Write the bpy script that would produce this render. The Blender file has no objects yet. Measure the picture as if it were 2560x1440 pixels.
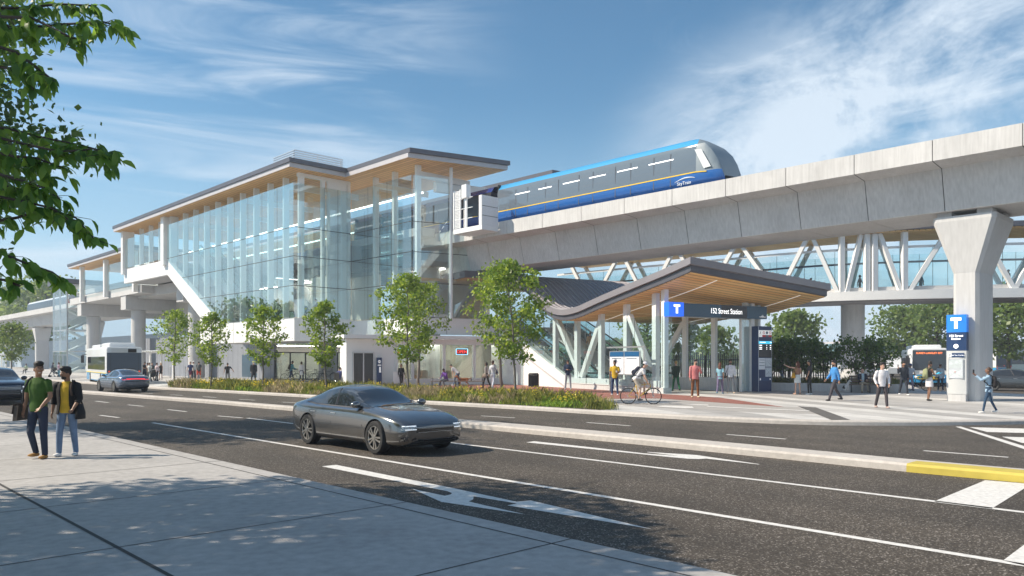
import bpy, bmesh, math, random
import numpy as np
from mathutils import Vector, Matrix
random.seed(7)
SC = bpy.context.scene
COL = SC.collection
R = math.radians
F, HX, HY, CZ, PZ = 1930.0, 1280.0, 900.0, 1.98, 0.15
D1 = Vector((-.6935, .7204, 0)); D2 = Vector((.7204, .6935, 0))
D3 = Vector((.8825, .4704, 0)); D4 = Vector((-.4704, .8825, 0))
Z = Vector((0, 0, 1))
def G(px, py, z=0.0):
    y = (CZ - z) * F / (py - HY)
    return Vector(((px - HX) / F * y, y, z))
def GX(px, y, z=0.0): return Vector(((px - HX) / F * y, y, z))
def UV(u, v, z=0.0): return D1 * u + D2 * v + Z * z

# ---------------------------------------------------------------- materials
MATS = {}
def newmat(name):
    m = bpy.data.materials.new(name); m.use_nodes = True
    return m, m.node_tree.nodes, m.node_tree.links, m.node_tree.nodes['Principled BSDF']
def mat(name, col, rough=.5, metal=0.0, var=0.0, scale=6.0, bump=0.0, bscale=40.0, emit=0.0, coat=0.0, stretch=None, spec=.5):
    if name in MATS: return MATS[name]
    m, N, L, b = newmat(name)
    c = (*col, 1) if len(col) == 3 else col
    b.inputs['Base Color'].default_value = c
    b.inputs['Roughness'].default_value = rough
    b.inputs['Metallic'].default_value = metal
    b.inputs['Specular IOR Level'].default_value = spec
    if coat: b.inputs['Coat Weight'].default_value = coat; b.inputs['Coat Roughness'].default_value = .04
    if emit:
        b.inputs['Emission Color'].default_value = c; b.inputs['Emission Strength'].default_value = emit
    if var or bump:
        tc = N.new('ShaderNodeTexCoord'); mp = N.new('ShaderNodeMapping')
        L.new(tc.outputs['Object'], mp.inputs[0])
        if stretch: mp.inputs['Scale'].default_value = stretch
        n1 = N.new('ShaderNodeTexNoise'); n1.inputs['Scale'].default_value = scale; n1.inputs['Detail'].default_value = 6
        L.new(mp.outputs[0], n1.inputs['Vector'])
        if var:
            r = N.new('ShaderNodeMapRange'); r.inputs[1].default_value = .25; r.inputs[2].default_value = .75
            r.inputs[3].default_value = 1 - var; r.inputs[4].default_value = 1 + var
            L.new(n1.outputs['Fac'], r.inputs[0])
            mx = N.new('ShaderNodeMix'); mx.data_type = 'RGBA'; mx.blend_type = 'MULTIPLY'; mx.inputs[0].default_value = 1
            mx.inputs[6].default_value = c; L.new(r.outputs[0], mx.inputs[7]); L.new(mx.outputs[2], b.inputs['Base Color'])
        if bump:
            n2 = N.new('ShaderNodeTexNoise'); n2.inputs['Scale'].default_value = bscale; n2.inputs['Detail'].default_value = 4
            L.new(mp.outputs[0], n2.inputs['Vector'])
            bp = N.new('ShaderNodeBump'); bp.inputs['Strength'].default_value = bump; bp.inputs['Distance'].default_value = .01
            L.new(n2.outputs['Fac'], bp.inputs['Height']); L.new(bp.outputs[0], b.inputs['Normal'])
    MATS[name] = m
    return m
def ramp(N, stops):
    r = N.new('ShaderNodeValToRGB'); e = r.color_ramp.elements
    e[0].position, e[0].color = stops[0][0], (*stops[0][1], 1); e[1].position, e[1].color = stops[-1][0], (*stops[-1][1], 1)
    for p, c in stops[1:-1]:
        k = e.new(p); k.color = (*c, 1)
    return r
def concrete(name, base, streak=True, dirt=.25, joint=None):
    m, N, L, b = newmat(name)
    tc = N.new('ShaderNodeTexCoord'); mp = N.new('ShaderNodeMapping'); L.new(tc.outputs['Object'], mp.inputs[0])
    a = N.new('ShaderNodeTexNoise'); a.inputs['Scale'].default_value = .55; a.inputs['Detail'].default_value = 8; a.inputs['Roughness'].default_value = .65
    L.new(mp.outputs[0], a.inputs['Vector'])
    mp2 = N.new('ShaderNodeMapping'); L.new(tc.outputs['Object'], mp2.inputs[0]); mp2.inputs['Scale'].default_value = (7, 7, .5) if streak else (5, 5, 5)
    s = N.new('ShaderNodeTexNoise'); s.inputs['Scale'].default_value = 1.6; s.inputs['Detail'].default_value = 5; L.new(mp2.outputs[0], s.inputs['Vector'])
    g = N.new('ShaderNodeTexNoise'); g.inputs['Scale'].default_value = 60; g.inputs['Detail'].default_value = 3; L.new(mp.outputs[0], g.inputs['Vector'])
    ad = N.new('ShaderNodeMath'); ad.operation = 'ADD'; L.new(a.outputs['Fac'], ad.inputs[0]); L.new(s.outputs['Fac'], ad.inputs[1])
    ad2 = N.new('ShaderNodeMath'); ad2.operation = 'MULTIPLY_ADD'; L.new(g.outputs['Fac'], ad2.inputs[0]); ad2.inputs[1].default_value = .55; L.new(ad.outputs[0], ad2.inputs[2])
    mr = N.new('ShaderNodeMapRange'); mr.inputs[1].default_value = .8; mr.inputs[2].default_value = 1.75; mr.inputs[3].default_value = 1 - dirt; mr.inputs[4].default_value = 1 + dirt
    L.new(ad2.outputs[0], mr.inputs[0])
    mx = N.new('ShaderNodeMix'); mx.data_type = 'RGBA'; mx.blend_type = 'MULTIPLY'; mx.inputs[0].default_value = 1
    mx.inputs[6].default_value = (*base, 1); L.new(mr.outputs[0], mx.inputs[7]); L.new(mx.outputs[2], b.inputs['Base Color'])
    bp = N.new('ShaderNodeBump'); bp.inputs['Strength'].default_value = .12; bp.inputs['Distance'].default_value = .01; L.new(g.outputs['Fac'], bp.inputs['Height']); L.new(bp.outputs[0], b.inputs['Normal'])
    b.inputs['Roughness'].default_value = .85
    MATS[name] = m
    return m
def wood(name, axis, plank=.14, c1=(.78, .45, .16), c2=(.95, .66, .32)):
    """planks running along the axis direction (unit vector in plan), joints across it"""
    m, N, L, b = newmat(name)
    tc = N.new('ShaderNodeTexCoord'); mp = N.new('ShaderNodeMapping')
    L.new(tc.outputs['Object'], mp.inputs[0]); mp.inputs['Rotation'].default_value = (0, 0, -math.atan2(axis.y, axis.x))
    sp = N.new('ShaderNodeSeparateXYZ'); L.new(mp.outputs[0], sp.inputs[0])
    dv = N.new('ShaderNodeMath'); dv.operation = 'DIVIDE'; dv.inputs[1].default_value = plank; L.new(sp.outputs['Y'], dv.inputs[0])
    fl = N.new('ShaderNodeMath'); fl.operation = 'FLOOR'; L.new(dv.outputs[0], fl.inputs[0])
    fr = N.new('ShaderNodeMath'); fr.operation = 'FRACT'; L.new(dv.outputs[0], fr.inputs[0])
    wn = N.new('ShaderNodeTexWhiteNoise'); wn.noise_dimensions = '1D'; L.new(fl.outputs[0], wn.inputs['W'])
    cb = N.new('ShaderNodeCombineXYZ'); L.new(sp.outputs['X'], cb.inputs[0]); L.new(fl.outputs[0], cb.inputs[1]); L.new(fr.outputs[0], cb.inputs[2])
    mp2 = N.new('ShaderNodeMapping'); mp2.inputs['Scale'].default_value = (.7, 3.1, 3.0); L.new(cb.outputs[0], mp2.inputs[0])
    nz = N.new('ShaderNodeTexNoise'); nz.inputs['Scale'].default_value = 2.0; nz.inputs['Detail'].default_value = 5; L.new(mp2.outputs[0], nz.inputs['Vector'])
    ad = N.new('ShaderNodeMath'); ad.operation = 'MULTIPLY_ADD'; ad.inputs[1].default_value = .5; L.new(wn.outputs['Value'], ad.inputs[0]); L.new(nz.outputs['Fac'], ad.inputs[2])
    rp = ramp(N, [(.3, c1), (1.0, c2)]); L.new(ad.outputs[0], rp.inputs[0])
    gt = N.new('ShaderNodeMath'); gt.operation = 'GREATER_THAN'; gt.inputs[1].default_value = .11; L.new(fr.outputs[0], gt.inputs[0])
    mx = N.new('ShaderNodeMix'); mx.data_type = 'RGBA'; L.new(gt.outputs[0], mx.inputs[0]); mx.inputs[6].default_value = (.16, .08, .035, 1)
    L.new(rp.outputs[0], mx.inputs[7]); L.new(mx.outputs[2], b.inputs['Base Color']); b.inputs['Roughness'].default_value = .5
    MATS[name] = m
    return m
def glass(name, tint=(.80, .90, .93), rmin=.08, rmax=1.0, blend=.3, gcol=(1, 1, 1)):
    m = bpy.data.materials.new(name); m.use_nodes = True; N, L = m.node_tree.nodes, m.node_tree.links
    N.remove(N['Principled BSDF'])
    t = N.new('ShaderNodeBsdfTransparent'); t.inputs[0].default_value = (*tint, 1)
    g = N.new('ShaderNodeBsdfGlossy'); g.inputs['Roughness'].default_value = .0; g.inputs[0].default_value = (*gcol, 1)
    lw = N.new('ShaderNodeFresnel'); gm = N.new('ShaderNodeNewGeometry'); io = N.new('ShaderNodeMapRange'); io.inputs[3].default_value = 1.5; io.inputs[4].default_value = 1 / 1.5
    L.new(gm.outputs['Backfacing'], io.inputs[0]); L.new(io.outputs[0], lw.inputs['IOR'])
    mr = N.new('ShaderNodeMapRange'); mr.inputs[1].default_value = 0; mr.inputs[2].default_value = 1; mr.inputs[3].default_value = rmin; mr.inputs[4].default_value = rmax
    L.new(lw.outputs[0], mr.inputs[0])
    mx = N.new('ShaderNodeMixShader'); L.new(mr.outputs[0], mx.inputs[0]); L.new(t.outputs[0], mx.inputs[1]); L.new(g.outputs[0], mx.inputs[2])
    L.new(mx.outputs[0], N['Material Output'].inputs['Surface'])
    MATS[name] = m
    return m
def leafmat(name, c1, c2, trans=.5):
    m, N, L, b = newmat(name)
    oi = N.new('ShaderNodeNewGeometry'); rp = ramp(N, [(0, c1), (1, c2)]); L.new(oi.outputs['Random Per Island'], rp.inputs[0])
    L.new(rp.outputs[0], b.inputs['Base Color']); b.inputs['Roughness'].default_value = .45
    tr = N.new('ShaderNodeBsdfTranslucent'); hs = N.new('ShaderNodeHueSaturation'); hs.inputs['Value'].default_value = 2.2; hs.inputs['Hue'].default_value = .475
    L.new(rp.outputs[0], hs.inputs['Color']); L.new(hs.outputs[0], tr.inputs[0])
    mx = N.new('ShaderNodeMixShader'); mx.inputs[0].default_value = trans
    L.new(b.outputs[0], mx.inputs[1]); L.new(tr.outputs[0], mx.inputs[2]); L.new(mx.outputs[0], N['Material Output'].inputs['Surface'])
    MATS[name] = m
    return m

# ---------------------------------------------------------------- mesh builder
class MB:
    def __init__(s): s.v = []; s.f = []; s.mi = []; s.m = 0
    def add(s, vs, fs):
        o = len(s.v); s.v += [tuple(p) for p in vs]
        for f in fs: s.f.append([o + i for i in f]); s.mi.append(s.m)
        return s
    def box(s, c, sx, sy, sz, ax=None, ay=None):
        """c = centre of the base"""
        ax = ax or Vector((1, 0, 0)); ay = ay or Vector((-ax.y, ax.x, 0)); c = Vector(c)
        vs = [c + ax * (sx / 2 * i) + ay * (sy / 2 * j) + Z * (sz * k) for k in (0, 1) for i, j in ((-1, -1), (1, -1), (1, 1), (-1, 1))]
        return s.add(vs, [(3, 2, 1, 0), (4, 5, 6, 7), (0, 1, 5, 4), (1, 2, 6, 5), (2, 3, 7, 6), (3, 0, 4, 7)])
    def bar(s, p, q, w, h, up=None):
        p = Vector(p); q = Vector(q); d = (q - p).normalized(); up = up or (Z if abs(d.z) < .95 else Vector((1, 0, 0)))
        a = d.cross(up).normalized(); b = a.cross(d)
        vs = [e + a * (w / 2 * i) + b * (h / 2 * j) for e in (p, q) for i, j in ((-1, -1), (1, -1), (1, 1), (-1, 1))]
        return s.add(vs, [(3, 2, 1, 0), (4, 5, 6, 7), (0, 1, 5, 4), (1, 2, 6, 5), (2, 3, 7, 6), (3, 0, 4, 7)])
    def prism(s, pts, off):
        """closed polygon pts extruded by the vector off"""
        off = Vector(off); n = len(pts); a = [Vector(p) for p in pts]
        vs = a + [p + off for p in a]
        return s.add(vs, [tuple(range(n))[::-1], tuple(range(n, 2 * n))] + [(i, (i + 1) % n, n + (i + 1) % n, n + i) for i in range(n)])
    def quad(s, a, b, c, d): return s.add([a, b, c, d], [(0, 1, 2, 3)])
    def loft(s, rings, cap=True, closed=True):
        n = len(rings[0]); vs = [p for r in rings for p in r]; fs = []
        for i in range(len(rings) - 1):
            for j in range(n if closed else n - 1):
                k = (j + 1) % n; fs.append((i * n + j, i * n + k, (i + 1) * n + k, (i + 1) * n + j))
        if cap: fs.append(tuple(range(n))[::-1]); fs.append(tuple(range((len(rings) - 1) * n, len(rings) * n)))
        return s.add(vs, fs)
    def tube(s, pts, rad, n=8, cap=True, ref=None, rx=None):
        """swept tube; rad scalar or list; rx = list of second radii (along ref side)"""
        pts = [Vector(p) for p in pts]; k = len(pts)
        rad = [rad] * k if not hasattr(rad, '__len__') else rad
        rx = rx or rad
        rings = []; prev = None
        for i, p in enumerate(pts):
            d = (pts[min(i + 1, k - 1)] - pts[max(i - 1, 0)])
            if d.length < 1e-9: d = Vector(Z)
            d.normalize()
            if prev is None:
                up = Vector(ref) if ref is not None else (Vector((0, 1, 0)) if abs(d.y) < .9 else Vector((1, 0, 0)))
            else: up = prev
            a = (up - d * up.dot(d))
            a = a.normalized() if a.length > 1e-6 else d.orthogonal().normalized()
            b = d.cross(a); prev = a
            rings.append([p + a * (math.cos(t) * rad[i]) + b * (math.sin(t) * rx[i]) for t in [2 * math.pi * j / n for j in range(n)]])
        return s.loft(rings, cap)
    def cyl(s, c, r, h, n=20, r2=None): return s.tube([c, Vector(c) + Z * h], [r, r2 if r2 is not None else r], n)
    def disc(s, c, axis, r, w, n=20, r2=None):
        axis = Vector(axis).normalized(); c = Vector(c)
        return s.tube([c - axis * w / 2, c + axis * w / 2], [r, r2 or r], n)
    def ring(s, c, axis, R0, r, n=28, k=6):
        axis = Vector(axis).normalized(); a = axis.orthogonal().normalized(); b = axis.cross(a); c = Vector(c)
        rings = []
        for i in range(n):
            t = 2 * math.pi * i / n; d = a * math.cos(t) + b * math.sin(t)
            rings.append([c + d * (R0 + r * math.cos(q)) + axis * (r * math.sin(q)) for q in [2 * math.pi * j / k for j in range(k)]])
        rings.append(rings[0]); return s.loft(rings, cap=False)
    def ball(s, c, rx, ry=None, rz=None, n=10, m=7, rot=None):
        ry = ry or rx; rz = rz or rx; c = Vector(c); rings = []
        for i in range(m + 1):
            ph = -math.pi / 2 + math.pi * i / m; ph = max(min(ph, 1.5), -1.5)
            r = []
            for j in range(n):
                t = 2 * math.pi * j / n; p = Vector((rx * math.cos(ph) * math.cos(t), ry * math.cos(ph) * math.sin(t), rz * math.sin(ph)))
                if rot: p = rot @ p
                r.append(c + p)
            rings.append(r)
        return s.loft(rings)
    def build(s, name, mats, parent=None, smooth=False, loc=None, auto=None):
        me = bpy.data.meshes.new(name); me.from_pydata(s.v, [], s.f)
        if not isinstance(mats, (list, tuple)): mats = [mats]
        for m in mats: me.materials.append(m)
        if len(mats) > 1: me.polygons.foreach_set('material_index', s.mi)
        if smooth or auto: me.polygons.foreach_set('use_smooth', [True] * len(me.polygons))
        if auto: me.set_sharp_from_angle(angle=R(auto))
        me.update()
        o = bpy.data.objects.new(name, me); COL.objects.link(o)
        if parent is not None: o.parent = parent
        if loc is not None: o.location = loc
        return o
def fixn(o):
    b = bmesh.new(); b.from_mesh(o.data); bmesh.ops.recalc_face_normals(b, faces=b.faces); b.to_mesh(o.data); b.free(); return o
def tag(o, label=None, cat=None, group=None, kind=None):
    if label: o['label'] = label
    if cat: o['category'] = cat
    if group: o['group'] = group
    if kind: o['kind'] = kind
    return o
def empty(name, label, cat, loc=(0, 0, 0), rz=0.0, group=None):
    o = bpy.data.objects.new(name, None); COL.objects.link(o); o.location = loc; o.rotation_euler = (0, 0, rz); o.empty_display_size = .2
    return tag(o, label, cat, group)
def text(name, s, size, m, parent, org, ax, up, ext=.004, align='LEFT', bold=0.0, sx=1.0):
    """flat lettering as a mesh: org = baseline start, ax = reading direction, up = letter up"""
    cu = bpy.data.curves.new(name, 'FONT'); cu.body = s; cu.size = size; cu.extrude = ext; cu.align_x = align; cu.offset = bold
    cu.resolution_u = 3
    o = bpy.data.objects.new(name, cu); COL.objects.link(o)
    me = bpy.data.meshes.new_from_object(o); COL.objects.unlink(o); bpy.data.objects.remove(o)
    ax = Vector(ax).normalized(); up = Vector(up).normalized(); nz = ax.cross(up); org = Vector(org)
    M = Matrix(((ax.x * sx, up.x, nz.x, org.x), (ax.y * sx, up.y, nz.y, org.y), (ax.z * sx, up.z, nz.z, org.z), (0, 0, 0, 1)))
    me.transform(M); me.name = name; me.materials.clear(); me.materials.append(m)
    o = bpy.data.objects.new(name, me); COL.objects.link(o)
    if parent is not None: o.parent = parent
    return o
def dup(root, loc, rz, label=None, group=None):
    r = root.copy(); COL.objects.link(r); r.location = loc; r.rotation_euler = (0, 0, rz)
    if label: r['label'] = label
    if group: r['group'] = group
    for ch in list(root.children):
        c = ch.copy(); COL.objects.link(c); c.parent = r
        for g in ch.children:
            d = g.copy(); COL.objects.link(d); d.parent = c
    return r

# shared materials
CONC = concrete('concrete_guideway', (.55, .545, .54), dirt=.23)
CONC2 = concrete('concrete_pier', (.54, .54, .54), dirt=.16)
PAVE = None
WHITE = mat('white_panel', (.80, .80, .80), .35, var=.03, scale=.8)
WSTEEL = mat('white_steel', (.80, .80, .79), .4, var=.03, scale=1.2)
GREYM = mat('charcoal_metal', (.105, .105, .125), .42, metal=.25, var=.08, scale=3)
GREYL = mat('grey_fascia', (.50, .48, .50), .45, var=.05, scale=2)
ALU = mat('aluminium', (.62, .63, .65), .32, metal=.8)
DARK = mat('dark_metal', (.03, .03, .035), .45)
BLACK = mat('black_rubber', (.015, .015, .016), .7)
PANEL = mat('grey_wall_panel', (.24, .26, .30), .6, var=.08, scale=.9)  # base tone darkened to stand in for the overhang's shade
FLOORM = mat('station_floor', (.42, .42, .42), .5, var=.1, scale=2)
WALLI = mat('interior_wall', (.62, .60, .55), .7, var=.05, scale=1)
GLASS = glass('curtain_glass', (.86, .97, .98), .24, 1.0, gcol=(.88, .98, 1.0)); GLASSF = glass('bay_glass', (.84, .97, .98), .42, 1.0, gcol=(.88, 1.0, 1.0))
GLASSB = glass('balustrade_glass', (.80, .92, .92), .05, 1.0)
GLASSD = glass('shop_glass', (.80, .86, .84), .06, .9)
LAMP = mat('light_strip', (1, .97, .9), .5, emit=3.0)
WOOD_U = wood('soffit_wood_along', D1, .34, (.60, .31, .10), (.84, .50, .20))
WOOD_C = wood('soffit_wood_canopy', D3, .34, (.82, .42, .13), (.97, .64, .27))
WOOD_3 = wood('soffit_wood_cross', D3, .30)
CAM = bpy.data.cameras.new('camera'); cam = bpy.data.objects.new('camera', CAM); COL.objects.link(cam)
cam.location = (0, 0, CZ); cam.rotation_euler = (R(90), 0, 0)
CAM.sensor_width = 36; CAM.lens = F / 2560 * 36; CAM.shift_y = (HY - 720) / 2560; CAM.clip_end = 3000; CAM.clip_start = .1
SC.camera = cam
SC.view_settings.view_transform = 'Standard'; SC.view_settings.look = 'None'; SC.view_settings.exposure = .44; SC.view_settings.gamma = 1
SC.cycles.max_bounces = 10; SC.cycles.transparent_max_bounces = 24; SC.cycles.diffuse_bounces = 5; SC.cycles.glossy_bounces = 4
SC.cycles.use_denoising = True
SC.cycles.sample_clamp_indirect = 6

# sun from the left, slightly beyond the station line
SUN_AZ = Vector((-1, -.06, 0)).normalized(); SUN_EL = R(42)
sd = SUN_AZ * math.cos(SUN_EL) + Z * math.sin(SUN_EL)
sl = bpy.data.lights.new('sun', 'SUN'); sl.energy = 5.0; sl.angle = R(.5); sl.color = (1, .88, .72)
so = bpy.data.objects.new('sun', sl); COL.objects.link(so); so.rotation_euler = sd.to_track_quat('Z', 'Y').to_euler(); so.location = (-60, 0, 60)

# world: Nishita sky with wispy high cloud by direction
W = bpy.data.worlds.new('World'); SC.world = W; W.use_nodes = True
N, L = W.node_tree.nodes, W.node_tree.links
bg = N['Background']; bg.inputs['Strength'].default_value = .088
sky = N.new('ShaderNodeTexSky'); sky.sky_type = 'NISHITA'; sky.sun_disc = False
sky.sun_elevation = SUN_EL; sky.sun_rotation = math.atan2(SUN_AZ.x, SUN_AZ.y); sky.air_density = 1.0; sky.dust_density = .6; sky.ozone_density = 1.6; sky.altitude = 0
tc = N.new('ShaderNodeTexCoord')
sep = N.new('ShaderNodeSeparateXYZ'); L.new(tc.outputs['Generated'], sep.inputs[0])
def M2(op, a, b=None, c=None):
    n = N.new('ShaderNodeMath'); n.operation = op
    for i, x in enumerate((a, b, c)):
        if x is None: continue
        if isinstance(x, (int, float)): n.inputs[i].default_value = x
        else: L.new(x, n.inputs[i])
    return n.outputs[0]
zc = M2('MAXIMUM', sep.outputs['Z'], .02)
zz = M2('ADD', zc, .12)
px_ = M2('DIVIDE', sep.outputs['X'], zz); py_ = M2('DIVIDE', sep.outputs['Y'], zz)
cb = N.new('ShaderNodeCombineXYZ'); L.new(px_, cb.inputs[0]); L.new(py_, cb.inputs[1])
def cloud(rot, scale, nscale, loc, lo, hi, det=7, rough=.55, dist=1.2):
    mp = N.new('ShaderNodeMapping'); L.new(cb.outputs[0], mp.inputs[0]); mp.inputs['Rotation'].default_value = (0, 0, rot); mp.inputs['Scale'].default_value = scale; mp.inputs['Location'].default_value = loc
    n = N.new('ShaderNodeTexNoise'); n.inputs['Scale'].default_value = nscale; n.inputs['Detail'].default_value = det; n.inputs['Roughness'].default_value = rough; n.inputs['Distortion'].default_value = dist
    L.new(mp.outputs[0], n.inputs['Vector'])
    r = N.new('ShaderNodeMapRange'); r.interpolation_type = 'SMOOTHSTEP'; r.inputs[1].default_value = lo; r.inputs[2].default_value = hi; L.new(n.outputs['Fac'], r.inputs[0])
    return r.outputs[0]
def mask(src, a, b):
    r = N.new('ShaderNodeMapRange'); r.interpolation_type = 'SMOOTHSTEP'; r.inputs[1].default_value = a; r.inputs[2].default_value = b; L.new(src, r.inputs[0]); return r.outputs[0]
ax_ = M2('DIVIDE', sep.outputs['X'], M2('MAXIMUM', sep.outputs['Y'], .05))
el_ = M2('DIVIDE', sep.outputs['Z'], M2('MAXIMUM', sep.outputs['Y'], .05))
# broad billowing bank on the right, thin streaks on the left
def dirnoise(scale, rot, nscale, lo, hi, det=8, rough=.58, dist=.6, loc=(0, 0, 0)):
    mp = N.new('ShaderNodeMapping'); L.new(tc.outputs['Generated'], mp.inputs[0]); mp.inputs['Rotation'].default_value = rot; mp.inputs['Scale'].default_value = scale; mp.inputs['Location'].default_value = loc
    n = N.new('ShaderNodeTexNoise'); n.inputs['Scale'].default_value = nscale; n.inputs['Detail'].default_value = det; n.inputs['Roughness'].default_value = rough; n.inputs['Distortion'].default_value = dist; L.new(mp.outputs[0], n.inputs['Vector'])
    r = N.new('ShaderNodeMapRange'); r.interpolation_type = 'SMOOTHSTEP'; r.inputs[1].default_value = lo; r.inputs[2].default_value = hi; L.new(n.outputs['Fac'], r.inputs[0]); return r.outputs[0]
band = M2('MULTIPLY', mask(M2('MULTIPLY_ADD', el_, -1.55, ax_), -.46, -.06), mask(ax_, .08, .24))
c_r = M2('MULTIPLY', M2('MULTIPLY', M2('ADD', dirnoise((1.5, 1.2, 2.6), (0, R(30), 0), 2.2, .36, .62, 11, .66, .6, (.3, 0, .2)), M2('MULTIPLY', dirnoise((2.0, 1, 6), (0, R(38), 0), 3.2, .38, .74, 10, .66, .7), .6)), 1.0), band)
m_left = mask(ax_, .04, -.30)
c_l = M2('MULTIPLY', M2('MULTIPLY', dirnoise((1.1, .9, 8.0), (0, R(-7), 0), 2.3, .40, .76, 8, .58, .9, (0, .4, 1.75)), m_left), .80)
c_m = M2('MULTIPLY', M2('MULTIPLY', dirnoise((2.0, 1, 5), (0, R(40), 0), 2.6, .56, .80, 8, .6, 1.0, (2.2, 0, .3)), .45), mask(ax_, .12, .3))
cl = M2('MINIMUM', M2('ADD', M2('ADD', c_r, c_l), c_m), .92)
hz = mask(sep.outputs['Z'], .33, .0)
tint = N.new('ShaderNodeMix'); tint.data_type = 'RGBA'; tint.blend_type = 'MULTIPLY'; tint.inputs[0].default_value = 1; L.new(sky.outputs[0], tint.inputs[6]); tint.inputs[7].default_value = (.78, 1.11, 1.17, 1)
mh = N.new('ShaderNodeMix'); mh.data_type = 'RGBA'; L.new(M2('MULTIPLY', hz, .88), mh.inputs[0]); L.new(tint.outputs[2], mh.inputs[6]); mh.inputs[7].default_value = (4.7, 6.4, 8.0, 1)
mx = N.new('ShaderNodeMix'); mx.data_type = 'RGBA'; L.new(M2('MULTIPLY', cl, .88), mx.inputs[0]); L.new(mh.outputs[2], mx.inputs[6]); mx.inputs[7].default_value = (7.2, 8.1, 9.0, 1)
L.new(mx.outputs[2], bg.inputs['Color'])
# ---------------------------------------------------------------- ground
def asphalt():
    m, N, L, b = newmat('asphalt')
    tc = N.new('ShaderNodeTexCoord')
    v = N.new('ShaderNodeTexVoronoi'); v.inputs['Scale'].default_value = 62; L.new(tc.outputs['Object'], v.inputs['Vector'])
    sp = N.new('ShaderNodeSeparateColor'); L.new(v.outputs['Color'], sp.inputs[0])
    n = N.new('ShaderNodeTexNoise'); n.inputs['Scale'].default_value = .35; n.inputs['Detail'].default_value = 7; L.new(tc.outputs['Object'], n.inputs['Vector'])
    n2 = N.new('ShaderNodeTexNoise'); n2.inputs['Scale'].default_value = 22; n2.inputs['Detail'].default_value = 4; L.new(tc.outputs['Object'], n2.inputs['Vector'])
    rp = ramp(N, [(0, (.029, .023, .017)), (.62, (.053, .043, .033)), (.86, (.094, .080, .064)), (.95, (.19, .17, .15)), (1, (.30, .275, .25))]); L.new(sp.outputs[0], rp.inputs[0])
    mr = N.new('ShaderNodeMapRange'); mr.inputs[1].default_value = .3; mr.inputs[2].default_value = .7; mr.inputs[3].default_value = .74; mr.inputs[4].default_value = 1.26; L.new(n.outputs['Fac'], mr.inputs[0])
    mx = N.new('ShaderNodeMix'); mx.data_type = 'RGBA'; mx.blend_type = 'MULTIPLY'; mx.inputs[0].default_value = 1; L.new(rp.outputs[0], mx.inputs[6]); L.new(mr.outputs[0], mx.inputs[7])
    # rubber-darkened wheel tracks along the lanes
    vm = N.new('ShaderNodeVectorMath'); vm.operation = 'DOT_PRODUCT'; L.new(tc.outputs['Object'], vm.inputs[0]); vm.inputs[1].default_value = D2
    sn = N.new('ShaderNodeMath'); sn.operation = 'SINE'; ml = N.new('ShaderNodeMath'); ml.operation = 'MULTIPLY'; ml.inputs[1].default_value = 4.0; L.new(vm.outputs['Value'], ml.inputs[0]); L.new(ml.outputs[0], sn.inputs[0])
    mr2 = N.new('ShaderNodeMapRange'); mr2.inputs[1].default_value = -1; mr2.inputs[2].default_value = 1; mr2.inputs[3].default_value = .90; mr2.inputs[4].default_value = 1.06; L.new(sn.outputs[0], mr2.inputs[0])
    mx2 = N.new('ShaderNodeMix'); mx2.data_type = 'RGBA'; mx2.blend_type = 'MULTIPLY'; mx2.inputs[0].default_value = 1; L.new(mx.outputs[2], mx2.inputs[6]); L.new(mr2.outputs[0], mx2.inputs[7])
    L.new(mx2.outputs[2], b.inputs['Base Color']); b.inputs['Roughness'].default_value = .85
    bp = N.new('ShaderNodeBump'); bp.inputs['Strength'].default_value = .35; bp.inputs['Distance'].default_value = .008; L.new(n2.outputs['Fac'], bp.inputs['Height']); L.new(bp.outputs[0], b.inputs['Normal'])
    return m
ASPH = asphalt()
SIDE = concrete('sidewalk_concrete', (.37, .358, .348), streak=False, dirt=.30)
KERB = concrete('kerb_concrete', (.46, .43, .40), streak=False, dirt=.24)
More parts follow.
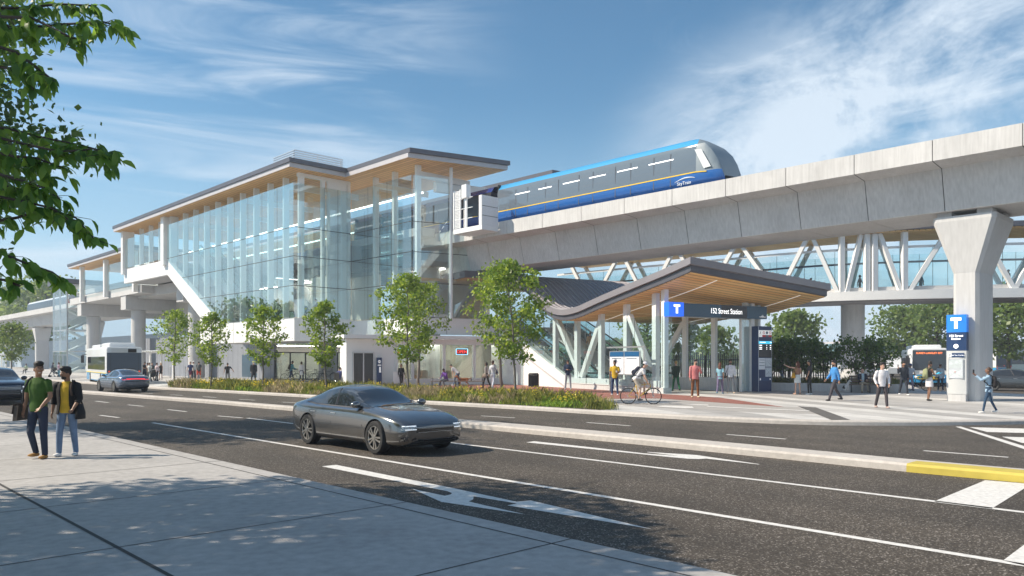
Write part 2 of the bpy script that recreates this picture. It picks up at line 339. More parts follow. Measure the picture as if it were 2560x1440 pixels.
def paving():
    m, N, L, b = newmat('plaza_paving')
    tc = N.new('ShaderNodeTexCoord')
    def dot(vec):
        d = N.new('ShaderNodeVectorMath'); d.operation = 'DOT_PRODUCT'; L.new(tc.outputs['Object'], d.inputs[0]); d.inputs[1].default_value = vec; return d.outputs['Value']
    def op(o, a, c):
        n = N.new('ShaderNodeMath'); n.operation = o; L.new(a, n.inputs[0])
        if isinstance(c, float): n.inputs[1].default_value = c
        else: L.new(c, n.inputs[1])
        return n.outputs[0]
    across = op('DIVIDE', dot(Vector((.97, .24, 0))), 1.1); along = op('DIVIDE', dot(Vector((-.24, .97, 0))), 2.4)
    row = N.new('ShaderNodeMath'); row.operation = 'FLOOR'; L.new(across, row.inputs[0])
    w1 = N.new('ShaderNodeTexWhiteNoise'); w1.noise_dimensions = '1D'; L.new(row.outputs[0], w1.inputs['W'])
    rp = ramp(N, [(0, (.33, .32, .31)), (.35, (.39, .38, .37)), (.5, (.50, .49, .475)), (1, (.56, .55, .53))]); L.new(w1.outputs['Value'], rp.inputs[0])
    fr = N.new('ShaderNodeMath'); fr.operation = 'FRACT'; L.new(across, fr.inputs[0])
    fr2 = N.new('ShaderNodeMath'); fr2.operation = 'FRACT'; L.new(along, fr2.inputs[0])
    j = N.new('ShaderNodeMath'); j.operation = 'LESS_THAN'; L.new(fr.outputs[0], j.inputs[0]); j.inputs[1].default_value = .022
    j2 = N.new('ShaderNodeMath'); j2.operation = 'LESS_THAN'; L.new(fr2.outputs[0], j2.inputs[0]); j2.inputs[1].default_value = .008
    jm = op('MAXIMUM', j.outputs[0], j2.outputs[0])
    nz = N.new('ShaderNodeTexNoise'); nz.inputs['Scale'].default_value = 1.3; nz.inputs['Detail'].default_value = 8; L.new(tc.outputs['Object'], nz.inputs['Vector'])
    mr = N.new('ShaderNodeMapRange'); mr.inputs[1].default_value = .3; mr.inputs[2].default_value = .7; mr.inputs[3].default_value = .86; mr.inputs[4].default_value = 1.1; L.new(nz.outputs['Fac'], mr.inputs[0])
    mx = N.new('ShaderNodeMix'); mx.data_type = 'RGBA'; mx.blend_type = 'MULTIPLY'; mx.inputs[0].default_value = 1; L.new(rp.outputs[0], mx.inputs[6]); L.new(mr.outputs[0], mx.inputs[7])
    m2 = N.new('ShaderNodeMix'); m2.data_type = 'RGBA'; L.new(jm, m2.inputs[0]); L.new(mx.outputs[2], m2.inputs[6]); m2.inputs[7].default_value = (.2, .19, .18, 1)
    L.new(m2.outputs[2], b.inputs['Base Color']); b.inputs['Roughness'].default_value = .75
    return m
PAVE = paving()
def brick():
    m, N, L, b = newmat('red_brick_paving')
    tc = N.new('ShaderNodeTexCoord'); mp = N.new('ShaderNodeMapping'); mp.inputs['Rotation'].default_value = (0, 0, -math.atan2(D3.y, D3.x)); L.new(tc.outputs['Object'], mp.inputs[0])
    t = N.new('ShaderNodeTexBrick'); t.inputs['Scale'].default_value = 4; t.inputs['Color1'].default_value = (.30, .095, .065, 1); t.inputs['Color2'].default_value = (.19, .06, .045, 1); t.inputs['Mortar'].default_value = (.22, .16, .14, 1)
    t.inputs['Mortar Size'].default_value = .02; L.new(mp.outputs[0], t.inputs['Vector'])
    nz = N.new('ShaderNodeTexNoise'); nz.inputs['Scale'].default_value = 2; L.new(tc.outputs['Object'], nz.inputs['Vector'])
    mr = N.new('ShaderNodeMapRange'); mr.inputs[3].default_value = .75; mr.inputs[4].default_value = 1.3; L.new(nz.outputs['Fac'], mr.inputs[0])
    mx = N.new('ShaderNodeMix'); mx.data_type = 'RGBA'; mx.blend_type = 'MULTIPLY'; mx.inputs[0].default_value = 1; L.new(t.outputs['Color'], mx.inputs[6]); L.new(mr.outputs[0], mx.inputs[7])
    L.new(mx.outputs[2], b.inputs['Base Color']); b.inputs['Roughness'].default_value = .85
    return m
BRICK = brick()
PAINT = mat('road_paint', (.64, .63, .61), .6, var=.22, scale=14)
YPAINT = mat('yellow_paint', (.50, .40, .07), .65, var=.10, scale=5)
SOIL = mat('planting_soil', (.06, .045, .03), .95, var=.3, scale=3)
GRASSM = mat('far_ground_green', (.10, .13, .05), .95, var=.3, scale=.15)
LANE = concrete('cycle_lane_concrete', (.34, .325, .31), streak=False, dirt=.12)
JOINT = mat('joint_dark', (.05, .05, .05), .9)
def sheet(name, pts, z, m, top=True):
    mb = MB(); vs = [(p[0], p[1], z) for p in pts]
    mb.add(vs, [tuple(range(len(vs)))]); o = mb.build(name, m)
    bm = bmesh.new(); bm.from_mesh(o.data); bm.faces.ensure_lookup_table()
    if bm.faces[0].normal.z < 0: bmesh.ops.reverse_faces(bm, faces=bm.faces)
    bmesh.ops.triangulate(bm, faces=bm.faces); bm.to_mesh(o.data); bm.free()
    return o
def st(o): return tag(o, kind='structure')
def slab(name, pts, z0, z1, m):
    mb = MB(); a = [Vector((p[0], p[1], z0)) for p in pts]
    mb.prism(a, (0, 0, z1 - z0)); o = fixn(mb.build(name, m)); return o
st(sheet('ground', [(-460, -70), (460, -70), (460, 420), (-460, 420)], -.03, GRASSM))
st(sheet('road', [(-330, -60), (160, -60), (160, 110), (40, 120), (-120, 330), (-330, 330)], 0, ASPH))
# near pavement (flush kerb strip at its road edge)
nv = 5.92
st(slab('near_sidewalk', [UV(-30, -40), UV(-30, nv), UV(200, nv), UV(200, -40)], -.02, PZ, SIDE))
mb = MB()
for v, w in ((2.45, .022), (5.62, .012)): mb.quad(UV(-20, v - w, PZ + .003), UV(-20, v + w, PZ + .003), UV(120, v + w, PZ + .003), UV(120, v - w, PZ + .003))
for i in range(-5, 32):
    u = 8.1 + 2.83 * i; mb.quad(UV(u - .009, -12, PZ + .0035), UV(u + .009, -12, PZ + .0035), UV(u + .009, nv - .01, PZ + .0035), UV(u - .009, nv - .01, PZ + .0035))
st(mb.build('sidewalk_joints', JOINT))
# plaza with rounded kerb corner
kpx = [(410, 974), (560, 982), (700, 990), (782, 995), (1000, 1007), (1200, 1018.5), (1300, 1024), (1500, 1037), (1700, 1048.5), (1792, 1053.5), (1950, 1060), (2077, 1063.6), (2284, 1064.6), (2450, 1063), (2560, 1061), (2750, 1054)]
KL = [G(x, y) for x, y in kpx]
k0 = KL[0]; KL = [k0 + D1 * t for t in (190, 90, 40, 15)] + KL
e1 = KL[-1]; KL += [Vector((22.5, 27.2, 0)), Vector((26.5, 33, 0)), Vector((28, 40, 0)), Vector((27, 44, 0)), Vector((25, 45.4, 0)), G(2300, 977), G(2243, 952), Vector((45, 110, 0))]
inner = []
for i, p in enumerate(KL):
    a = KL[max(i - 1, 0)]; c = KL[min(i + 1, len(KL) - 1)]; t = (c - a).normalized(); nrm = Vector((-t.y, t.x, 0)); inner.append(p + nrm * .2)
mb = MB()
rings = []
for p, q in zip(KL, inner):
    d = (q - p).normalized(); rings.append([p, p + Z * .10 + d * .01, p + Z * (PZ - .01) + d * .05, q + Z * (PZ + .004), q])
mb.loft(rings, closed=True); st(fixn(mb.build('kerb', KERB, auto=35)))
st(slab('plaza', [k + (i - k) * .8 for k, i in zip(KL, inner)] + [Vector((45, 330, 0)), Vector((-330, 330, 0))], -.02, PZ, PAVE))
P4 = PZ + .004
st(sheet('brick_paving', [G(*p, P4) for p in ((960, 963), (1250, 957), (1390, 966), (1560, 976), (1665, 985.5), (1800, 994), (1965, 1018), (1945, 1016.5), (1645, 996), (1520, 997), (1200, 985), (960, 976))], P4, BRICK))
lane = [(1470, 1000), (1645, 996.3), (1945, 1016.8), (1995, 1018), (2046, 1035), (1900, 1031), (1700, 1022), (1560, 1013)]
st(sheet('cycle_lane', [G(*p, P4) for p in lane], P4, LANE))
st(sheet('tactile_strip', [G(*p, P4 + .004) for p in ((1994, 1015.5), (2040, 1018.5), (2126, 1049.5), (2078, 1049.5))], P4 + .004, mat('dark_strip', (.10, .095, .09), .85, var=.2, scale=8)))
mb = MB(); z = P4 + .008
def pq(mb, pts, z): mb.add([G(x, y, z) for x, y in pts], [tuple(range(len(pts)))])
pq(mb, [(1770, 1015.5), (1765, 1017), (2020, 1027.5), (2025, 1026)], z)
pq(mb, [(1560, 1004), (1670, 1006.5), (1674, 1008.6), (1575, 1006)], z)
pq(mb, [(1640, 1016.5), (1660, 1013.8), (1730, 1016), (1735, 1020), (1715, 1021)], z)
pq(mb, [(1700, 1010), (1770, 1011.5), (1772, 1014), (1740, 1013)], z)
fl = mb.build('cycle_lane_marking', PAINT); st(fl)
# median island
mf = [(-200, 950.5), (0, 970), (214, 985), (404, 1000), (547, 1011), (704, 1025), (1000, 1053), (1300, 1083), (1600, 1112), (1900, 1142), (2268, 1179.5), (2560, 1207), (2900, 1244)]
mk = [(-200, 945.5), (0, 963), (214, 976), (404, 990), (547, 1000), (704, 1012.5), (1000, 1036), (1300, 1060), (1600, 1086), (1900, 1113), (2268, 1147), (2560, 1172), (2900, 1204)]
fr_ = [G(x, y) for x, y in mf]; bk_ = [G(x, y, PZ) for x, y in mk]
mb = MB(); mb.loft([[a + Z * -.01, a + Z * .11, a + Z * PZ + D2 * .03, b, Vector((b.x, b.y, -.01))] for a, b in zip(fr_, bk_)]); st(fixn(mb.build('median', KERB, auto=35)))
yl = [2266, 2330, 2420, 2560, 2700]
mb = MB(); rings = []
for x in yl:
    yb = 1179.5 + (x - 2268) * .0945 + 1; a = G(x, yb); t = -6.0 if x == 2266 else 0
    rings.append([a - D2 * .004 + Z * .004, a - D2 * .004 + Z * .113, a + Z * (PZ + .004) + D2 * .03, a + D2 * .5 + Z * (PZ + .004)])
mb.loft(rings, closed=False, cap=False); st(mb.build('median_yellow_paint', YPAINT))
# painted road markings
mb = MB(); z = .004
def strip(u0, u1, v, w): mb.quad(UV(u0, v - w / 2, z), UV(u0, v + w / 2, z), UV(u1, v + w / 2, z), UV(u1, v - w / 2, z))
strip(25.4, -8, 8.72, .125); strip(25.2, -8, 11.75, .125)
def dash(x0, y0, x1, y1, w=.12):
    a, b = G(x0, y0, z), G(x1, y1, z); d = (b - a).normalized(); n = Vector((-d.y, d.x, 0)) * w / 2; mb.quad(a - n, b - n, b + n, a + n)
for x0, y0, x1, y1 in ((238.7, 1002.7, 271, 1006.4), (320, 1012, 359, 1015.8), (419, 1023.8, 466, 1028.9), (545, 1039.7, 605, 1044.4), (250, 1038, 297, 1043.9)): dash(x0, y0, x1, y1)
for x0, y0, x1, y1 in ((354, 982.3, 381.6, 983.5), (425, 986.5, 457, 988.3), (507, 991.4, 541, 993.7), (598, 998.2, 638, 1000.5), (706, 1005.2, 753, 1007.8), (830, 1013, 880, 1016), (960, 1021.5, 1025, 1026), (1203, 1039.5, 1287, 1044.5), (1467, 1056, 1576, 1064.5), (1817, 1086, 1965, 1097.5), (2309, 1126.5, 2521, 1143), (250, 977, 275, 978)): dash(x0, y0, x1, y1)
a1 = [(780 + x / 2.909, 1130 + y / 2.909) for x, y in ((70, 104), (175, 93), (1030, 263), (1130, 285), (1490, 362), (1590, 352), (2480, 562), (1420, 388), (1490, 374), (1175, 322), (1172, 345), (1140, 358), (1180, 370), (1550, 453), (940, 362), (725, 267), (965, 318), (1010, 308), (1018, 298), (985, 285))]
a2 = [(1300 + x / 4.267, 1080 + y / 4.267) for x, y in ((65, 110), (150, 98), (700, 156), (1350, 230), (1690, 254), (1355, 216), (1360, 212), (1880, 245), (2560, 343), (2540, 345), (1985, 283), (1900, 288), (1790, 284), (1600, 267))]
o3 = lambda pts: [(2200 + x / 3.511, 1030 + y / 3.511) for x, y in pts]
for p in (a1, a2, o3(((475, 785), (925, 598), (1330, 632), (980, 848))), o3(((1080, 1303), (1264, 1165), (1500, 1010), (1800, 1100), (1500, 1400))), o3(((785, 133), (1500, 152), (1500, 190), (940, 175))), o3(((1070, 216), (1500, 228), (1500, 290), (1250, 272))), o3(((660, 128), (710, 128), (1500, 372), (1500, 402)))): pq(mb, p, z)
mk_ = mb.build('road_marking', PAINT)
bm = bmesh.new(); bm.from_mesh(mk_.data); bmesh.ops.triangulate(bm, faces=bm.faces)
for f in bm.faces:
    if f.normal.z < 0: f.normal_flip()
bm.to_mesh(mk_.data); bm.free(); st(mk_)
# ---------------------------------------------------------------- station building (u along the road, v away from it)
def ubox(mb, u0, u1, v0, v1, z0, z1): return mb.prism([UV(u0, v0, z0), UV(u1, v0, z0), UV(u1, v1, z0), UV(u0, v1, z0)], (0, 0, z1 - z0))
def vpanel(mb, pts, v, th): return mb.prism([UV(u, v, z) for u, z in pts], D2 * th)
RC = UV(44.96, 33.32)
def S3(s, t, z=0.0): return RC + D3 * s + D4 * t + Z * z
def sbox(mb, s0, s1, t0, t1, z0, z1): return mb.prism([S3(s0, t0, z0), S3(s1, t0, z0), S3(s1, t1, z0), S3(s0, t1, z0)], (0, 0, z1 - z0))
ST = empty('station_building', 'large glass fronted elevated station with flat timber lined roofs and white diagonal base panel', 'station', UV(60, 33, PZ))
ST.location = (0, 0, 0)
def part(mb, name, m, smooth=False, auto=None, parent=None): return fixn(mb.build(name, m, parent or ST, smooth, auto=auto))
# white cladding of the projecting bay and its sloped underside
mb = MB(); vpanel(mb, [(52.94, 3.42), (52.94, 5.12), (65.9, 5.15), (78.5, 11.9), (91.4, 12.0), (91.4, 10.45), (78.5, 10.4), (70.5, 5.9), (70.5, 3.45)], 28.34, .4)
part(mb, 'bay_cladding', WHITE)
mb = MB(); ubox(mb, 52.94, 53.3, 28.75, 33.7, 3.42, 5.12); ubox(mb, 45.2, 52.93, 33.34, 33.7, 3.85, 5.05); sbox(mb, 0, 9.2, .05, .45, 3.85, 5.05); part(mb, 'base_band', WHITE)
mb = MB()
for u in (55.6, 58.2, 60.8, 63.4, 66, 68.4): mb.quad(UV(u, 28.335, 3.43), UV(u + .03, 28.335, 3.43), UV(u + .03, 28.335, 5.1), UV(u, 28.335, 5.1))
for u in (49, 46.6): mb.quad(UV(u, 33.335, 3.86), UV(u + .03, 33.335, 3.86), UV(u + .03, 33.335, 5.04), UV(u, 33.335, 5.04))
for s in (2.7, 5.6): mb.quad(S3(s, .045, 3.86), S3(s + .03, .045, 3.86), S3(s + .03, .045, 5.04), S3(s, .045, 5.04))
mb.build('cladding_joint', JOINT, ST)
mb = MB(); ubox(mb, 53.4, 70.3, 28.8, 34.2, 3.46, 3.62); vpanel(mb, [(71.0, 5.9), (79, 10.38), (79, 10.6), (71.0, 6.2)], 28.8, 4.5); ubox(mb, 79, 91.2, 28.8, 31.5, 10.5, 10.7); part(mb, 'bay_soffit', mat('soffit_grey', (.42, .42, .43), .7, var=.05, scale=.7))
# floors
mb = MB(); ubox(mb, 53.4, 69.0, 28.8, 41, 4.75, 5.08); ubox(mb, 45.4, 53.38, 33.75, 41, 4.75, 5.08); part(mb, 'concourse_floor', FLOORM)
mb = MB(); mb.prism([UV(46.0, 34.6, 11.2), UV(79, 34.6, 11.2), UV(79, 31.9, 11.2), UV(120, 31.9, 11.2), UV(120, 35.9, 11.2), UV(45.6, 35.9, 11.2)], (0, 0, .6)); ubox(mb, 79.1, 91.2, 28.78, 31.85, 11.3, 11.8); part(mb, 'platform_floor', FLOORM)
mb = MB(); ubox(mb, 44, 118, 43.5, 48.5, 11.2, 11.8); part(mb, 'far_platform_floor', FLOORM)
# concrete deck edge, cross beams and round columns at the open end
mb = MB(); mb.prism([UV(91.5, 30.2, 9.6), UV(120, 30.2, 9.6), UV(120, 35.8, 9.6), UV(91.5, 35.8, 9.6)], (0, 0, .85)); mb.prism([UV(91.5, 32, 10.46), UV(120, 32, 10.46), UV(120, 35.8, 10.46), UV(91.5, 35.8, 10.46)], (0, 0, .73)); part(mb, 'deck_girder', CONC2)
mb = MB(); ubox(mb, 72, 97, 31.6, 36, 9.3, 10.4); part(mb, 'landing_girder', CONC2)
for u in (80.5, 98, 116):
    mb = MB(); ubox(mb, u - .9, u + .9, 30.3, 44, 7.95, 9.28 if u < 90 else 9.58); part(mb, 'cross_beam', CONC2)
    mb = MB(); mb.cyl(UV(u, 32, PZ - .05), .8, 7.8, 28); part(mb, 'round_column', CONC2, auto=40)
for u in (62, 47):
    mb = MB(); mb.cyl(UV(u, 36.5, PZ - .05), .8, 9, 28); part(mb, 'round_column', CONC2, auto=40)
# glazing sheets
JZ = (7.56, 9.77, 11.95)
def glaze(name, quads, m=GLASS, joints=()):
    mb = MB()
    for q in quads: mb.add(q, [tuple(range(len(q)))])
    o = mb.build(name, m, ST); return o
B = 28.24
glaze('bay_glazing', [[UV(52.86, B, 5.2), UV(65.9, B, 5.22), UV(78.3, B, 11.8), UV(78.3, B, 15.25), UV(52.86, B, 15.25)]], GLASSF)
glaze('landing_glazing', [[UV(79.6, B, 12.05), UV(91.3, B, 12.05), UV(91.3, B, 15.2), UV(79.6, B, 15.2)], [UV(91.35, B, 12.05), UV(91.35, 31.5, 12.05), UV(91.35, 31.5, 15.2), UV(91.35, B, 15.2)]])
glaze('return_glazing', [[UV(52.84, 28.26, 5.2), UV(52.84, 33.2, 5.2), UV(52.84, 33.2, 15.25), UV(52.84, 28.26, 15.25)]])
glaze('tower_side_glazing', [[UV(52.8, 33.22, 5.12), UV(44.92, 33.22, 5.12), UV(44.92, 33.22, 15.28), UV(52.8, 33.22, 15.28)]])
glaze('tower_front_glazing', [[S3(.02, -.08, 5.12), S3(2.85, -.08, 5.12), S3(2.85, -.08, 15.28), S3(.02, -.08, 15.28)], [S3(2.87, -.08, 5.12), S3(5.85, -.08, 5.12), S3(5.85, -.08, 10.3), S3(2.87, -.08, 10.3)]])
# dark joints between the panes
mb = MB(); w = .022
def hl(a, b, z, off): mb.quad(a + Z * (z - w) + off, b + Z * (z - w) + off, b + Z * (z + w) + off, a + Z * (z + w) + off)
def zb_(u): return 5.22 if u < 65.9 else 5.22 + (u - 65.9) * .531
for z in JZ:
    ue = 78.3 if z < 11.9 else 78.3
    if z < 11.8: ue = 65.9 + (z - 5.22) / .531
    hl(UV(52.86, B - .006), UV(min(ue, 78.3), B - .006), z, Vector())
    hl(UV(52.834, 28.26), UV(52.834, 33.2), z, Vector()); hl(UV(52.8, 33.214), UV(44.92, 33.214), z, Vector())
    hl(S3(.02, -.086), S3(2.85, -.086), z, Vector())
    if z < 10: hl(S3(2.87, -.086), S3(5.85, -.086), z, Vector())
FU = [53.1, 55.45, 58, 60.5, 63.0, 65.5, 68, 70.5, 73, 75.5, 78.0]
w2 = .014
for u in FU[1:-1]: mb.quad(UV(u - w2, B - .007, zb_(u)), UV(u + w2, B - .007, zb_(u)), UV(u + w2, B - .007, 15.24), UV(u - w2, B - .007, 15.24))
for v in (30.8, 32.0): mb.quad(UV(52.833, v - w2, 5.2), UV(52.833, v + w2, 5.2), UV(52.833, v + w2, 15.24), UV(52.833, v - w2, 15.24))
for u in (50.5, 47.95): mb.quad(UV(u - w2, 33.213, 5.12), UV(u + w2, 33.213, 5.12), UV(u + w2, 33.213, 15.27), UV(u - w2, 33.213, 15.27))
for u in (82, 84.8, 87.6): mb.quad(UV(u - w2, B - .007, 12.05), UV(u + w2, B - .007, 12.05), UV(u + w2, B - .007, 15.18), UV(u - w2, B - .007, 15.18))
mb.build('glazing_joint', JOINT, ST)
# white fins and posts behind the glass
for u in FU:
    mb = MB(); zb = max(5.09, zb_(u) - .1) if u < 78 else 11.7
    ubox(mb, u - .11, u + .11, 28.75 if u < 78 else 28.42, 29.2, zb, 16.12); part(mb, 'fin', WSTEEL)
for u in (82, 84.8, 87.6):
    mb = MB(); ubox(mb, u - .1, u + .1, 28.75, 29.15, 12.0, 16.12); part(mb, 'fin', WSTEEL)
for u0, u1 in ((78.55, 79.35), (90.7, 91.3)):
    mb = MB(); ubox(mb, u0, u1, 27.98, 29.2, 11.4 if u0 > 80 else 11.3, 16.12); part(mb, 'end_post', WSTEEL)
for v in (30.85, 33.1):
    mb = MB(); ubox(mb, 53.0, 53.3, v - .14, v + .14, 5.08, 16.12); part(mb, 'fin', WSTEEL)
for u in (50.5, 47.95, 45.1):
    mb = MB(); ubox(mb, u - .13, u + .13, 33.75, 34.15, 5.05, 16.12); part(mb, 'fin', WSTEEL)
for s in (2.95,):
    mb = MB(); mb.cyl(S3(s, -.2, 5.0), .13, 11.1, 16); part(mb, 'fin', WSTEEL, auto=40)
mb = MB(); sbox(mb, 5.9, 6.15, -.1, .2, 5.0, 10.3); part(mb, 'fin', WSTEEL)
mb = MB(); ubox(mb, 53.0, 53.2, 31.2, 32.9, 5.1, 16.1); part(mb, 'return_panel', WHITE)
mb = MB()
for u in FU[1::3] + [50.5, 45.3]: mb.bar(UV(u, 28.8 if u > 53 else 33.9, 15.55), UV(u, 35.5 if u > 53 else 39, 15.55), .22, .45)
ubox(mb, 52.98, 53.28, 28.7, 33.2, 15.85, 16.1)
part(mb, 'roof_beam', WSTEEL)
mb = MB(); mb.bar(UV(46, 36.2, 15.05), UV(44.3, 43.9, 15.05), .5, .75); part(mb, 'cross_beam', WSTEEL)
# roofs: near canopy (two steps in plan), far canopy, low left canopy
def roof(name, pts, z0, z1, soff, over=.22):
    o = slab(name, pts, z0 + .02, z1 - .3, GREYL); o.parent = ST
    c = sum(pts, Vector()) / len(pts)
    big = [p + (p - c).normalized() * over for p in pts]
    cap = slab('roof_edge', big, z1 - .297, z1 + .02, GREYM); cap.parent = o
    wd = sheet('wood_soffit', [p + (c - p).normalized() * .02 for p in pts], z0 + .016, soff); wd.parent = o
    return o
V0 = 27.4
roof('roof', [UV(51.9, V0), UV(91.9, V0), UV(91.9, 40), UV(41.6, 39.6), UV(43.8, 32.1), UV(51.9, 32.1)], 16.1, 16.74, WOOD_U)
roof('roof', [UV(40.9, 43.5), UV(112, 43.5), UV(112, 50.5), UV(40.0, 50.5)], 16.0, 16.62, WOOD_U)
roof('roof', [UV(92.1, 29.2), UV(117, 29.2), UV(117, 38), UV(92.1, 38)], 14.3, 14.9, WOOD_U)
mb = MB()
for k in range(10):
    z = 17.25 + .18 * k
    ubox(mb, 56.96, 57.06, 30.5, 35.0, z, z + .09); ubox(mb, 57.07, 60.6, 30.5, 30.6, z, z + .09)
for v in (30.56, 32.7, 34.9): ubox(mb, 57.2, 57.3, v, v + .1, 16.7, 18.9)
ubox(mb, 57.3, 60.4, 30.75, 34.8, 16.7, 17.6)
part(mb, 'roof_louvre_screen', ALU)
# platform posts, glass screens and light lines at the open left end
for u in (92.5, 103, 113):
    mb = MB(); ubox(mb, u - .25, u + .25, 29.6, 30.1, 9.7, 14.3); part(mb, 'platform_post', WSTEEL)
glaze('platform_screen', [[UV(92.8, 29.9, 10.5), UV(102.7, 29.9, 10.5), UV(102.7, 29.9, 13.6), UV(92.8, 29.9, 13.6)], [UV(103.3, 29.9, 10.5), UV(112.7, 29.9, 10.5), UV(112.7, 29.9, 13.6), UV(103.3, 29.9, 13.6)]])
mb = MB()
for v, u0, u1, z in ((35.0, 46, 112, 14.4), (40.6, 44, 112, 14.2), (44.5, 44, 112, 14.4)): ubox(mb, u0, u1, v, v + .14, z, z + .1)
ubox(mb, 61, 61.1, 31, 34, 8.9, 8.96)
mb.build('light_line', LAMP, ST)
# interior: back walls, core, upper floor over the hall, stair
mb = MB(); ubox(mb, 53.4, 100, 36.1, 36.4, 5.08, 9.3); part(mb, 'hall_back_wall', WALLI)
mb = MB(); ubox(mb, 53.5, 58.5, 32.9, 34.6, 9.0, 11.15); ubox(mb, 45.6, 53.2, 35.0, 41, 9.0, 9.4); ubox(mb, 53.5, 76, 33.8, 36, 9.0, 9.4); part(mb, 'interior_slab', mat('interior_dark', (.20, .21, .22), .5, var=.05))
mb = MB(); ubox(mb, 53.6, 56.2, 31.6, 33.0, 5.08, 8.6); part(mb, 'lift_core', WALLI)
mb = MB(); ubox(mb, 53.55, 53.59, 32.0, 32.8, 5.6, 8.0); part(mb, 'lift_window', mat('dark_window', (.04, .05, .07), .1))
mb = MB(); sbox(mb, .5, 8.5, 4.6, 4.9, 5.08, 8.9); part(mb, 'hall_side_wall', WALLI)
mb = MB(); ubox(mb, 54, 78, 34.4, 34.5, 11.8, 13.2); part(mb, 'platform_balustrade', GLASSB)
mb = MB(); vpanel(mb, [(56, 5.08), (58.5, 5.08), (70, 11.2), (67.5, 11.2)], 33.2, 1.4); part(mb, 'hall_stair', CONC2)
# ---- ground floor
QR = Vector((-21.7, 70.6, 0))
mb = MB(); ubox(mb, 66, 71, 33.3, 33.6, PZ - .02, 3.44); ubox(mb, 71, 104, 33.3, 33.6, PZ - .02, 4.6); part(mb, 'grey_wall', PANEL)
mb = MB()
for i in range(32):
    u = 66.6 + i * 1.15; mb.quad(UV(u, 33.294, PZ), UV(u + .03, 33.294, PZ), UV(u + .03, 33.294, 3.4 if u < 71 else 4.58), UV(u, 33.294, 3.4 if u < 71 else 4.58))
mb.build('wall_joint', JOINT, ST)
mb = MB(); ubox(mb, 69.4, 72.6, 33.28, 33.296, .35, 2.5); part(mb, 'wall_window', mat('blue_window', (.05, .09, .13), .08))
def qbox(mb, s0, s1, t0, t1, z0, z1):
    P = lambda s, t: QR + D3 * s + D4 * t + Z * z0
    return mb.prism([P(s0, t0), P(s1, t0), P(s1, t1), P(s0, t1)], (0, 0, z1 - z0))
mb = MB(); qbox(mb, 0, 9.5, 0.02, .04, .25, 2.62); part(mb, 'cycle_room_glazing', GLASSD)
mb = MB(); qbox(mb, 0, 9.5, -.06, .1, 2.62, 2.72); qbox(mb, 0, 9.5, -.06, .1, PZ, .25)
for s in (0.04, 1.4, 2.8, 4.3, 5.8, 7.3, 9.4): qbox(mb, s - .05, s + .05, -.05, .1, .25, 2.62)
part(mb, 'cycle_room_frame', DARK)
mb = MB()
for k in range(5): qbox(mb, 0, 9.5, -.1, .02, 2.78 + k * .14, 2.82 + k * .14)
part(mb, 'louvre', ALU)
mb = MB(); qbox(mb, -.5, 10.5, 5.4, 5.6, PZ, 3.4); part(mb, 'cycle_room_wall', WALLI)
# pod with lift doors, shop fronts
mb = MB(); sbox(mb, -4.8, -1.25, .05, 1.6, PZ - .02, 3.45); part(mb, 'corner_pod', WHITE)
mb = MB(); sbox(mb, -5.1, 9.3, -.45, 3.0, 3.47, 3.74); part(mb, 'shop_canopy', WHITE)
mb = MB(); sbox(mb, -4.3, -2.9, .02, .045, .25, 2.45); part(mb, 'pod_door', mat('dark_door', (.05, .05, .05), .2))
mb = MB(); sbox(mb, -4.38, -4.3, -.03, .049, PZ, 2.55); sbox(mb, -3.64, -3.56, -.03, .049, PZ, 2.46); sbox(mb, -2.9, -2.82, -.03, .049, PZ, 2.55); sbox(mb, -4.3, -2.9, -.03, .049, 2.46, 2.55); part(mb, 'pod_door_frame', ALU)
mb = MB(); sbox(mb, -1.2, 7.4, .1, .12, .62, 3.1); part(mb, 'shop_glazing', GLASSD)
mb = MB(); sbox(mb, -1.24, 7.4, -.05, .3, PZ - .02, .62); sbox(mb, -1.24, 8.9, -.05, .3, 3.1, 3.46); part(mb, 'shop_base', WHITE)
mb = MB()
for s in (-1.18, 0.05, 2.5, 4.95, 7.4): sbox(mb, s - .1, s + .1, -.02, .28, .62, 3.1)
for s in (8.8,): sbox(mb, s - .1, s + .1, -.02, .28, PZ, 3.1)
part(mb, 'shop_mullion', WSTEEL)
mb = MB(); sbox(mb, 7.52, 8.7, .05, .15, PZ, 3.08); part(mb, 'shop_door', WHITE)
mb = MB(); sbox(mb, 7.75, 8.45, .02, .06, .7, 2.5); part(mb, 'shop_door_glass', GLASSD)
mb = MB(); sbox(mb, -1.2, 9, 4.2, 4.4, PZ, 3.4); part(mb, 'shop_back_wall', mat('shop_wall', (.55, .50, .38), .8, var=.08, scale=.8))
mb = MB(); sbox(mb, .8, 2.0, 2.0, 2.6, PZ, 1.2); sbox(mb, 3.2, 4.4, 3.2, 3.9, PZ, 2.0); part(mb, 'shop_counter', mat('shop_counter', (.25, .2, .14), .5))
RED = mat('neon_red', (1, .06, .05), .4, emit=1.3); CYAN = mat('neon_blue', (.35, .75, 1), .4, emit=1.6)
for s, g in ((-.75, 1), (3.93, 0)):
    t = empty('open_sign', ['red neon open sign with blue border in the middle shop window', 'red neon open sign half hidden behind street tree leaves'][g], 'neon sign', S3(s, .03, 2.35))
    t.rotation_euler = (0, 0, math.atan2(D3.y, D3.x))
    a, b = -.47, .47; mb = MB(); mb.box((0, .03, 0), .98, .02, .5); mb.build('backing', DARK, t)
    mb = MB(); mb.bar((a, 0, .03), (b, 0, .03), .03, .03); mb.bar((a, 0, .46), (b, 0, .46), .03, .03); mb.bar((a, 0, .046), (a, 0, .444), .03, .03); mb.bar((b, 0, .046), (b, 0, .444), .03, .03); mb.build('neon_border', CYAN, t)
    text('lettering', 'OPEN', .32, RED, t, (0, 0, .135), (1, 0, 0), Z, .01, 'CENTER', -.002)
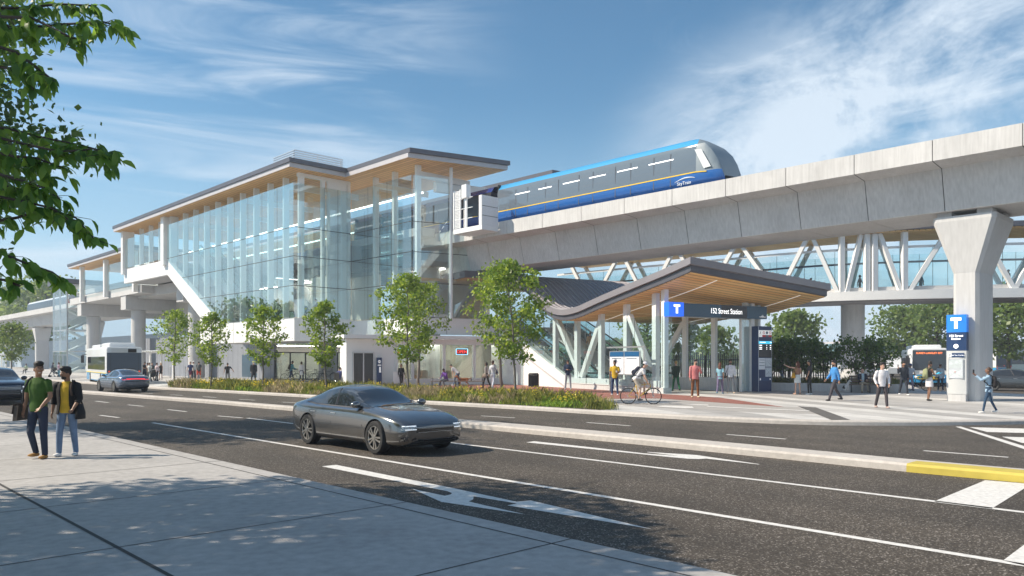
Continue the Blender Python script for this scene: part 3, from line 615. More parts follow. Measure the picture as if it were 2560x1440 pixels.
mb = MB(); sbox(mb, -.9, 7.2, 1.6, 1.9, 3.36, 3.4); qbox(mb, .5, 9, 2.4, 2.7, 3.3, 3.34); qbox(mb, .5, 9, .8, 1.0, 3.3, 3.34); ubox(mb, 46, 52.5, 37.0, 37.2, 8.9, 8.96); ubox(mb, 46, 52.5, 39.4, 39.6, 8.9, 8.96); ubox(mb, 58, 74, 34.8, 35.0, 8.9, 8.96); part(mb, 'ceiling_light', mat('ceiling_light', (1, .93, .8), .5, emit=12.0))
# washroom totem next to the lift door
NAVY = mat('navy_sign', (.015, .045, .13), .35); SIGNW = mat('sign_white', (.85, .85, .85), .5, emit=.25)
t = empty('pod_totem', 'slim navy totem sign with white oval symbol beside the dark pod doors', 'sign', S3(-2.55, -.25, PZ)); t.rotation_euler = (0, 0, math.atan2(D3.y, D3.x))
mb = MB(); mb.box((0, 0, 0), .36, .14, 2.0); mb.build('panel', NAVY, t)
mb = MB(); mb.ring((0, -.075, 1.72), (0, 1, 0), .085, .02, 20, 4); mb.box((0, -.08, 1.65), .035, .01, .14); mb.box((0, -.08, 1.44), .26, .01, .06); mb.box((.04, -.08, .95), .12, .01, .4); mb.build('symbol', SIGNW, t)
t = MB(); t.box((0, 0, 0), .75, .5, .95); t.box((0, 0, .955), .82, .56, .05); o = t.build('service_cabinet', WHITE); o.location = S3(-1.35, -1.0, PZ); tag(o, 'pale grey service cabinet standing in front of the white pod', 'cabinet')
# ---- escalators inside the bay
def escalator(name, label, p0, dirv, L0, rise, width, group):
    t = empty(name, label, 'escalator', p0, math.atan2(dirv.y, dirv.x), group)
    k = rise; fl = 1.4
    prof = [(0, 0), (fl, 0), (fl + L0, k), (2 * fl + L0, k)]
    for s in (-1, 1):
        y = s * width / 2
        mb = MB(); mb.prism([(x, y, z - .75) for x, z in prof] + [(x, y, z + .12) for x, z in prof[::-1]], (0, s * .12, 0)); fixn(mb.build('side_panel', ALU, t))
        mb = MB(); mb.prism([(x, y, z + .13) for x, z in prof] + [(x, y, z + .95) for x, z in prof[::-1]], (0, s * .02, 0)); fixn(mb.build('balustrade', GLASSB, t))
        mb = MB(); mb.tube([(-.12, y, .5), (-.05, y, .9), (.2, y, 1.0)] + [(x, y, z + 1.0) for x, z in prof[1:]], .05, 8); mb.build('handrail', BLACK, t)
    mb = MB(); n = int(k / .2); 
    mb.box((fl / 2, 0, -.05), fl, width - .06, .06)
    for i in range(n): mb.box((fl + L0 * (i + .5) / n, 0, k * i / n - .02), L0 / n + .03, width - .06, k / n)
    mb.box((fl * 1.5 + L0, 0, k - .05), fl, width - .06, .06); mb.build('steps', mat('escalator_step', (.13, .13, .13), .4, metal=.5), t)
    return t
for i, v in enumerate((29.9, 31.3)):
    escalator('escalator', ['metal sided escalator nearest the bay glass behind the diagonal white panel', 'metal sided escalator further inside the glass bay, behind another escalator'][i], UV(59.5, v, 5.1), D1, 12.0, 6.7, 1.0, 'escalators inside the glass bay')
# ---- glazed stair tower at the far end
t = empty('stair_tower', 'slender glazed stair tower with white flights beyond the left platform end', 'stair tower', (0, 0, 0))
for nm, qd in (('glazing', [[UV(125, 31, PZ), UV(132.5, 31, PZ), UV(132.5, 31, 13), UV(125, 31, 13)], [UV(125, 31, PZ), UV(125, 35.5, PZ), UV(125, 35.5, 13), UV(125, 31, 13)]]),):
    mb = MB()
    for q in qd: mb.quad(*q)
    mb.build(nm, glass('tower_glass', (.80, .90, .92), .13, 1.0), t)
mb = MB(); ubox(mb, 124.4, 133, 30.4, 36, 13.1, 13.7); mb.build('tower_roof', GREYM, t)
mb = MB()
for z in (3.2, 6.3, 9.4, 12.9): ubox(mb, 124.95, 132.5, 30.95, 35.5, z, z + .12)
for u, v in ((125.1, 31.1), (128.8, 31.1), (132.4, 31.1), (125.1, 35.4)): ubox(mb, u - .1, u + .1, v - .1, v + .1, PZ, 13)
fixn(mb.build('tower_frame', ALU, t))
for k in range(4):
    mb = MB(); z = .2 + k * 3.1; a, b = (31.6, 34.6)
    mb.bar(UV(126.2, a, z), UV(126.2, b, z + 1.55), 1.0, .3); mb.bar(UV(127.6, b, z + 1.55), UV(127.6, a, z + 3.1), 1.0, .3); mb.bar(UV(125.65, a, z + .8), UV(125.65, b, z + 2.35), .06, .9)
    mb.build('stair_flight', WSTEEL, t)
# ---------------------------------------------------------------- elevated guideway (v 36 .. 43)
GW = empty('guideway', 'pale concrete elevated railway viaduct with segment joints crossing above the plaza', 'viaduct', (0, 0, 0))
gv = 39.6
def gsec(u, y0=0.0):
    h = [(3.5, 11.46), (3.5, 10.55), (2.3, 10.43), (1.85, 8.6)]
    pts = [(-a, z) for a, z in h] + [(a, z) for a, z in h[::-1]] + [(3.22, 11.46), (3.22, 10.78), (-3.22, 10.78), (-3.22, 11.46)]
    return [UV(u, gv + a, z) for a, z in pts]
seg = 3.325; u0 = 11.4 - seg * 6
mb = MB(); us = [u0 + seg * i for i in range(75)]
for a, b in zip(us[:-1], us[1:]):
    mb.loft([gsec(a + .018), gsec(b - .018)])
fixn(mb.build('deck_segments', CONC, GW))
mb = MB()
for a in us[1:-1]:
    r = [p + (UV(a, gv, 10.2) - UV(a, gv, p.z)) * 0 for p in gsec(a)]
    q0 = [UV(a - .02, 0, 0) - UV(a, 0, 0) + p + (UV(a, gv, 10.0) - p) * .012 for p in r]; q1 = [p + (UV(a + .02, 0, 0) - UV(a - .02, 0, 0)) for p in q0]
    mb.loft([q0, q1], cap=False)
mb.build('segment_joint', JOINT, GW)
mb = MB()
for v in (37.2, 38.65, 40.6, 42.05): ubox(mb, u0, us[-1], v - .05, v + .05, 10.8, 10.95)
mb.build('rail', mat('rail_steel', (.2, .17, .15), .4, metal=.6), GW)
def pier(u, v, hs, label):
    t = empty('viaduct_pier', label, 'pier', UV(u, v, PZ), math.atan2(D1.y, D1.x), 'concrete piers carrying the viaduct')
    def octo(hx, hy, z, c=.32):
        return [(x, y, z) for x, y in ((hx - c, -hy), (hx, -hy + c), (hx, hy - c), (hx - c, hy), (-hx + c, hy), (-hx, hy - c), (-hx, -hy + c), (-hx + c, -hy))]
    top = 8.27 - PZ
    mb = MB(); mb.loft([octo(.52, 1.15, -.05, .14), octo(.52, 1.15, top - 2.4, .14)]); fixn(mb.build('shaft', CONC2, t))
    mb = MB(); mb.loft([octo(.523, 1.153, top - 2.4, .14), octo(1.26, 1.5, top - .1, .16), octo(1.26, 1.5, top + .12, .16)]); fixn(mb.build('flared_head', CONC2, t))
    for x in (.8, -.8):
        for y in (1.0, -1.0): mb = MB(); mb.box((x, y, top + .125), .6, .7, .22); mb.build('bearing_pad', CONC2, t)
    return t
pier(10.75, 39.5, 0, 'broad concrete pier with flared head behind the blue totem sign')
pier(177, 39.5, 0, 'hazy far pier with flared head left of the stair tower')
pier(143, 39.5, 0, 'far concrete pier half hidden behind the glazed stair tower')
# access cage at the platform end
t = empty('access_cage', 'white metal inspection cage with perforated gate fixed to the viaduct parapet beside train', 'cage', UV(40.0, 35.95, 11.1), math.atan2(D1.y, D1.x))
# local x = along the viaduct (away left), local y = away from road is negative side -> use +y towards road
WM = mat('cage_white', (.78, .79, .80), .4)
def lc(x, y, z): return (x, y, z)
yr = 1.0
mb = MB(); mb.box((0.2, yr * .75, -.35), 3.0, 1.5, .32); mb.build('base_tray', WM, t)
mb = MB(); mb.box((-1.25, .75, -.02), .08, 1.5, 2.0); mb.box((-1.12, 1.47, -.02), .25, .06, 2.0); mb.build('solid_panel', WM, t)
mb = MB()
for k in range(2): mb.box((-1.295, .75, .6 + .65 * k), .01, 1.45, .03)
mb.build('panel_joint', JOINT, t)
mb = MB(); mb.box((1.35, .75, -.02), .08, .12, 2.75); mb.box((.35, 1.46, -.02), .16, .1, 2.0); mb.box((.38, 1.46, 1.99), .5, .4, .9); mb.box((1.66, 1.46, -.02), .1, .1, 2.7); mb.box((.98, 1.46, -.02), .08, .08, 2.7); mb.build('post', WM, t)
mb = MB()
for z in (.6, 1.3, 2.0): mb.bar((1.6, 1.46, z), (-.3, 1.46, z), .04, .04)
mb.build('rail', WM, t)
mb = MB()
for i in range(9): mb.box((1.05 + .065 * i, 1.46, 0), .022, .02, 2.6)
for k in range(26): mb.box((1.32, 1.46, .05 + .1 * k), .6, .016, .045)
mb.build('perforated_gate', WM, t)
# ---------------------------------------------------------------- train
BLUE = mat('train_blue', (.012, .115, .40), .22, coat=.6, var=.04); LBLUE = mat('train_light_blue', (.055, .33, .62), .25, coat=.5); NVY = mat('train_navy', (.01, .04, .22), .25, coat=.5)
YEL = mat('train_yellow', (.85, .55, .02), .3); TWIN = mat('train_window', (.12, .15, .185), .04, coat=1.0); TWD = mat('train_window_dark', (.035, .04, .05), .08)
LITE = mat('train_light', (1, .98, .95), .4, emit=1.6)
lin_ = lambda a, b, n: [a + (b - a) * i / (n - 1) for i in range(n)]
def train(name, label, u_front, n_len, v, rear=False, body=BLUE, top=LBLUE, lights=True, nose=1, flat=False):
    """x forward, built in its own frame; forward is towards -u (towards the viewer) when nose=1"""
    t = empty(name, label, 'train', UV(u_front, v, 11.25), math.atan2(-D1.y * nose, -D1.x * nose))
    h = 1.28
    def sec(x, tp, wd, bot=.25):
        """half outline: bottom to roof centre"""
        return [(x, wd * .80, bot), (x, wd * .97, bot + .30), (x, wd, .62), (x, wd, 1.05), (x, wd * .995, 1.3), (x, wd * .965, 2.38), (x, wd * .90, 2.62), (x, wd * .70, tp - .14), (x, wd * .38, tp - .02), (x, 0, tp)]
    stations = [(-n_len, 3.02, h), (-n_len + .3, 3.12, h), (-2.6, 3.12, h), (-2.0, 3.09, h), (-1.55, 2.98, h * .985), (-1.1, 2.70, h * .96), (-.7, 2.28, h * .92), (-.35, 1.72, h * .86), (-.1, 1.15, h * .78), (0, .75, h * .68)]
    if flat: stations = stations[:3] + [(0, 3.12, h)]
    secs = []
    for x, tp, wd in stations:
        s = sec(x, 3.12, wd); s = [(a, b, min(c, tp - .02 * (9 - i) if tp < 3.0 else c)) for i, (a, b, c) in enumerate(s)]; s[-1] = (x, 0, tp); secs.append(s)
    def band(name, i0, i1, m, parent=t, k0=0, k1=None, off=0.0):
        mb = MB(); ks = secs[k0:k1]
        for sgn in (1, -1):
            mb.loft([[(p[0], sgn * (p[1] + off), p[2]) for p in s[i0:i1 + 1]] for s in ks], cap=False, closed=False)
        return fixn(mb.build(name, m, parent, smooth=True))
    band('lower_body', 0, 3, body); band('window_band', 3, 6, TWD if not lights else TWIN, k1=None if flat else 5); band('roof', 6, 9, top, k1=None if flat else 5)
    if not flat: band('windscreen', 6, 9, mat('nose_glass', (.20, .25, .29)), k0=4)
    if not flat: band('nose_glass', 3, 6, mat('nose_glass', (.20, .25, .29), .04, coat=1.0), k0=4)
    mb = MB()
    for sgn in (1, -1): mb.bar((-n_len + .1, sgn * (h + .005), 1.06), (-1.6, sgn * (h + .005), 1.06), .02, .055); mb.bar((-1.6, sgn * (h + .004), 1.06), (-.9, sgn * (h * .97), 1.0), .02, .05)
    mb.build('yellow_stripe', YEL, t)
    mb = MB(); mb.box((-n_len - .03, 0, .3), .06, 2.3, 2.7); mb.build('rear_gangway', BLACK, t)
    mb = MB()
    for x in (-3.2, -6.0, -8.9, -11.8, -14.6):
        if -x < n_len - .5:
            for sgn in (1, -1):
                for dx in (0, 1.15): mb.bar((x - dx, sgn * (h + .004), .5), (x - dx, sgn * (h * .968 + .006), 2.36), .012, .05)
    mb.build('door_joint', mat('train_seam', (.07, .08, .1), .3), t)
    if lights:
        mb = MB()
        for x0, x1 in ((-3.0, -4.7), (-5.5, -7.0), (-7.9, -9.2), (-10.0, -11.4), (-12.4, -13.6), (-14.4, -15.8)):
            if -x1 < n_len - .3:
                for sgn in (1, -1): mb = MB(); mb.bar((x0, sgn * (h * .979 + .006), 2.02), (x1, sgn * (h * .979 + .006), 2.02), .012, .05); mb.build('saloon_light', LITE, t)
        mb = MB()
        for sgn in (1, -1):
            mb.add([(-1.62, sgn * (h + .012), 2.30), (-1.2, sgn * (h + .006), 2.26), (-.62, sgn * (h * .965 + .012), 1.22), (-1.05, sgn * (h * .985 + .012), 1.18)], [(0, 1, 2, 3)]); mb.build('cab_pillar', mat('cab_white', (.72, .75, .76), .35), t); mb = MB()
        mb = MB()
        for sgn in (1, -1): mb.tube([(-2.9 + .1 * i, sgn * (h + .006 if i < 13 else h + .004), .68 + .16 * math.sin(i / 13 * 2.6)) for i in range(14)], [.01 + .025 * math.sin(i / 13 * 3.1) for i in range(14)], 6)
        mb.build('crest', mat('crest_white', (.75, .8, .85), .5), t)
        text('lettering', 'SkyTrain', .26, mat('crest_white', (.75, .8, .85), .5), t, (-2.75, -(h + .012), .48), (1, 0, 0), Z, .002)
    mb = MB()
    for x in (-2.4, -n_len + 2.2):
        for sgn in (1, -1): mb.disc((x - .8, sgn * .72, .2), (0, 1, 0), .34, .14, 16); mb.disc((x + .8, sgn * .72, .2), (0, 1, 0), .34, .14, 16)
    mb.build('bogie_wheel', DARK, t)
    return t
train('lead_car', 'bright blue train car with sloped glazed nose leaving the station on viaduct', 22.0, 17.6, 37.95)
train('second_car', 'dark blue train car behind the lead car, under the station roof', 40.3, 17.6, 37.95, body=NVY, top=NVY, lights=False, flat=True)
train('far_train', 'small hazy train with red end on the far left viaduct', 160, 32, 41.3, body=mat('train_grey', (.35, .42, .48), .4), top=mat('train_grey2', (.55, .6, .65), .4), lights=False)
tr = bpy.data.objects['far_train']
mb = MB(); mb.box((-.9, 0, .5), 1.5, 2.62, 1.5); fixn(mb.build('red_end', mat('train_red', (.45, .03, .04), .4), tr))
# ---------------------------------------------------------------- curved footbridge behind the viaduct
FB = empty('footbridge', 'curved white trussed footbridge with glass sides and timber soffit behind the viaduct', 'footbridge', (0, 0, 0))
def spl(pts, n):
    out = []; P = [Vector(p) for p in pts]; P = [P[0] * 2 - P[1]] + P + [P[-1] * 2 - P[-2]]
    for i in range(1, len(P) - 2):
        for k in range(n):
            t = k / n; a, b, c, d = P[i - 1:i + 3]
            out.append(.5 * ((2 * b) + (c - a) * t + (2 * a - 5 * b + 4 * c - d) * t * t + (3 * b - a - 3 * c + d) * t ** 3))
    out.append(P[-2]); return out
near = spl([(4.5, 80, 0), (11, 74, 0), (18.3, 67.8, 0), (23.8, 63.1, 0), (30.2, 60, 0), (37.3, 58.4, 0), (46, 57.4, 0), (56, 57.4, 0)], 6)
BW = 4.6; far = []
for i, p in enumerate(near):
    t = (near[min(i + 1, len(near) - 1)] - near[max(i - 1, 0)]).normalized(); far.append(p + Vector((-t.y, t.x, 0)) * BW)
def atpx(px, line=near):
    for a, b in zip(line[:-1], line[1:]):
        xa, xb = a.x / a.y * F + HX, b.x / b.y * F + HX
        if xa <= px <= xb: return a.lerp(b, (px - xa) / (xb - xa))
    return line[-1]
ZB, ZF, ZR = 6.6, 7.3, 11.9
def sweep(name, m, prof, parent=FB, auto=30):
    """prof: (offset across from the near line, z) polygon"""
    mb = MB(); mb.loft([[p + (q - p) * (o / BW) + Z * z for o, z in prof] for p, q in zip(near, far)]); return fixn(mb.build(name, m, parent, auto=auto))
sweep('edge_beam', WSTEEL, [(-.25, ZB + .1), (-.25, ZF + .1), (.15, ZF + .1), (.15, ZB + .1)])
sweep('edge_beam', WSTEEL, [(BW - .15, ZB + .1), (BW - .15, ZF + .1), (BW + .25, ZF + .1), (BW + .25, ZB + .1)])
sweep('deck', mat('bridge_deck', (.26, .25, .26), .7, var=.06), [(.16, ZB), (.16, ZF - .1), (BW - .16, ZF - .1), (BW - .16, ZB)])
sweep('roof', GREYM, [(-.7, ZR + .12), (-.7, ZR + .5), (BW + .7, ZR + .5), (BW + .7, ZR + .12)])
sweep('wood_soffit', WOOD_3, [(-.5, ZR + .02), (-.5, ZR + .1), (BW + .5, ZR + .1), (BW + .5, ZR + .02)])
sweep('handrail', WSTEEL, [(.3, 10.72), (.3, 10.9), (.42, 10.9), (.42, 10.72)])
sweep('far_rail', GREYM, [(BW - .4, 10.0), (BW - .4, 10.16), (BW - .3, 10.16), (BW - .3, 10.0)])
sweep('kerb_upstand', CONC2, [(.17, ZF - .08), (.17, ZF + .42), (.27, ZF + .42), (.27, ZF - .08)])
gl = mat('x', (1, 1, 1)); BG = glass('bridge_glass', (.80, .93, .94), .07, 1.0)
mb = MB(); mb.loft([[p + (q - p) * .09 + Z * (ZF + .4), p + (q - p) * .09 + Z * 10.7] for p, q in zip(near, far)], cap=False, closed=False); mb.build('glazing', BG, FB)
mb = MB(); mb.loft([[p + (q - p) * .93 + Z * ZF, p + (q - p) * .93 + Z * 10.7] for p, q in zip(near, far)], cap=False, closed=False); mb.build('glazing', BG, FB)
mb = MB()
for i in range(2, len(near) - 1, 2):
    p, q = near[i], far[i]
    for f in (.088, .932): b = p + (q - p) * f; mb.bar(b + Z * ZF, b + Z * 10.7, .025, .025)
mb.build('glass_joint', DARK, FB)
def trs(px0, z0, px1, z1, w=.34):
    for ln, off in ((near, -.05), (far, .0)):
        a = atpx(px0); b = atpx(px1)
        if ln is far:
            a = min(far, key=lambda q: abs(near[far.index(q)].x - a.x)) if False else a + (far[len(far) // 2] - near[len(near) // 2]) * 1.0; b = b + (far[len(far) // 2] - near[len(near) // 2]) * 1.0
        mb = MB(); mb.bar(a + Z * z0, b + Z * z1, w, w * .9); mb.build('truss_post' if px0 == px1 else 'truss_diagonal', WSTEEL, FB)
for px in (2104, 2167, 2186, 2261): trs(px, ZF, px, ZR, .42)
for b, tps in ((1480, (1425, 1545)), (1620, (1560, 1682)), (1762, (1697, 1838)), (1945, (1853, 2018)), (2095, (2032,)), (2116, (2152,)), (2251, (2198,)), (2273, (2368,)), (2535, (2450, 2625))):
    for tp in tps: trs(b, ZF, tp, ZR)
mb = MB(); c = atpx(2142) + Vector((1.4, 3.9, 0)); mb.cyl(Vector((c.x, c.y, PZ - .02)), .93, ZB - PZ + .05, 28); mb.build('bridge_pier', CONC2, FB, auto=40)
# ---------------------------------------------------------------- entrance pavilion
A0 = Vector((8.3, 42.0, 0))
def E(s, t, z=0.0): return A0 + D3 * s + D4 * t + Z * z
def ebox(mb, s0, s1, t0, t1, z0, z1): return mb.prism([E(s0, t0, z0), E(s1, t0, z0), E(s1, t1, z0), E(s0, t1, z0)], (0, 0, z1 - z0))
EP = empty('entrance_pavilion', 'glazed station entrance with wave shaped ribbed metal roof and timber soffit', 'entrance', (0, 0, 0))
zt_pts = [(-3, 7.2), (-.94, 6.8), (2.68, 6.2), (5.28, 5.75), (7.43, 5.33), (8.6, 5.22), (9.5, 5.22), (10.7, 5.42), (11.8, 5.85), (13, 6.65), (14.2, 7.4), (15.5, 7.95), (17, 8.2), (22, 8.25)]
def zt(t, s=-.8):
    a = np.interp(t, [p[0] for p in zt_pts], [p[1] for p in zt_pts])
    f = min(max((9 - t) / 8.0, 0), 1); return float(a) - (s + .8) / 10.3 * .9 * f
tv = []
for i in range(90): tv.append(-3 + 25 * i / 89)
zs = [np.mean([zt(t + d) for d in (-.5, -.25, 0, .25, .5)]) if 0 < i < 89 else zt(t) for i, t in enumerate(tv)]
def zz_(i, s): return float(zs[i]) - (s + .8) / 10.3 * .9 * min(max((9 - tv[i]) / 8.0, 0), 1)
S0, S1 = -.8, 9.5
def sheetroof(name, m, s0, s1, da, db, i0=0, i1=90, t_in=0.0):
    mb = MB(); rings = []
    for i in range(i0, i1):
        t = tv[i] + (t_in if i == 0 else 0)
        rings.append([E(s0, t, zz_(i, s0) + da), E(s1, t, zz_(i, s1) + da), E(s1, t, zz_(i, s1) + db), E(s0, t, zz_(i, s0) + db)])
    mb.loft(rings); return fixn(mb.build(name, m, EP, auto=30))
ROOFM = mat('ribbed_roof_metal', (.27, .255, .275), .42, metal=.25, var=.05, scale=1.5)
sheetroof('roof', ROOFM, S0, S1, -.36, 0)
sheetroof('roof_fascia', GREYM, S0 + .14, S1 - .14, -.68, -.355, t_in=.14)
sheetroof('wood_soffit', WOOD_C, S0 + .22, S1 - .22, -.72, -.675, t_in=.24)
mb = MB()
for k in range(26):
    s = S0 + .2 + .4 * k
    mb.loft([[E(s - .018, tv[i], zz_(i, s)), E(s - .018, tv[i], zz_(i, s) + .05), E(s + .018, tv[i], zz_(i, s) + .05), E(s + .018, tv[i], zz_(i, s))] for i in range(0, 84)])
mb.build('standing_seam', mat('seam_metal', (.46, .44, .46), .4, metal=.3), EP)
mb = MB()
for s in (1.5, 7.7): mb.loft([[E(s - .035, tv[i], zz_(i, s) - .735), E(s + .035, tv[i], zz_(i, s) - .735), E(s + .035, tv[i], zz_(i, s) - .715), E(s - .035, tv[i], zz_(i, s) - .715)] for i in range(2, 60)])
mb.build('soffit_channel', mat('channel_glow', (1, .95, .86), .5, emit=.25), EP)  # plain grey channels with a faint added glow, not lamps
def zsof(t, s): i = min(range(90), key=lambda k: abs(tv[k] - t)); return zz_(i, s) - .73
def epost(s, t, z0=PZ, w=.3, d=.3):
    mb = MB(); ebox(mb, s - w / 2, s + w / 2, t - d / 2, t + d / 2, z0, zsof(t, s) + .02); return mb.build('post', WSTEEL, EP)
LT = [.18, 1.0, 3.69, 6.28, 9.0, 11.7]
for i, t in enumerate(LT): epost(.2 if i else .16, t, w=.28, d=.34 if i else .3)
def brace(s, t0, z0, t1, z1):
    mb = MB(); mb.bar(E(s, t0, z0), E(s, t1, z1), .3, .3); mb.build('brace', WSTEEL, EP)
brace(.25, 11.5, 4.7, 8.7, .9); brace(.25, 6.35, 4.5, 8.5, .9); brace(.25, 3.5, 4.6, 1.6, 1.5)
# plinth and glass of the road side wall
mb = MB(); ebox(mb, -.06, .5, 0.02, 10.2, PZ - .02, .46); part(mb, 'plinth', CONC2, parent=EP)
mb = MB(); ebox(mb, -.1, .52, .35, 10.0, .465, .84); part(mb, 'plinth_cap', WHITE, parent=EP)
mb = MB(); mb.prism([E(-.05, t, z) for t, z in ((9.3, PZ), (10.05, .9), (19.5, 4.75), (21, 4.75), (21, PZ))], D3 * .25); part(mb, 'stringer_wall', WHITE, parent=EP)
mb = MB(); mb.prism([E(-.075, t, z) for t, z in ((10.2, PZ + .02), (19.5, 3.7), (19.5, 3.78), (10.0, .24))], D3 * .02); part(mb, 'stringer_trim', GREYL, parent=EP)
mb = MB(); mb.quad(E(-.12, 0, .5), E(-.12, 10, .5), E(-.12, 10, 4.4), E(-.12, 0, 4.4)); mb.add([E(-.12, 10.02, .95), E(-.12, 19, 4.6), E(-.12, 19, 6.6), E(-.12, 13, 5.6), E(-.12, 10.02, 4.5)], [(0, 1, 2, 3, 4)]); mb.quad(E(-.12, -.02, PZ), E(.5, -.02, PZ), E(.5, -.02, 4.35), E(-.12, -.02, 4.35))
mb.build('side_glazing', glass('entrance_glass', (.82, .92, .93), .07, .40), EP)
mb = MB()
for t in (.02, 2.5, 5.0, 7.5, 9.98): mb.bar(E(-.125, t, .5), E(-.125, t, 4.4), .02, .02)
mb.build('glazing_joint', DARK, EP)
# right side along the road direction, with low wall, posts and rails
def E2(a, z=0.0, o=0.0): return Vector((13.6, 45.0, 0)) + D1 * a + D2 * o + Z * z
for a in (0, 2.05, 4.1, 6.2, 8.4):
    p = E2(a); ds = p - A0; s, t = ds.dot(D3), ds.dot(D4); z0 = PZ if a == 0 else .9
    mb = MB(); mb.prism([E2(a - .14, z0, -.14), E2(a + .14, z0, -.14), E2(a + .14, z0, .14), E2(a - .14, z0, .14)], (0, 0, zsof(t, s) - z0 + .02)); mb.build('post', WSTEEL, EP)
for a0, z0, a1, z1 in ((4.2, 4.3, 6.0, 1.6), (8.3, 4.3, 6.4, 1.2)):
    mb = MB(); mb.bar(E2(a0, z0), E2(a1, z1), .28, .28); mb.build('brace', WSTEEL, EP)
mb = MB(); mb.prism([E2(.5, PZ - .02, -.1), E2(9, PZ - .02, -.1), E2(9, PZ - .02, .3), E2(.5, PZ - .02, .3)], (0, 0, .8)); part(mb, 'low_wall', CONC2, parent=EP)
mb = MB(); mb.quad(E2(.2, .95, .1), E2(9, .95, .1), E2(9, 4.4, .1), E2(.2, 4.4, .1)); mb.build('side_glazing', GLASSD, EP)
mb = MB(); ebox(mb, 6.3, 6.55, -.12, .3, PZ, zsof(0, 6.4)); ebox(mb, 7.05, 7.25, .1, .4, PZ, zsof(.2, 7.1)); mb.build('post', WSTEEL, EP)
mb = MB(); mb.quad(E(5.55, -.05, PZ), E(6.2, -.05, PZ), E(6.2, -.05, 4.3), E(5.55, -.05, 4.3)); mb.build('wing_glazing', GLASS, EP)
mb = MB(); ebox(mb, 5.5, 5.56, -.12, .05, PZ, 4.34); mb.build('wing_post', WSTEEL, EP)
# portal beam under the sign
mb = MB(); ebox(mb, .5, 7.2, .12, .4, 4.36, 4.7); mb.build('portal_beam', WSTEEL, EP)
for i, (s, t0) in enumerate(((1.1, 7.0), (4.6, 5.0))):
    escalator('escalator', ['entrance escalator beside the street side glass wall', 'entrance escalator on the far side of the concrete stair'][i], E(s, t0, PZ), D4, 11.0, 4.6, 1.0, 'escalators inside the entrance')
t = empty('stair', 'broad grey concrete stair between two escalators inside the entrance', 'stair', E(2.85, 5.6, PZ), math.atan2(D4.y, D4.x))
mb = MB()
for i in range(26): mb.box((.42 * i + .21, 0, 0 if i < 3 else .17 * (i - 3)), .42, 1.9, .17 if i < 3 else .51)
fixn(mb.build('steps', CONC2, t))
mb = MB()
for y in (-.98, .98):
    mb.bar((0, y, .95), (11, y, 5.35), .05, .05)
    for k in range(9): mb.bar((.3 + 1.28 * k, y, .1 + .51 * k), (.3 + 1.28 * k, y, 1.0 + .52 * k), .035, .035)
mb.build('handrail', ALU, t)
# flat canopy of the upper hall beside the tower
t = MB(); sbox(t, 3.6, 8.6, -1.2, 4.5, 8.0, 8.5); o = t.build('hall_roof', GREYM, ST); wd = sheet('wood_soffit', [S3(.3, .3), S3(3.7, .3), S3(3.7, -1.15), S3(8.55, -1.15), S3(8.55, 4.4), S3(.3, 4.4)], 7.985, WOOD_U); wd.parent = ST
# ---------------------------------------------------------------- name sign with T emblem
SB = mat('sign_slate', (.045, .10, .165), .35); SBK = mat('sign_screen_black', (.018, .012, .016), .15); TB = mat('emblem_blue', (.015, .12, .75), .3, emit=.75); TXT = mat('sign_letter_white', (1, 1, 1), .4, emit=1.0)
sg = empty('station_sign', 'long slate blue station name sign with glowing T emblem above the entrance', 'sign', E(0, -.34, 4.37), math.atan2(D3.y, D3.x))
mb = MB(); mb.box((4.15, .16, 0), 6.3, .32, .72); mb.build('board', SB, sg)
mb = MB(); mb.box((4.75, -.006, .012), 1.95, .012, .70); mb.build('screen', SBK, sg)
mb = MB(); mb.box((.48, .14, -.01), 1.02, .44, .76); mb.build('emblem_block', TB, sg)
mb = MB(); mb.box((.5, -.09, .14), .14, .012, .36); mb.box((.5, -.09, .502), .44, .012, .12); mb.build('emblem_letter', TXT, sg)
text('lettering', '152 Street Station', .43, TXT, sg, (2.95, -.014, .22), (1, 0, 0), Z, .004, 'LEFT', 0, .76)
mb = MB(); mb.box((6.95, -.004, .1), .5, .006, .03); mb.box((6.95, -.004, .15), .2, .006, .02); mb.tube([(6.9, -.004, .17), (6.95, -.004, .24), (7.0, -.004, .17)], .008, 4); mb.build('small_crest', SIGNW, sg)
# information kiosk right of the entrance
kb = mat('kiosk_navy', (.016, .035, .12), .3); pap = mat('map_paper', (.62, .66, .70), .5, var=.22, scale=7); papw = mat('notice_paper', (.78, .80, .84), .5, var=.06, scale=12)
kk = empty('information_kiosk', 'tall navy information kiosk with map panels and departures screen beside entrance', 'kiosk', E(6.25, -.6, PZ), math.atan2(D3.y, D3.x))
mb = MB(); mb.box((.62, .25, 0), 1.12, .5, 3.78); mb.build('cabinet', kb, kk)
def kp(name, x0, x1, z0, z1, m, y=-.006): mb = MB(); mb.box(((x0 + x1) / 2, y, z0), x1 - x0, .012, z1 - z0); return mb.build(name, m, kk)
kp('icon_strip', .12, 1.14, 3.16, 3.55, SIGNW); kp('red_band', .40, 1.14, 3.16, 3.28, mat('sign_red', (.55, .02, .03), .4), -.014)
kp('grey_band', .66, .88, 3.165, 3.275, mat('sign_slate2', (.1, .15, .2), .4), -.020)
text('question_mark', '?', .34, SBK, kk, (.17, -.014, 3.24), (1, 0, 0), Z, .003)
mb = MB()
for x in (.52, 1.02): mb.ring((x, -.014, 3.41), (0, 1, 0), .075, .012, 18, 4); mb.bar((x - .05, -.014, 3.46), (x + .05, -.014, 3.36), .015, .006)
mb.build('no_entry_icon', mat('sign_red', (.55, .02, .03)), kk)
mb = MB(); mb.disc((.77, -.014, 3.41), (0, 1, 0), .085, .006, 18); mb.build('round_icon', SB, kk)
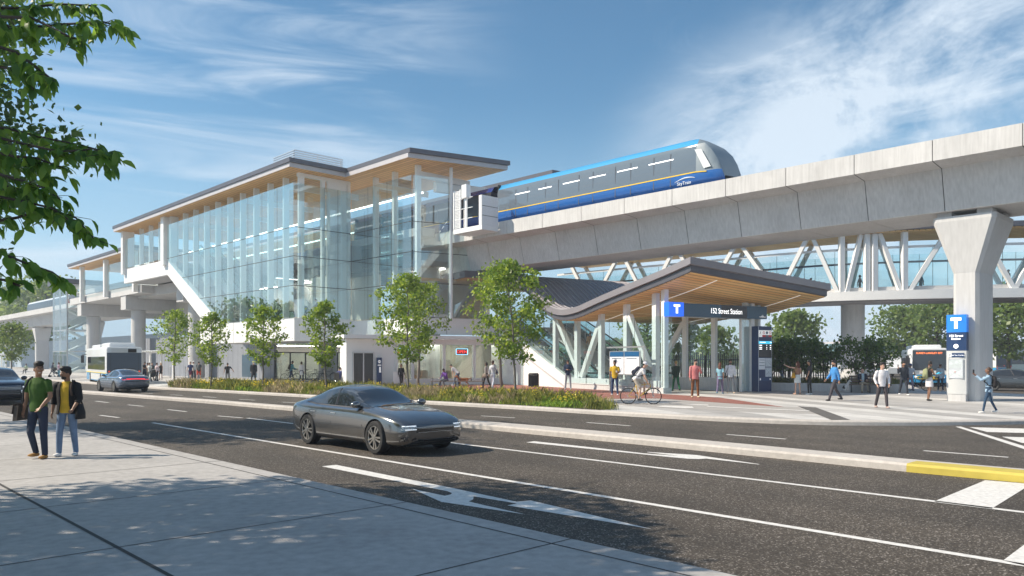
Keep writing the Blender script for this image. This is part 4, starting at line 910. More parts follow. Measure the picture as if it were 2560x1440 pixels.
kp('departures_screen', .12, 1.14, 1.98, 2.90, SBK); kp('screen_header', .12, 1.14, 2.76, 2.92, mat('screen_cyan', (.05, .50, .72), .4, emit=.7), -.016)
mb = MB(); 
for x, z, w in ((.2, 2.83, .45), (1.0, 2.83, .12)): mb.box((x + w / 2, -.024, z), w, .004, .04)
for z in (2.66, 2.54, 2.44): mb.box((.27, -.014, z), .22, .004, .045); mb.box((.75, -.014, z), .05, .004, .045); mb.box((1.05, -.014, z), .1, .004, .045)
mb.build('screen_text', TXT, kk)
kp('notice', .12, .62, 1.28, 1.94, papw); kp('map', .65, 1.14, 1.44, 1.94, pap); kp('map', .65, 1.14, .86, 1.40, pap)
mb = MB()
for z in (1.82, 1.66, 1.5): mb.box((.37, -.014, z), .42, .004, .025)
mb.bar((.7, -.014, 1.8), (1.1, -.014, 1.52), .01, .004); mb.bar((.68, -.014, 1.32), (1.12, -.014, .95), .012, .004); mb.bar((.7, -.014, 1.0), (1.1, -.014, 1.2), .01, .004); mb.build('print', SB, kk)
kp('icon_row', .12, 1.14, .62, .82, mat('kiosk_blue', (.025, .06, .17), .35)); mb = MB(); mb.box((.24, -.014, .66), .08, .004, .12); mb.disc((1.02, -.014, .72), (0, 1, 0), .045, .004, 14); mb.build('small_icons', SIGNW, kk)
kp('edge_trim', .10, .12, .02, 3.76, ALU); kp('edge_trim', 1.145, 1.165, .02, 3.76, ALU)
# totem in front of the viaduct pier
tt = empty('totem_sign', 'tall blue and grey station totem with T emblem and map in front of pier', 'sign', UV(11.0, 37.95, PZ), math.atan2(-D1.y, -D1.x))
def tbx(name, z0, z1, m, w=.80, d=.30, bul=.05):
    mb = MB(); pr = [(-w / 2, d), (-w / 2, 0)] + [(-w / 2 + w * i / 8, -bul * math.sin(math.pi * i / 8)) for i in range(1, 8)] + [(w / 2, 0), (w / 2, d)]
    mb.prism([(x, y, z0) for x, y in pr], (0, 0, z1 - z0)); return fixn(mb.build(name, m, tt, auto=40))
TGR = mat('totem_grey', (.56, .57, .57), .4)
tbx('emblem_panel', 3.06, 3.84, mat('totem_blue', (.02, .20, .72), .3, emit=.25)); tbx('name_panel', 2.24, 3.058, NAVY); tbx('lower_case', .32, 2.238, TGR); tbx('base', -.02, .318, CONC2, .74, .26, .03)
mb = MB(); mb.box((0, -.062, 3.22), .13, .012, .36); mb.box((0, -.062, 3.575), .42, .012, .13); mb.build('emblem_letter', TXT, tt)
text('lettering', '152 Street', .135, TXT, tt, (0, -.065, 2.86), (1, 0, 0), Z, .003, 'CENTER', .002); text('lettering', 'Station', .135, TXT, tt, (0, -.065, 2.73), (1, 0, 0), Z, .003, 'CENTER', .002)
mb = MB(); mb.disc((0, -.06, 2.44), (0, 1, 0), .095, .012, 20); mb.build('round_emblem', TXT, tt); mb = MB(); mb.box((0, -.075, 2.41), .05, .006, .06); mb.build('round_emblem_mark', SBK, tt)
def tp_(name, x0, x1, z0, z1, m, y=-.058): mb = MB(); mb.box(((x0 + x1) / 2, y, z0), x1 - x0, .012, z1 - z0); return mb.build(name, m, tt)
tp_('question_plate', -.32, -.18, 1.95, 2.14, papw, -.046); text('question_mark', '?', .19, SBK, tt, (-.25, -.054, 1.985), (1, 0, 0), Z, .003, 'CENTER'); tp_('trip_plate', -.17, .32, 1.95, 2.14, NAVY, -.053); text('lettering', 'Plan Your Trip Here', .062, TXT, tt, (.08, -.061, 2.02), (1, 0, 0), Z, .002, 'CENTER')
tp_('map_frame', -.30, .30, 1.0, 1.88, ALU, -.052); tp_('map', -.27, .27, 1.44, 1.85, pap, -.060); tp_('map', -.27, .27, 1.03, 1.42, pap, -.060)
mb = MB()
for i in range(7): mb.bar((-.26, -.068, 1.5 + .05 * i), (.26, -.068, 1.48 + .055 * i), .006, .004)
mb.bar((-.2, -.068, 1.35), (.25, -.068, 1.08), .01, .004); mb.bar((-.25, -.068, 1.1), (.1, -.068, 1.38), .008, .004); mb.build('print', mat('map_green', (.25, .4, .25), .6), tt)
mb = MB(); mb.disc((-.03, -.068, 1.3), (0, 1, 0), .025, .006, 10); mb.build('map_pin', mat('sign_red', (.55, .02, .03)), tt)
# timetable board by the glass wall
tb = empty('timetable_board', 'steel framed board with two white posters under blue headers by glass wall', 'notice board', E(-.75, .7, PZ), math.atan2(D4.y, D4.x))
mb = MB(); mb.box((0.1, 0, 0), .09, .09, 2.62); mb.bar((.055, 0, 2.56), (3.6, 0, 2.56), .1, .09); mb.box((.5, 0, 0), .06, .06, 1.0); mb.box((3.3, 0, 0), .06, .06, 1.0); mb.build('frame', ALU, tb)
mb = MB(); mb.box((1.9, 0, .98), 2.9, .08, 1.36); mb.build('case', ALU, tb)
for x0, x1 in ((.52, 1.86), (1.94, 3.28)):
    mb = MB(); mb.box(((x0 + x1) / 2, .045, 1.03), x1 - x0, .012, .98); mb.build('poster', papw, tb)
    mb = MB(); mb.box(((x0 + x1) / 2, .045, 2.02), x1 - x0, .014, .28); mb.build('header', mat('header_blue', (.01, .10, .25), .3), tb)
    mb = MB(); mb.box(((x0 + x1) / 2, .054, 1.9), (x1 - x0) * .7, .006, .04); mb.build('print', SB, tb)
# ---------------------------------------------------------------- cars: one B-spline body surface, windows lifted off it
def bspl(P, k):
    """uniform cubic B-spline through control rows P (n, d) with clamped ends, k samples a span"""
    P = np.asarray(P, float); Q = np.concatenate([P[:1], P[:1], P, P[-1:], P[-1:]]); out = []
    for i in range(len(Q) - 3):
        for j in range(k):
            t = j / k; b = np.array([(1 - t) ** 3, 3 * t ** 3 - 6 * t ** 2 + 4, -3 * t ** 3 + 3 * t ** 2 + 3 * t + 1, t ** 3]) / 6
            out.append(np.tensordot(b, Q[i:i + 4], (0, 0)))
    out.append(P[-1]); return np.array(out)
def carbody(st, sharp=()):
    """st rows: x, half width, bottom z, shoulder z, top z, top half width, glass base half width"""
    rows = []
    for x, w, zb, zs, zt_, wt, wg in st[::-1]:
        hood = zt_ - zs < .16
        r = [(0, zb), (w * .80, zb), (w * .955, zb + .05), (w * .985, zb + .16), (w, zb + .30), (w * .99, zs - .16), (w * .975, zs - .06), (w * .93, zs)]
        if hood: r += [(w * .86, zs + (zt_ - zs) * .35), (w * .76, zs + (zt_ - zs) * .7), (wt, zt_ - .012), (wt * .5, zt_), (0, zt_ + .004)]
        else: r += [(wg, zs + .015), (wg * .55 + wt * .45, zs + (zt_ - zs) * .48), (wt + .02, zt_ - .07), (wt * .78, zt_ - .012), (0, zt_ + .012)]
        rows.append([(x, y, z) for y, z in r])
    A = np.array(rows)                                   # station, point, xyz
    B = bspl(A, 5)
    Cc = np.stack([bspl(B[i], 4) for i in range(len(B))])
    return Cc
class Car:
    def __init__(s, name, label, st, loc, rz, paint, group=None):
        s.t = empty(name, label, 'car', loc, rz, group); s.S = carbody(st); s.X = s.S[:, 0, 0]; s.st = st
        n, m, _ = s.S.shape; mb = MB(); rings = []
        for i in range(n): rings.append([tuple(p) for p in s.S[i]] + [(p[0], -p[1], p[2]) for p in s.S[i][-2:0:-1]])
        keep = [i for i in range(n) if i == 0 or s.X[i] - s.X[i - 1] > 1e-5]
        mb.loft([rings[i] for i in keep]); s.body = fixn(mb.build('body', paint, s.t, auto=50)); s.paint = paint
    def sec(s, x):
        i = int(np.searchsorted(s.X, x)); i = min(max(i, 1), len(s.X) - 1)
        d = s.X[i] - s.X[i - 1]; f = 0 if d < 1e-9 else (x - s.X[i - 1]) / d
        return s.S[i - 1] * (1 - f) + s.S[i] * f
    def yz(s, x, z):
        q = s.sec(x); k = int(np.argmax(q[:, 1] > .9 * q[:, 1].max())); q = q[k:]
        o = np.argsort(q[:, 2]); return float(np.interp(z, q[o, 2], q[o, 1]))
    def zy(s, x, y):
        q = s.sec(x); k = int(np.argmax(q[:, 1])); q = q[k:]; return float(np.interp(-abs(y), -q[:, 1], q[:, 2]))
    def side(s, name, m, xs, zlo, zhi, off=.006, nz=5, par=None, sides=(1, -1), th=0):
        out = []
        for sg in sides:
            mb = MB(); g = []
            for x in xs:
                a, b = zlo(x), zhi(x); g.append([(x, sg * (s.yz(x, a + (b - a) * k / nz) + off), a + (b - a) * k / nz) for k in range(nz + 1)])
            mb.loft(g, cap=False, closed=False); o = mb.build(name, m, par or s.t, smooth=True); out.append(o)
        return out
    def top(s, name, m, xs, yw, off=.007, ny=10, dx=0.0, par=None):
        mb = MB(); mb.loft([[(x + dx, yw(x) * (2 * k / ny - 1), s.zy(x, yw(x) * (2 * k / ny - 1)) + off) for k in range(ny + 1)] for x in xs], cap=False, closed=False)
        return mb.build(name, m, par or s.t, smooth=True)
    def line(s, name, pts, r=.006, m=None, side=1):
        mb = MB(); mb.tube([(x, side * (s.yz(x, z) + .001), z) for x, z in pts], r, 5); return mb.build(name, m or DARK, s.t)
    def wheels(s, xf, xr, rad, wy, rim, cut=True, spokes=5, wid=.235):
        if cut:
            cb_ = MB()
            for x in (xf, xr):
                for sg in (1, -1): cb_.disc((x, sg * (wy - .10), rad), (0, 1, 0), rad + .045, .62, 36)
            me = bpy.data.meshes.new('cut'); me.from_pydata(cb_.v, [], cb_.f); c = bpy.data.objects.new('cut', me); COL.objects.link(c); fixn(c)
            c.matrix_world = Matrix.LocRotScale(s.t.location, s.t.rotation_euler, s.t.scale)
            bpy.context.view_layer.update()
            md = s.body.modifiers.new('arch', 'BOOLEAN'); md.operation = 'DIFFERENCE'; md.object = c; md.solver = 'EXACT'
            dg = bpy.context.evaluated_depsgraph_get(); nm = bpy.data.meshes.new_from_object(s.body.evaluated_get(dg)); s.body.modifiers.clear(); s.body.data = nm
            bpy.data.objects.remove(c)
        for x in (xf, xr):
            for sg in (1, -1):
                w = bpy.data.objects.new('wheel', None); COL.objects.link(w); w.parent = s.t; w.location = (x, sg * wy, rad); w.rotation_euler = (0, random.random(), 0)
                mb = MB(); prof = [(rad * .72, -.5), (rad * .93, -.5), (rad, -.36), (rad, .36), (rad * .93, .5), (rad * .72, .5)]
                n = 36; rings = [[(math.cos(2 * math.pi * i / n) * r, k * wid, math.sin(2 * math.pi * i / n) * r) for r, k in prof] for i in range(n)]; rings.append(rings[0]); mb.loft(rings, cap=False); fixn(mb.build('tyre', BLACK, w, auto=40))
                mb = MB(); y = sg * wid * .42
                mb.ring((0, y * .9, 0), (0, 1, 0), rad * .68, rad * .05, 30, 6); mb.disc((0, y, 0), (0, 1, 0), rad * .15, .05, 14)
                for k in range(spokes):
                    a = 2 * math.pi * k / spokes; c_, s_ = math.cos(a), math.sin(a); tx, tz = -s_, c_
                    for dl in (-.07, .07):
                        mb.bar((c_ * rad * .1 + tx * dl * rad * .6, y, s_ * rad * .1 + tz * dl * rad * .6), (c_ * rad * .69 + tx * dl * rad * 2.0, y * .96, s_ * rad * .69 + tz * dl * rad * 2.0), .035, rad * .085, up=Vector((0, 1, 0)))
                mb.build('rim', rim, w)
                mb = MB(); mb.disc((0, sg * .01, 0), (0, 1, 0), rad * .72, .04, 24); mb.disc((0, sg * .04, 0), (0, 1, 0), rad * .5, .03, 20); mb.build('brake', DARK, w)
        mb = MB(); mb.bar((xf, -wy, rad), (xf, wy, rad), .1, .1); mb.bar((xr, -wy, rad), (xr, wy, rad), .1, .1); mb.box(((xf + xr) / 2, 0, .17), xf - xr + 1.2, wy * 1.3, .25); mb.build('underbody', BLACK, s.t)
def carpaint(name, col, metal=.55, rough=.24): return mat(name, col, rough, metal=metal, coat=1.0)
CGL = mat('car_glass', (.018, .022, .028), .03, coat=.3, spec=.8); RIM = mat('alloy_rim', (.42, .40, .37), .3, metal=.8); HEADL = mat('headlight', (.85, .90, .95), .1, emit=.5); TAILL = mat('tail_light', (.75, .01, .02), .3, emit=1.1); GRIL = mat('grille_black', (.012, .012, .014), .35); PLATE = mat('plate_white', (.7, .7, .7), .5)
lin = lambda a, b, n: [a + (b - a) * i / (n - 1) for i in range(n)]
SED = [  # x, half width, bottom, shoulder, top, top half width, glass base half width
    (2.42, .52, .34, .60, .62, .30, .4), (2.37, .74, .24, .64, .68, .40, .5), (2.22, .87, .19, .72, .77, .48, .6), (1.90, .93, .17, .80, .87, .56, .7), (1.50, .945, .17, .855, .94, .60, .7), (1.12, .945, .17, .89, .985, .66, .76),
    (.86, .945, .17, .905, 1.03, .68, .80), (.55, .945, .17, .915, 1.17, .62, .82), (.20, .945, .17, .92, 1.345, .56, .82), (-.15, .945, .17, .925, 1.41, .555, .82), (-.60, .945, .17, .93, 1.425, .55, .82), (-1.05, .945, .17, .935, 1.375, .54, .81), (-1.45, .945, .18, .945, 1.26, .52, .78), (-1.85, .94, .20, .955, 1.09, .58, .74), (-2.10, .92, .24, .955, 1.03, .62, .72), (-2.32, .86, .30, .93, 1.01, .60, .66), (-2.42, .76, .40, .86, .93, .52, .56), (-2.45, .60, .50, .76, .80, .40, .4)]
def dress_sedan(c, mirror=True, head=True):
    zl = lambda x: np.interp(x, [-1.62, -1.2, .6, 1.02], [1.02, .985, .965, .97])
    zh = lambda x: np.interp(x, [-1.62, -1.35, -1.0, -.5, 0, .4, .7, 1.02], [1.03, 1.17, 1.28, 1.345, 1.335, 1.235, 1.11, .985])
    c.side('side_window', CGL, lin(-1.6, 1.0, 40), zl, zh)
    c.side('window_trim', DARK, lin(-1.66, 1.06, 30), lambda x: zl(min(max(x, -1.62), 1.02)) - .028, lambda x: zl(min(max(x, -1.62), 1.02)) - .004, .004, 1)
    for sg in (1, -1): c.line('pillar', [(-.28, .98), (-.36, 1.15), (-.45, 1.34)], .022, DARK, sg)
    c.top('windscreen', CGL, lin(.22, 1.10, 26), lambda x: np.interp(x, [.2, .6, 1.12], [.56, .64, .72]))
    c.top('rear_screen', CGL, lin(-1.95, -.98, 24), lambda x: np.interp(x, [-2, -1.5, -1], [.60, .54, .50]))
    for sg in (1, -1):
        for pts in ([(.98, .9), (1.0, .6), (.93, .32)], [(-.28, .94), (-.30, .6), (-.30, .32)], [(-1.2, .97), (-1.18, .7), (-1.0, .45)], [(-1.0, .3), (.95, .29)]): c.line('door_joint', [(x, z) for x, z in pts], .005, DARK, sg)
        for x in (-.12, -1.05): c.line('door_handle', [(x, .80), (x - .2, .803)], .012, ALU, sg)
    c.top('bonnet_joint', DARK, lin(1.13, 1.15, 2), lambda x: .74, .003)
    if mirror:
        for sg in (1, -1):
            y = c.yz(.72, 1.0); mb = MB(); mb.ball((.70, sg * (y + .16), 1.02), .09, .12, .075, 12, 8); mb.bar((.72, sg * (y - .02), .98), (.71, sg * (y + .1), 1.0), .06, .04); mb.build('mirror', c.paint, c.t, smooth=True)
def front_dress(c, xg=2.30):
    # grille, lower intake, headlamps with bright strips, plate
    def xf(y, z):                                        # furthest forward x of the body at (y, z)
        best = xg - .6
        for x in np.linspace(xg + .3, xg - .9, 90):
            if x > c.X.max(): continue
            q = c.sec(x); yy = np.interp(z, q[:, 2][np.argsort(q[:, 2])], q[:, 1][np.argsort(q[:, 2])])
            k = int(np.argmax(q[:, 1])); qa = q[:k + 1]; qb = q[k:]
            lo = np.interp(abs(y), qa[:, 1], qa[:, 2]) if abs(y) <= qa[-1, 1] else 9; hi = np.interp(-abs(y), -qb[:, 1], qb[:, 2]) if abs(y) <= qb[0, 1] else -9
            if lo <= z <= hi: return x
        return best
    def patch(name, m, y0, y1, z0, z1, off, n=14, nz=4, skew=0):
        mb = MB(); mb.loft([[(xf(y, z) + off, y, z + skew * abs(y - y0)) for z in lin(z0, z1, nz)] for y in lin(y0, y1, n)], cap=False, closed=False); return mb.build(name, m, c.t, smooth=True)
    c.xf = xf; c.patch = patch
    patch('grille', GRIL, -.46, .46, .47, .63, .008)
    for k in range(4): patch('grille_bar', DARK if k % 2 else ALU, -.45, .45, .49 + .038 * k, .494 + .038 * k, .014, nz=2)
    patch('lower_intake', GRIL, -.60, .60, .25, .38, .006)
    for z in (.29, .335): patch('intake_bar', DARK, -.58, .58, z, z + .01, .013, nz=2)
    for sg in (1, -1):
        patch('headlight', mat('headlight_case', (.35, .40, .44), .08, coat=.5), sg * .49, sg * .80, .545, .645, .008)
        patch('headlight_strip', HEADL, sg * .50, sg * .78, .622, .640, .014, nz=2); patch('headlight_strip', HEADL, sg * .50, sg * .74, .550, .566, .014, nz=2)
        patch('fog_light', DARK, sg * .66, sg * .82, .31, .42, .006)
def cutloc(px, py, v=None):
    return G(px, py, 0)
RZ_R = math.atan2(-D1.y, -D1.x); RZ_L = math.atan2(D1.y, D1.x)
GUN = carpaint('gunmetal_paint', (.20, .197, .195), .85, .18)
hero = Car('sedan', 'dark gunmetal fastback sedan driving to the right in the middle lane', SED, (-3.22, 17.86, 0.0), RZ_R, GUN)
hero.t.scale = (.965, .99, .99); hero.wheels(1.50, -1.40, .355, .84, RIM); dress_sedan(hero); front_dress(hero)
hero.side('sill_trim', mat('sill_black', (.03, .03, .032), .4), lin(-.95, 1.0, 20), lambda x: .22, lambda x: .285, .006, 2)
SILV = carpaint('blue_silver_paint', (.22, .27, .36), .7, .22)
sv = Car('sedan', 'blue silver sedan seen from behind with full width red tail light bar', SED, G(294, 979.5, 0) + Vector((0, .6, 0)), RZ_L, SILV)
sv.wheels(1.50, -1.40, .345, .84, RIM, spokes=7); dress_sedan(sv)
def rear_dress(c):
    def xr(y, z):
        for x in np.linspace(-2.6, -1.5, 90):
            if x < c.X.min(): continue
            q = c.sec(x); k = int(np.argmax(q[:, 1])); qa = q[:k + 1]; qb = q[k:]
            lo = np.interp(abs(y), qa[:, 1], qa[:, 2]) if abs(y) <= qa[-1, 1] else 9; hi = np.interp(-abs(y), -qb[:, 1], qb[:, 2]) if abs(y) <= qb[0, 1] else -9
            if lo <= z <= hi: return x
        return -1.9
    def patch(name, m, y0, y1, z0, z1, off, n=16, nz=3):
        mb = MB(); mb.loft([[(xr(y, z) - off, y, z) for z in lin(z0, z1, nz)] for y in lin(y0, y1, n)], cap=False, closed=False); mb.build(name, m, c.t, smooth=True)
    patch('tail_light', TAILL, -.76, .76, .78, .86, .01); patch('rear_plate', mat('plate_grey', (.3, .33, .38), .4), -.26, .26, .62, .74, .008); patch('rear_valance', GRIL, -.72, .72, .40, .52, .006)
rear_dress(sv)
# dark SUV at the left edge
SUV = [(2.36, .60, .40, .78, .82, .36, .4), (2.32, .82, .30, .88, .93, .46, .5), (2.15, .92, .25, .96, 1.01, .54, .6), (1.75, .955, .24, 1.01, 1.08, .62, .7), (1.25, .96, .24, 1.03, 1.12, .70, .8), (.95, .96, .24, 1.04, 1.17, .72, .83), (.62, .96, .24, 1.05, 1.36, .68, .84), (.30, .96, .24, 1.05, 1.56, .65, .84), (-.1, .96, .24, 1.06, 1.64, .64, .84), (-.8, .96, .24, 1.06, 1.65, .64, .84), (-1.5, .96, .25, 1.08, 1.60, .62, .82), (-1.9, .955, .27, 1.09, 1.48, .60, .80), (-2.2, .93, .32, 1.08, 1.22, .62, .74), (-2.33, .86, .40, 1.0, 1.08, .56, .6), (-2.36, .7, .5, .9, .95, .4, .4)]
NAVP = carpaint('navy_black_paint', (.018, .026, .045), .5, .2)
suv = Car('suv', 'glossy navy black suv at the left edge facing right', SUV, G(18, 1012, 0) + D1 * 2.2, RZ_R, NAVP)
suv.wheels(1.42, -1.42, .37, .85, RIM)
suv.side('side_window', CGL, lin(-1.75, .95, 30), lambda x: 1.09, lambda x: np.interp(x, [-1.75, -1.4, 0, .35, .6, .95], [1.3, 1.5, 1.55, 1.48, 1.33, 1.11]))
suv.top('windscreen', CGL, lin(.32, 1.15, 20), lambda x: np.interp(x, [.3, 1.15], [.64, .76])); front_dress(suv, 2.26)
for sg in (1, -1):
    y = suv.yz(.72, 1.12); mb = MB(); mb.ball((.72, sg * (y + .15), 1.16), .09, .13, .09, 12, 8); mb.build('mirror', NAVP, suv.t, smooth=True)
for z in (.70, .76, .82): suv.patch('grille_bar', ALU, -.5, .5, z, z + .014, .016, nz=2)
for sg in (1, -1): suv.patch('headlight', HEADL, sg * .56, sg * .78, .76, .82, .012)
# grey car on the side road at the right edge
DGR = carpaint('slate_paint', (.10, .11, .12), .6, .25)
c3 = Car('sedan', 'dark slate hatchback on the side road at the right edge', SED, GX(2545, 49.5, 0), R(-28), DGR)
c3.wheels(1.50, -1.40, .345, .84, RIM); dress_sedan(c3); front_dress(c3)
# far cars, low detail but shaped
c4 = Car('sedan', 'small white car far off behind the seated man on the bench', SED, GX(2140, 88, 0), R(-165), carpaint('white_paint', (.6, .6, .6), .1, .3)); c4.wheels(1.5, -1.4, .345, .84, RIM); dress_sedan(c4, False)
# ---------------------------------------------------------------- buses
def rbox(mb, x0, x1, w, z0, z1, r=.18, n=4):
    """long box with rounded roof edges and rounded ends"""
    def ring(x, s=1.0, zt=z1):
        pts = [(x, -w * s, z0), (x, w * s, z0)]
        for i in range(n + 1): a = math.pi / 2 * i / n; pts.append((x, (w - r + r * math.cos(a)) * s, zt - r + r * math.sin(a)))
        for i in range(n + 1): a = math.pi / 2 * (1 - i / n); pts.append((x, -(w - r + r * math.cos(a)) * s, zt - r + r * math.sin(a)))
        return pts
    mb.loft([ring(x0, .94, z1 - .05), ring(x0 + .06, .98), ring(x0 + .2), ring(x1 - .2), ring(x1 - .06, .98), ring(x1, .94, z1 - .05)])
BW_ = mat('bus_white', (.72, .74, .76), .35, coat=.3); BBL = mat('bus_blue', (.02, .28, .58), .35, coat=.4); BYE = mat('bus_yellow', (.85, .62, .03), .4); BDK = mat('bus_dark_panel', (.06, .085, .12), .35)
AMB = mat('led_amber', (1, .22, .06), .5, emit=1.2)
def bus(name, label, loc, rz, sc=1.0):
    t = empty(name, label, 'bus', loc, rz); t.scale = (sc, sc, sc)
    L = 12.2; w = 1.27
    mb = MB(); rbox(mb, 0, L, w, .95, 3.02); fixn(mb.build('upper_body', BW_, t, auto=35))
    mb = MB(); rbox(mb, .02, L - .02, w + .003, .32, .96, .02); fixn(mb.build('lower_body', BBL, t, auto=35))
    mb = MB(); mb.box((L / 2, 0, .955), L - .3, 2 * w + .03, .06); mb.build('yellow_stripe', BYE, t)
    mb = MB()
    for sg in (1, -1):
        pts = [(.6, .40)] + [(1.0 + 2.6 * (1 - math.cos(a)), .40 + .5 * math.sin(a)) for a in lin(.2, 1.57, 8)] + [(9.5, .9), (9.5, .40)]
        mb.prism([(x, sg * (w + .004), z) for x, z in pts], (0, sg * .006, 0))
    mb.build('white_swoosh', BW_, t)
    mb = MB()
    for sg in (1, -1): mb.box((5.9, sg * (w + .006), 1.22), 10.6, .012, 1.05)
    mb.build('side_window', CGL, t)
    mb = MB(); rbox(mb, 1.0, 5.2, .95, 3.0, 3.36, .14); rbox(mb, 6.2, 11.0, .98, 3.0, 3.30, .14); fixn(mb.build('roof_unit', BW_, t, auto=35))
    # rear (x = 0)
    mb = MB(); mb.box((-.006, 0, 1.02), .03, 2.42, 1.54); mb.build('rear_panel', BDK, t)
    mb = MB(); mb.box((-.03, 0, 1.32), .03, 1.5, .05); mb.box((-.028, -.98, 1.0), .02, .02, 1.5); mb.box((-.028, .98, 1.0), .02, .02, 1.5); mb.build('rear_handle', DARK, t)
    mb = MB()
    for k in range(4): mb.box((-.02, .35, 2.58 + .085 * k), .02, 1.1, .045)
    mb.build('rear_louvre', ALU, t)
    mb = MB(); mb.box((-.02, -.55, 2.58), .02, .6, .28); mb.build('rear_display', SBK, t)
    mb = MB()
    for y, z in ((-1.05, 1.12), (1.05, 1.12), (-1.05, .84), (1.05, .84), (0, 1.2)): mb.disc((-.02, y, z), (1, 0, 0), .06, .03, 12)
    mb.build('tail_light', mat('bus_tail', (.9, .08, .02), .3, emit=.5), t)
    # front (x = L)
    mb = MB(); mb.box((L + .006, 0, 1.28), .03, 2.3, 1.58); mb.build('windscreen', mat('bus_screen', (.035, .045, .06), .05, coat=.3), t)
    text('lettering', 'SURREY-LANGLEY EXT', .20, AMB, t, (L + .024, 0, 2.56), (0, 1, 0), Z, .003, 'CENTER', .003, .9)
    mb = MB(); mb.box((L + .012, 0, .5), .03, 1.1, .3); mb.build('front_grille', GRIL, t)
    mb = MB()
    for y in (-.95, .95): mb.disc((L + .02, y, .75), (1, 0, 0), .11, .04, 14)
    mb.build('headlight', HEADL, t)
    mb = MB(); mb.bar((L + .5, -.8, .62), (L + .5, .8, .62), .05, .05); mb.bar((L + .5, -.8, .8), (L + .5, .8, .8), .05, .05)
    for y in (-.8, -.3, .3, .8): mb.bar((L, y, .7), (L + .52, y, .7), .05, .2)
    mb.build('bike_rack', mat('rack_yellow', (.5, .38, .03), .4), t)
    for sg in (1, -1):
        mb = MB(); mb.bar((L - .1, sg * w, 2.5), (L + .3, sg * (w + .28), 2.45), .05, .05); mb.box((L + .3, sg * (w + .28), 1.75), .16, .24, .66); mb.build('mirror', DARK, t)
    for x in (2.9, L - 2.7):
        for sg in (1, -1):
            mb = MB(); mb.disc((x, sg * (w - .12), .48), (0, 1, 0), .48, .28, 26); ob = mb.build('wheel', BLACK, t, auto=40)
            mb = MB(); mb.disc((x, sg * (w + .03), .48), (0, 1, 0), .27, .03, 18); mb.build('rim', ALU, ob)
    mb = MB(); mb.box((L / 2, 0, .2), L - 1, 2.2, .2); mb.build('underbody', BLACK, t)
    return t
bus('city_bus', 'white and blue city bus at the kerb seen from behind, dark rear panel', GX(311, 59, 0), R(125), .99)
b2 = GX(2323, 57.5, 0); fd = Vector((-.40, -.92, 0)).normalized()
bus('city_bus', 'blue and white bus facing viewer with amber destination sign behind pedestrians', b2 - fd * 12.2 * .95, math.atan2(fd.y, fd.x), .95)
bus('city_bus', 'far blue bus half hidden behind the concrete viaduct pier', GX(2510, 105, 0), R(100), 1.0)
# distant delivery van
t = empty('van', 'distant white delivery van left of the front facing bus', 'van', GX(2222, 92, 0), R(-100))
mb = MB(); rbox(mb, -2.6, 1.4, .98, .35, 2.35, .2); mb.loft([[(1.35, -.97, .35), (1.35, .97, .35), (1.35, .9, 2.25), (1.35, -.9, 2.25)], [(1.9, -.95, .35), (1.9, .95, .35), (1.9, .86, 1.55), (1.9, -.86, 1.55)], [(2.6, -.9, .4), (2.6, .9, .4), (2.6, .8, 1.05), (2.6, -.8, 1.05)]]); fixn(mb.build('body', BW_, t, auto=35))
mb = MB(); mb.add([(1.42, -.84, 2.12), (1.42, .84, 2.12), (1.93, .82, 1.5), (1.93, -.82, 1.5)], [(0, 1, 2, 3)]); mb.build('windscreen', CGL, t)
for x in (-1.7, 1.7):
    for sg in (1, -1): mb = MB(); mb.disc((x, sg * .9, .34), (0, 1, 0), .34, .2, 18); mb.build('wheel', BLACK, t)
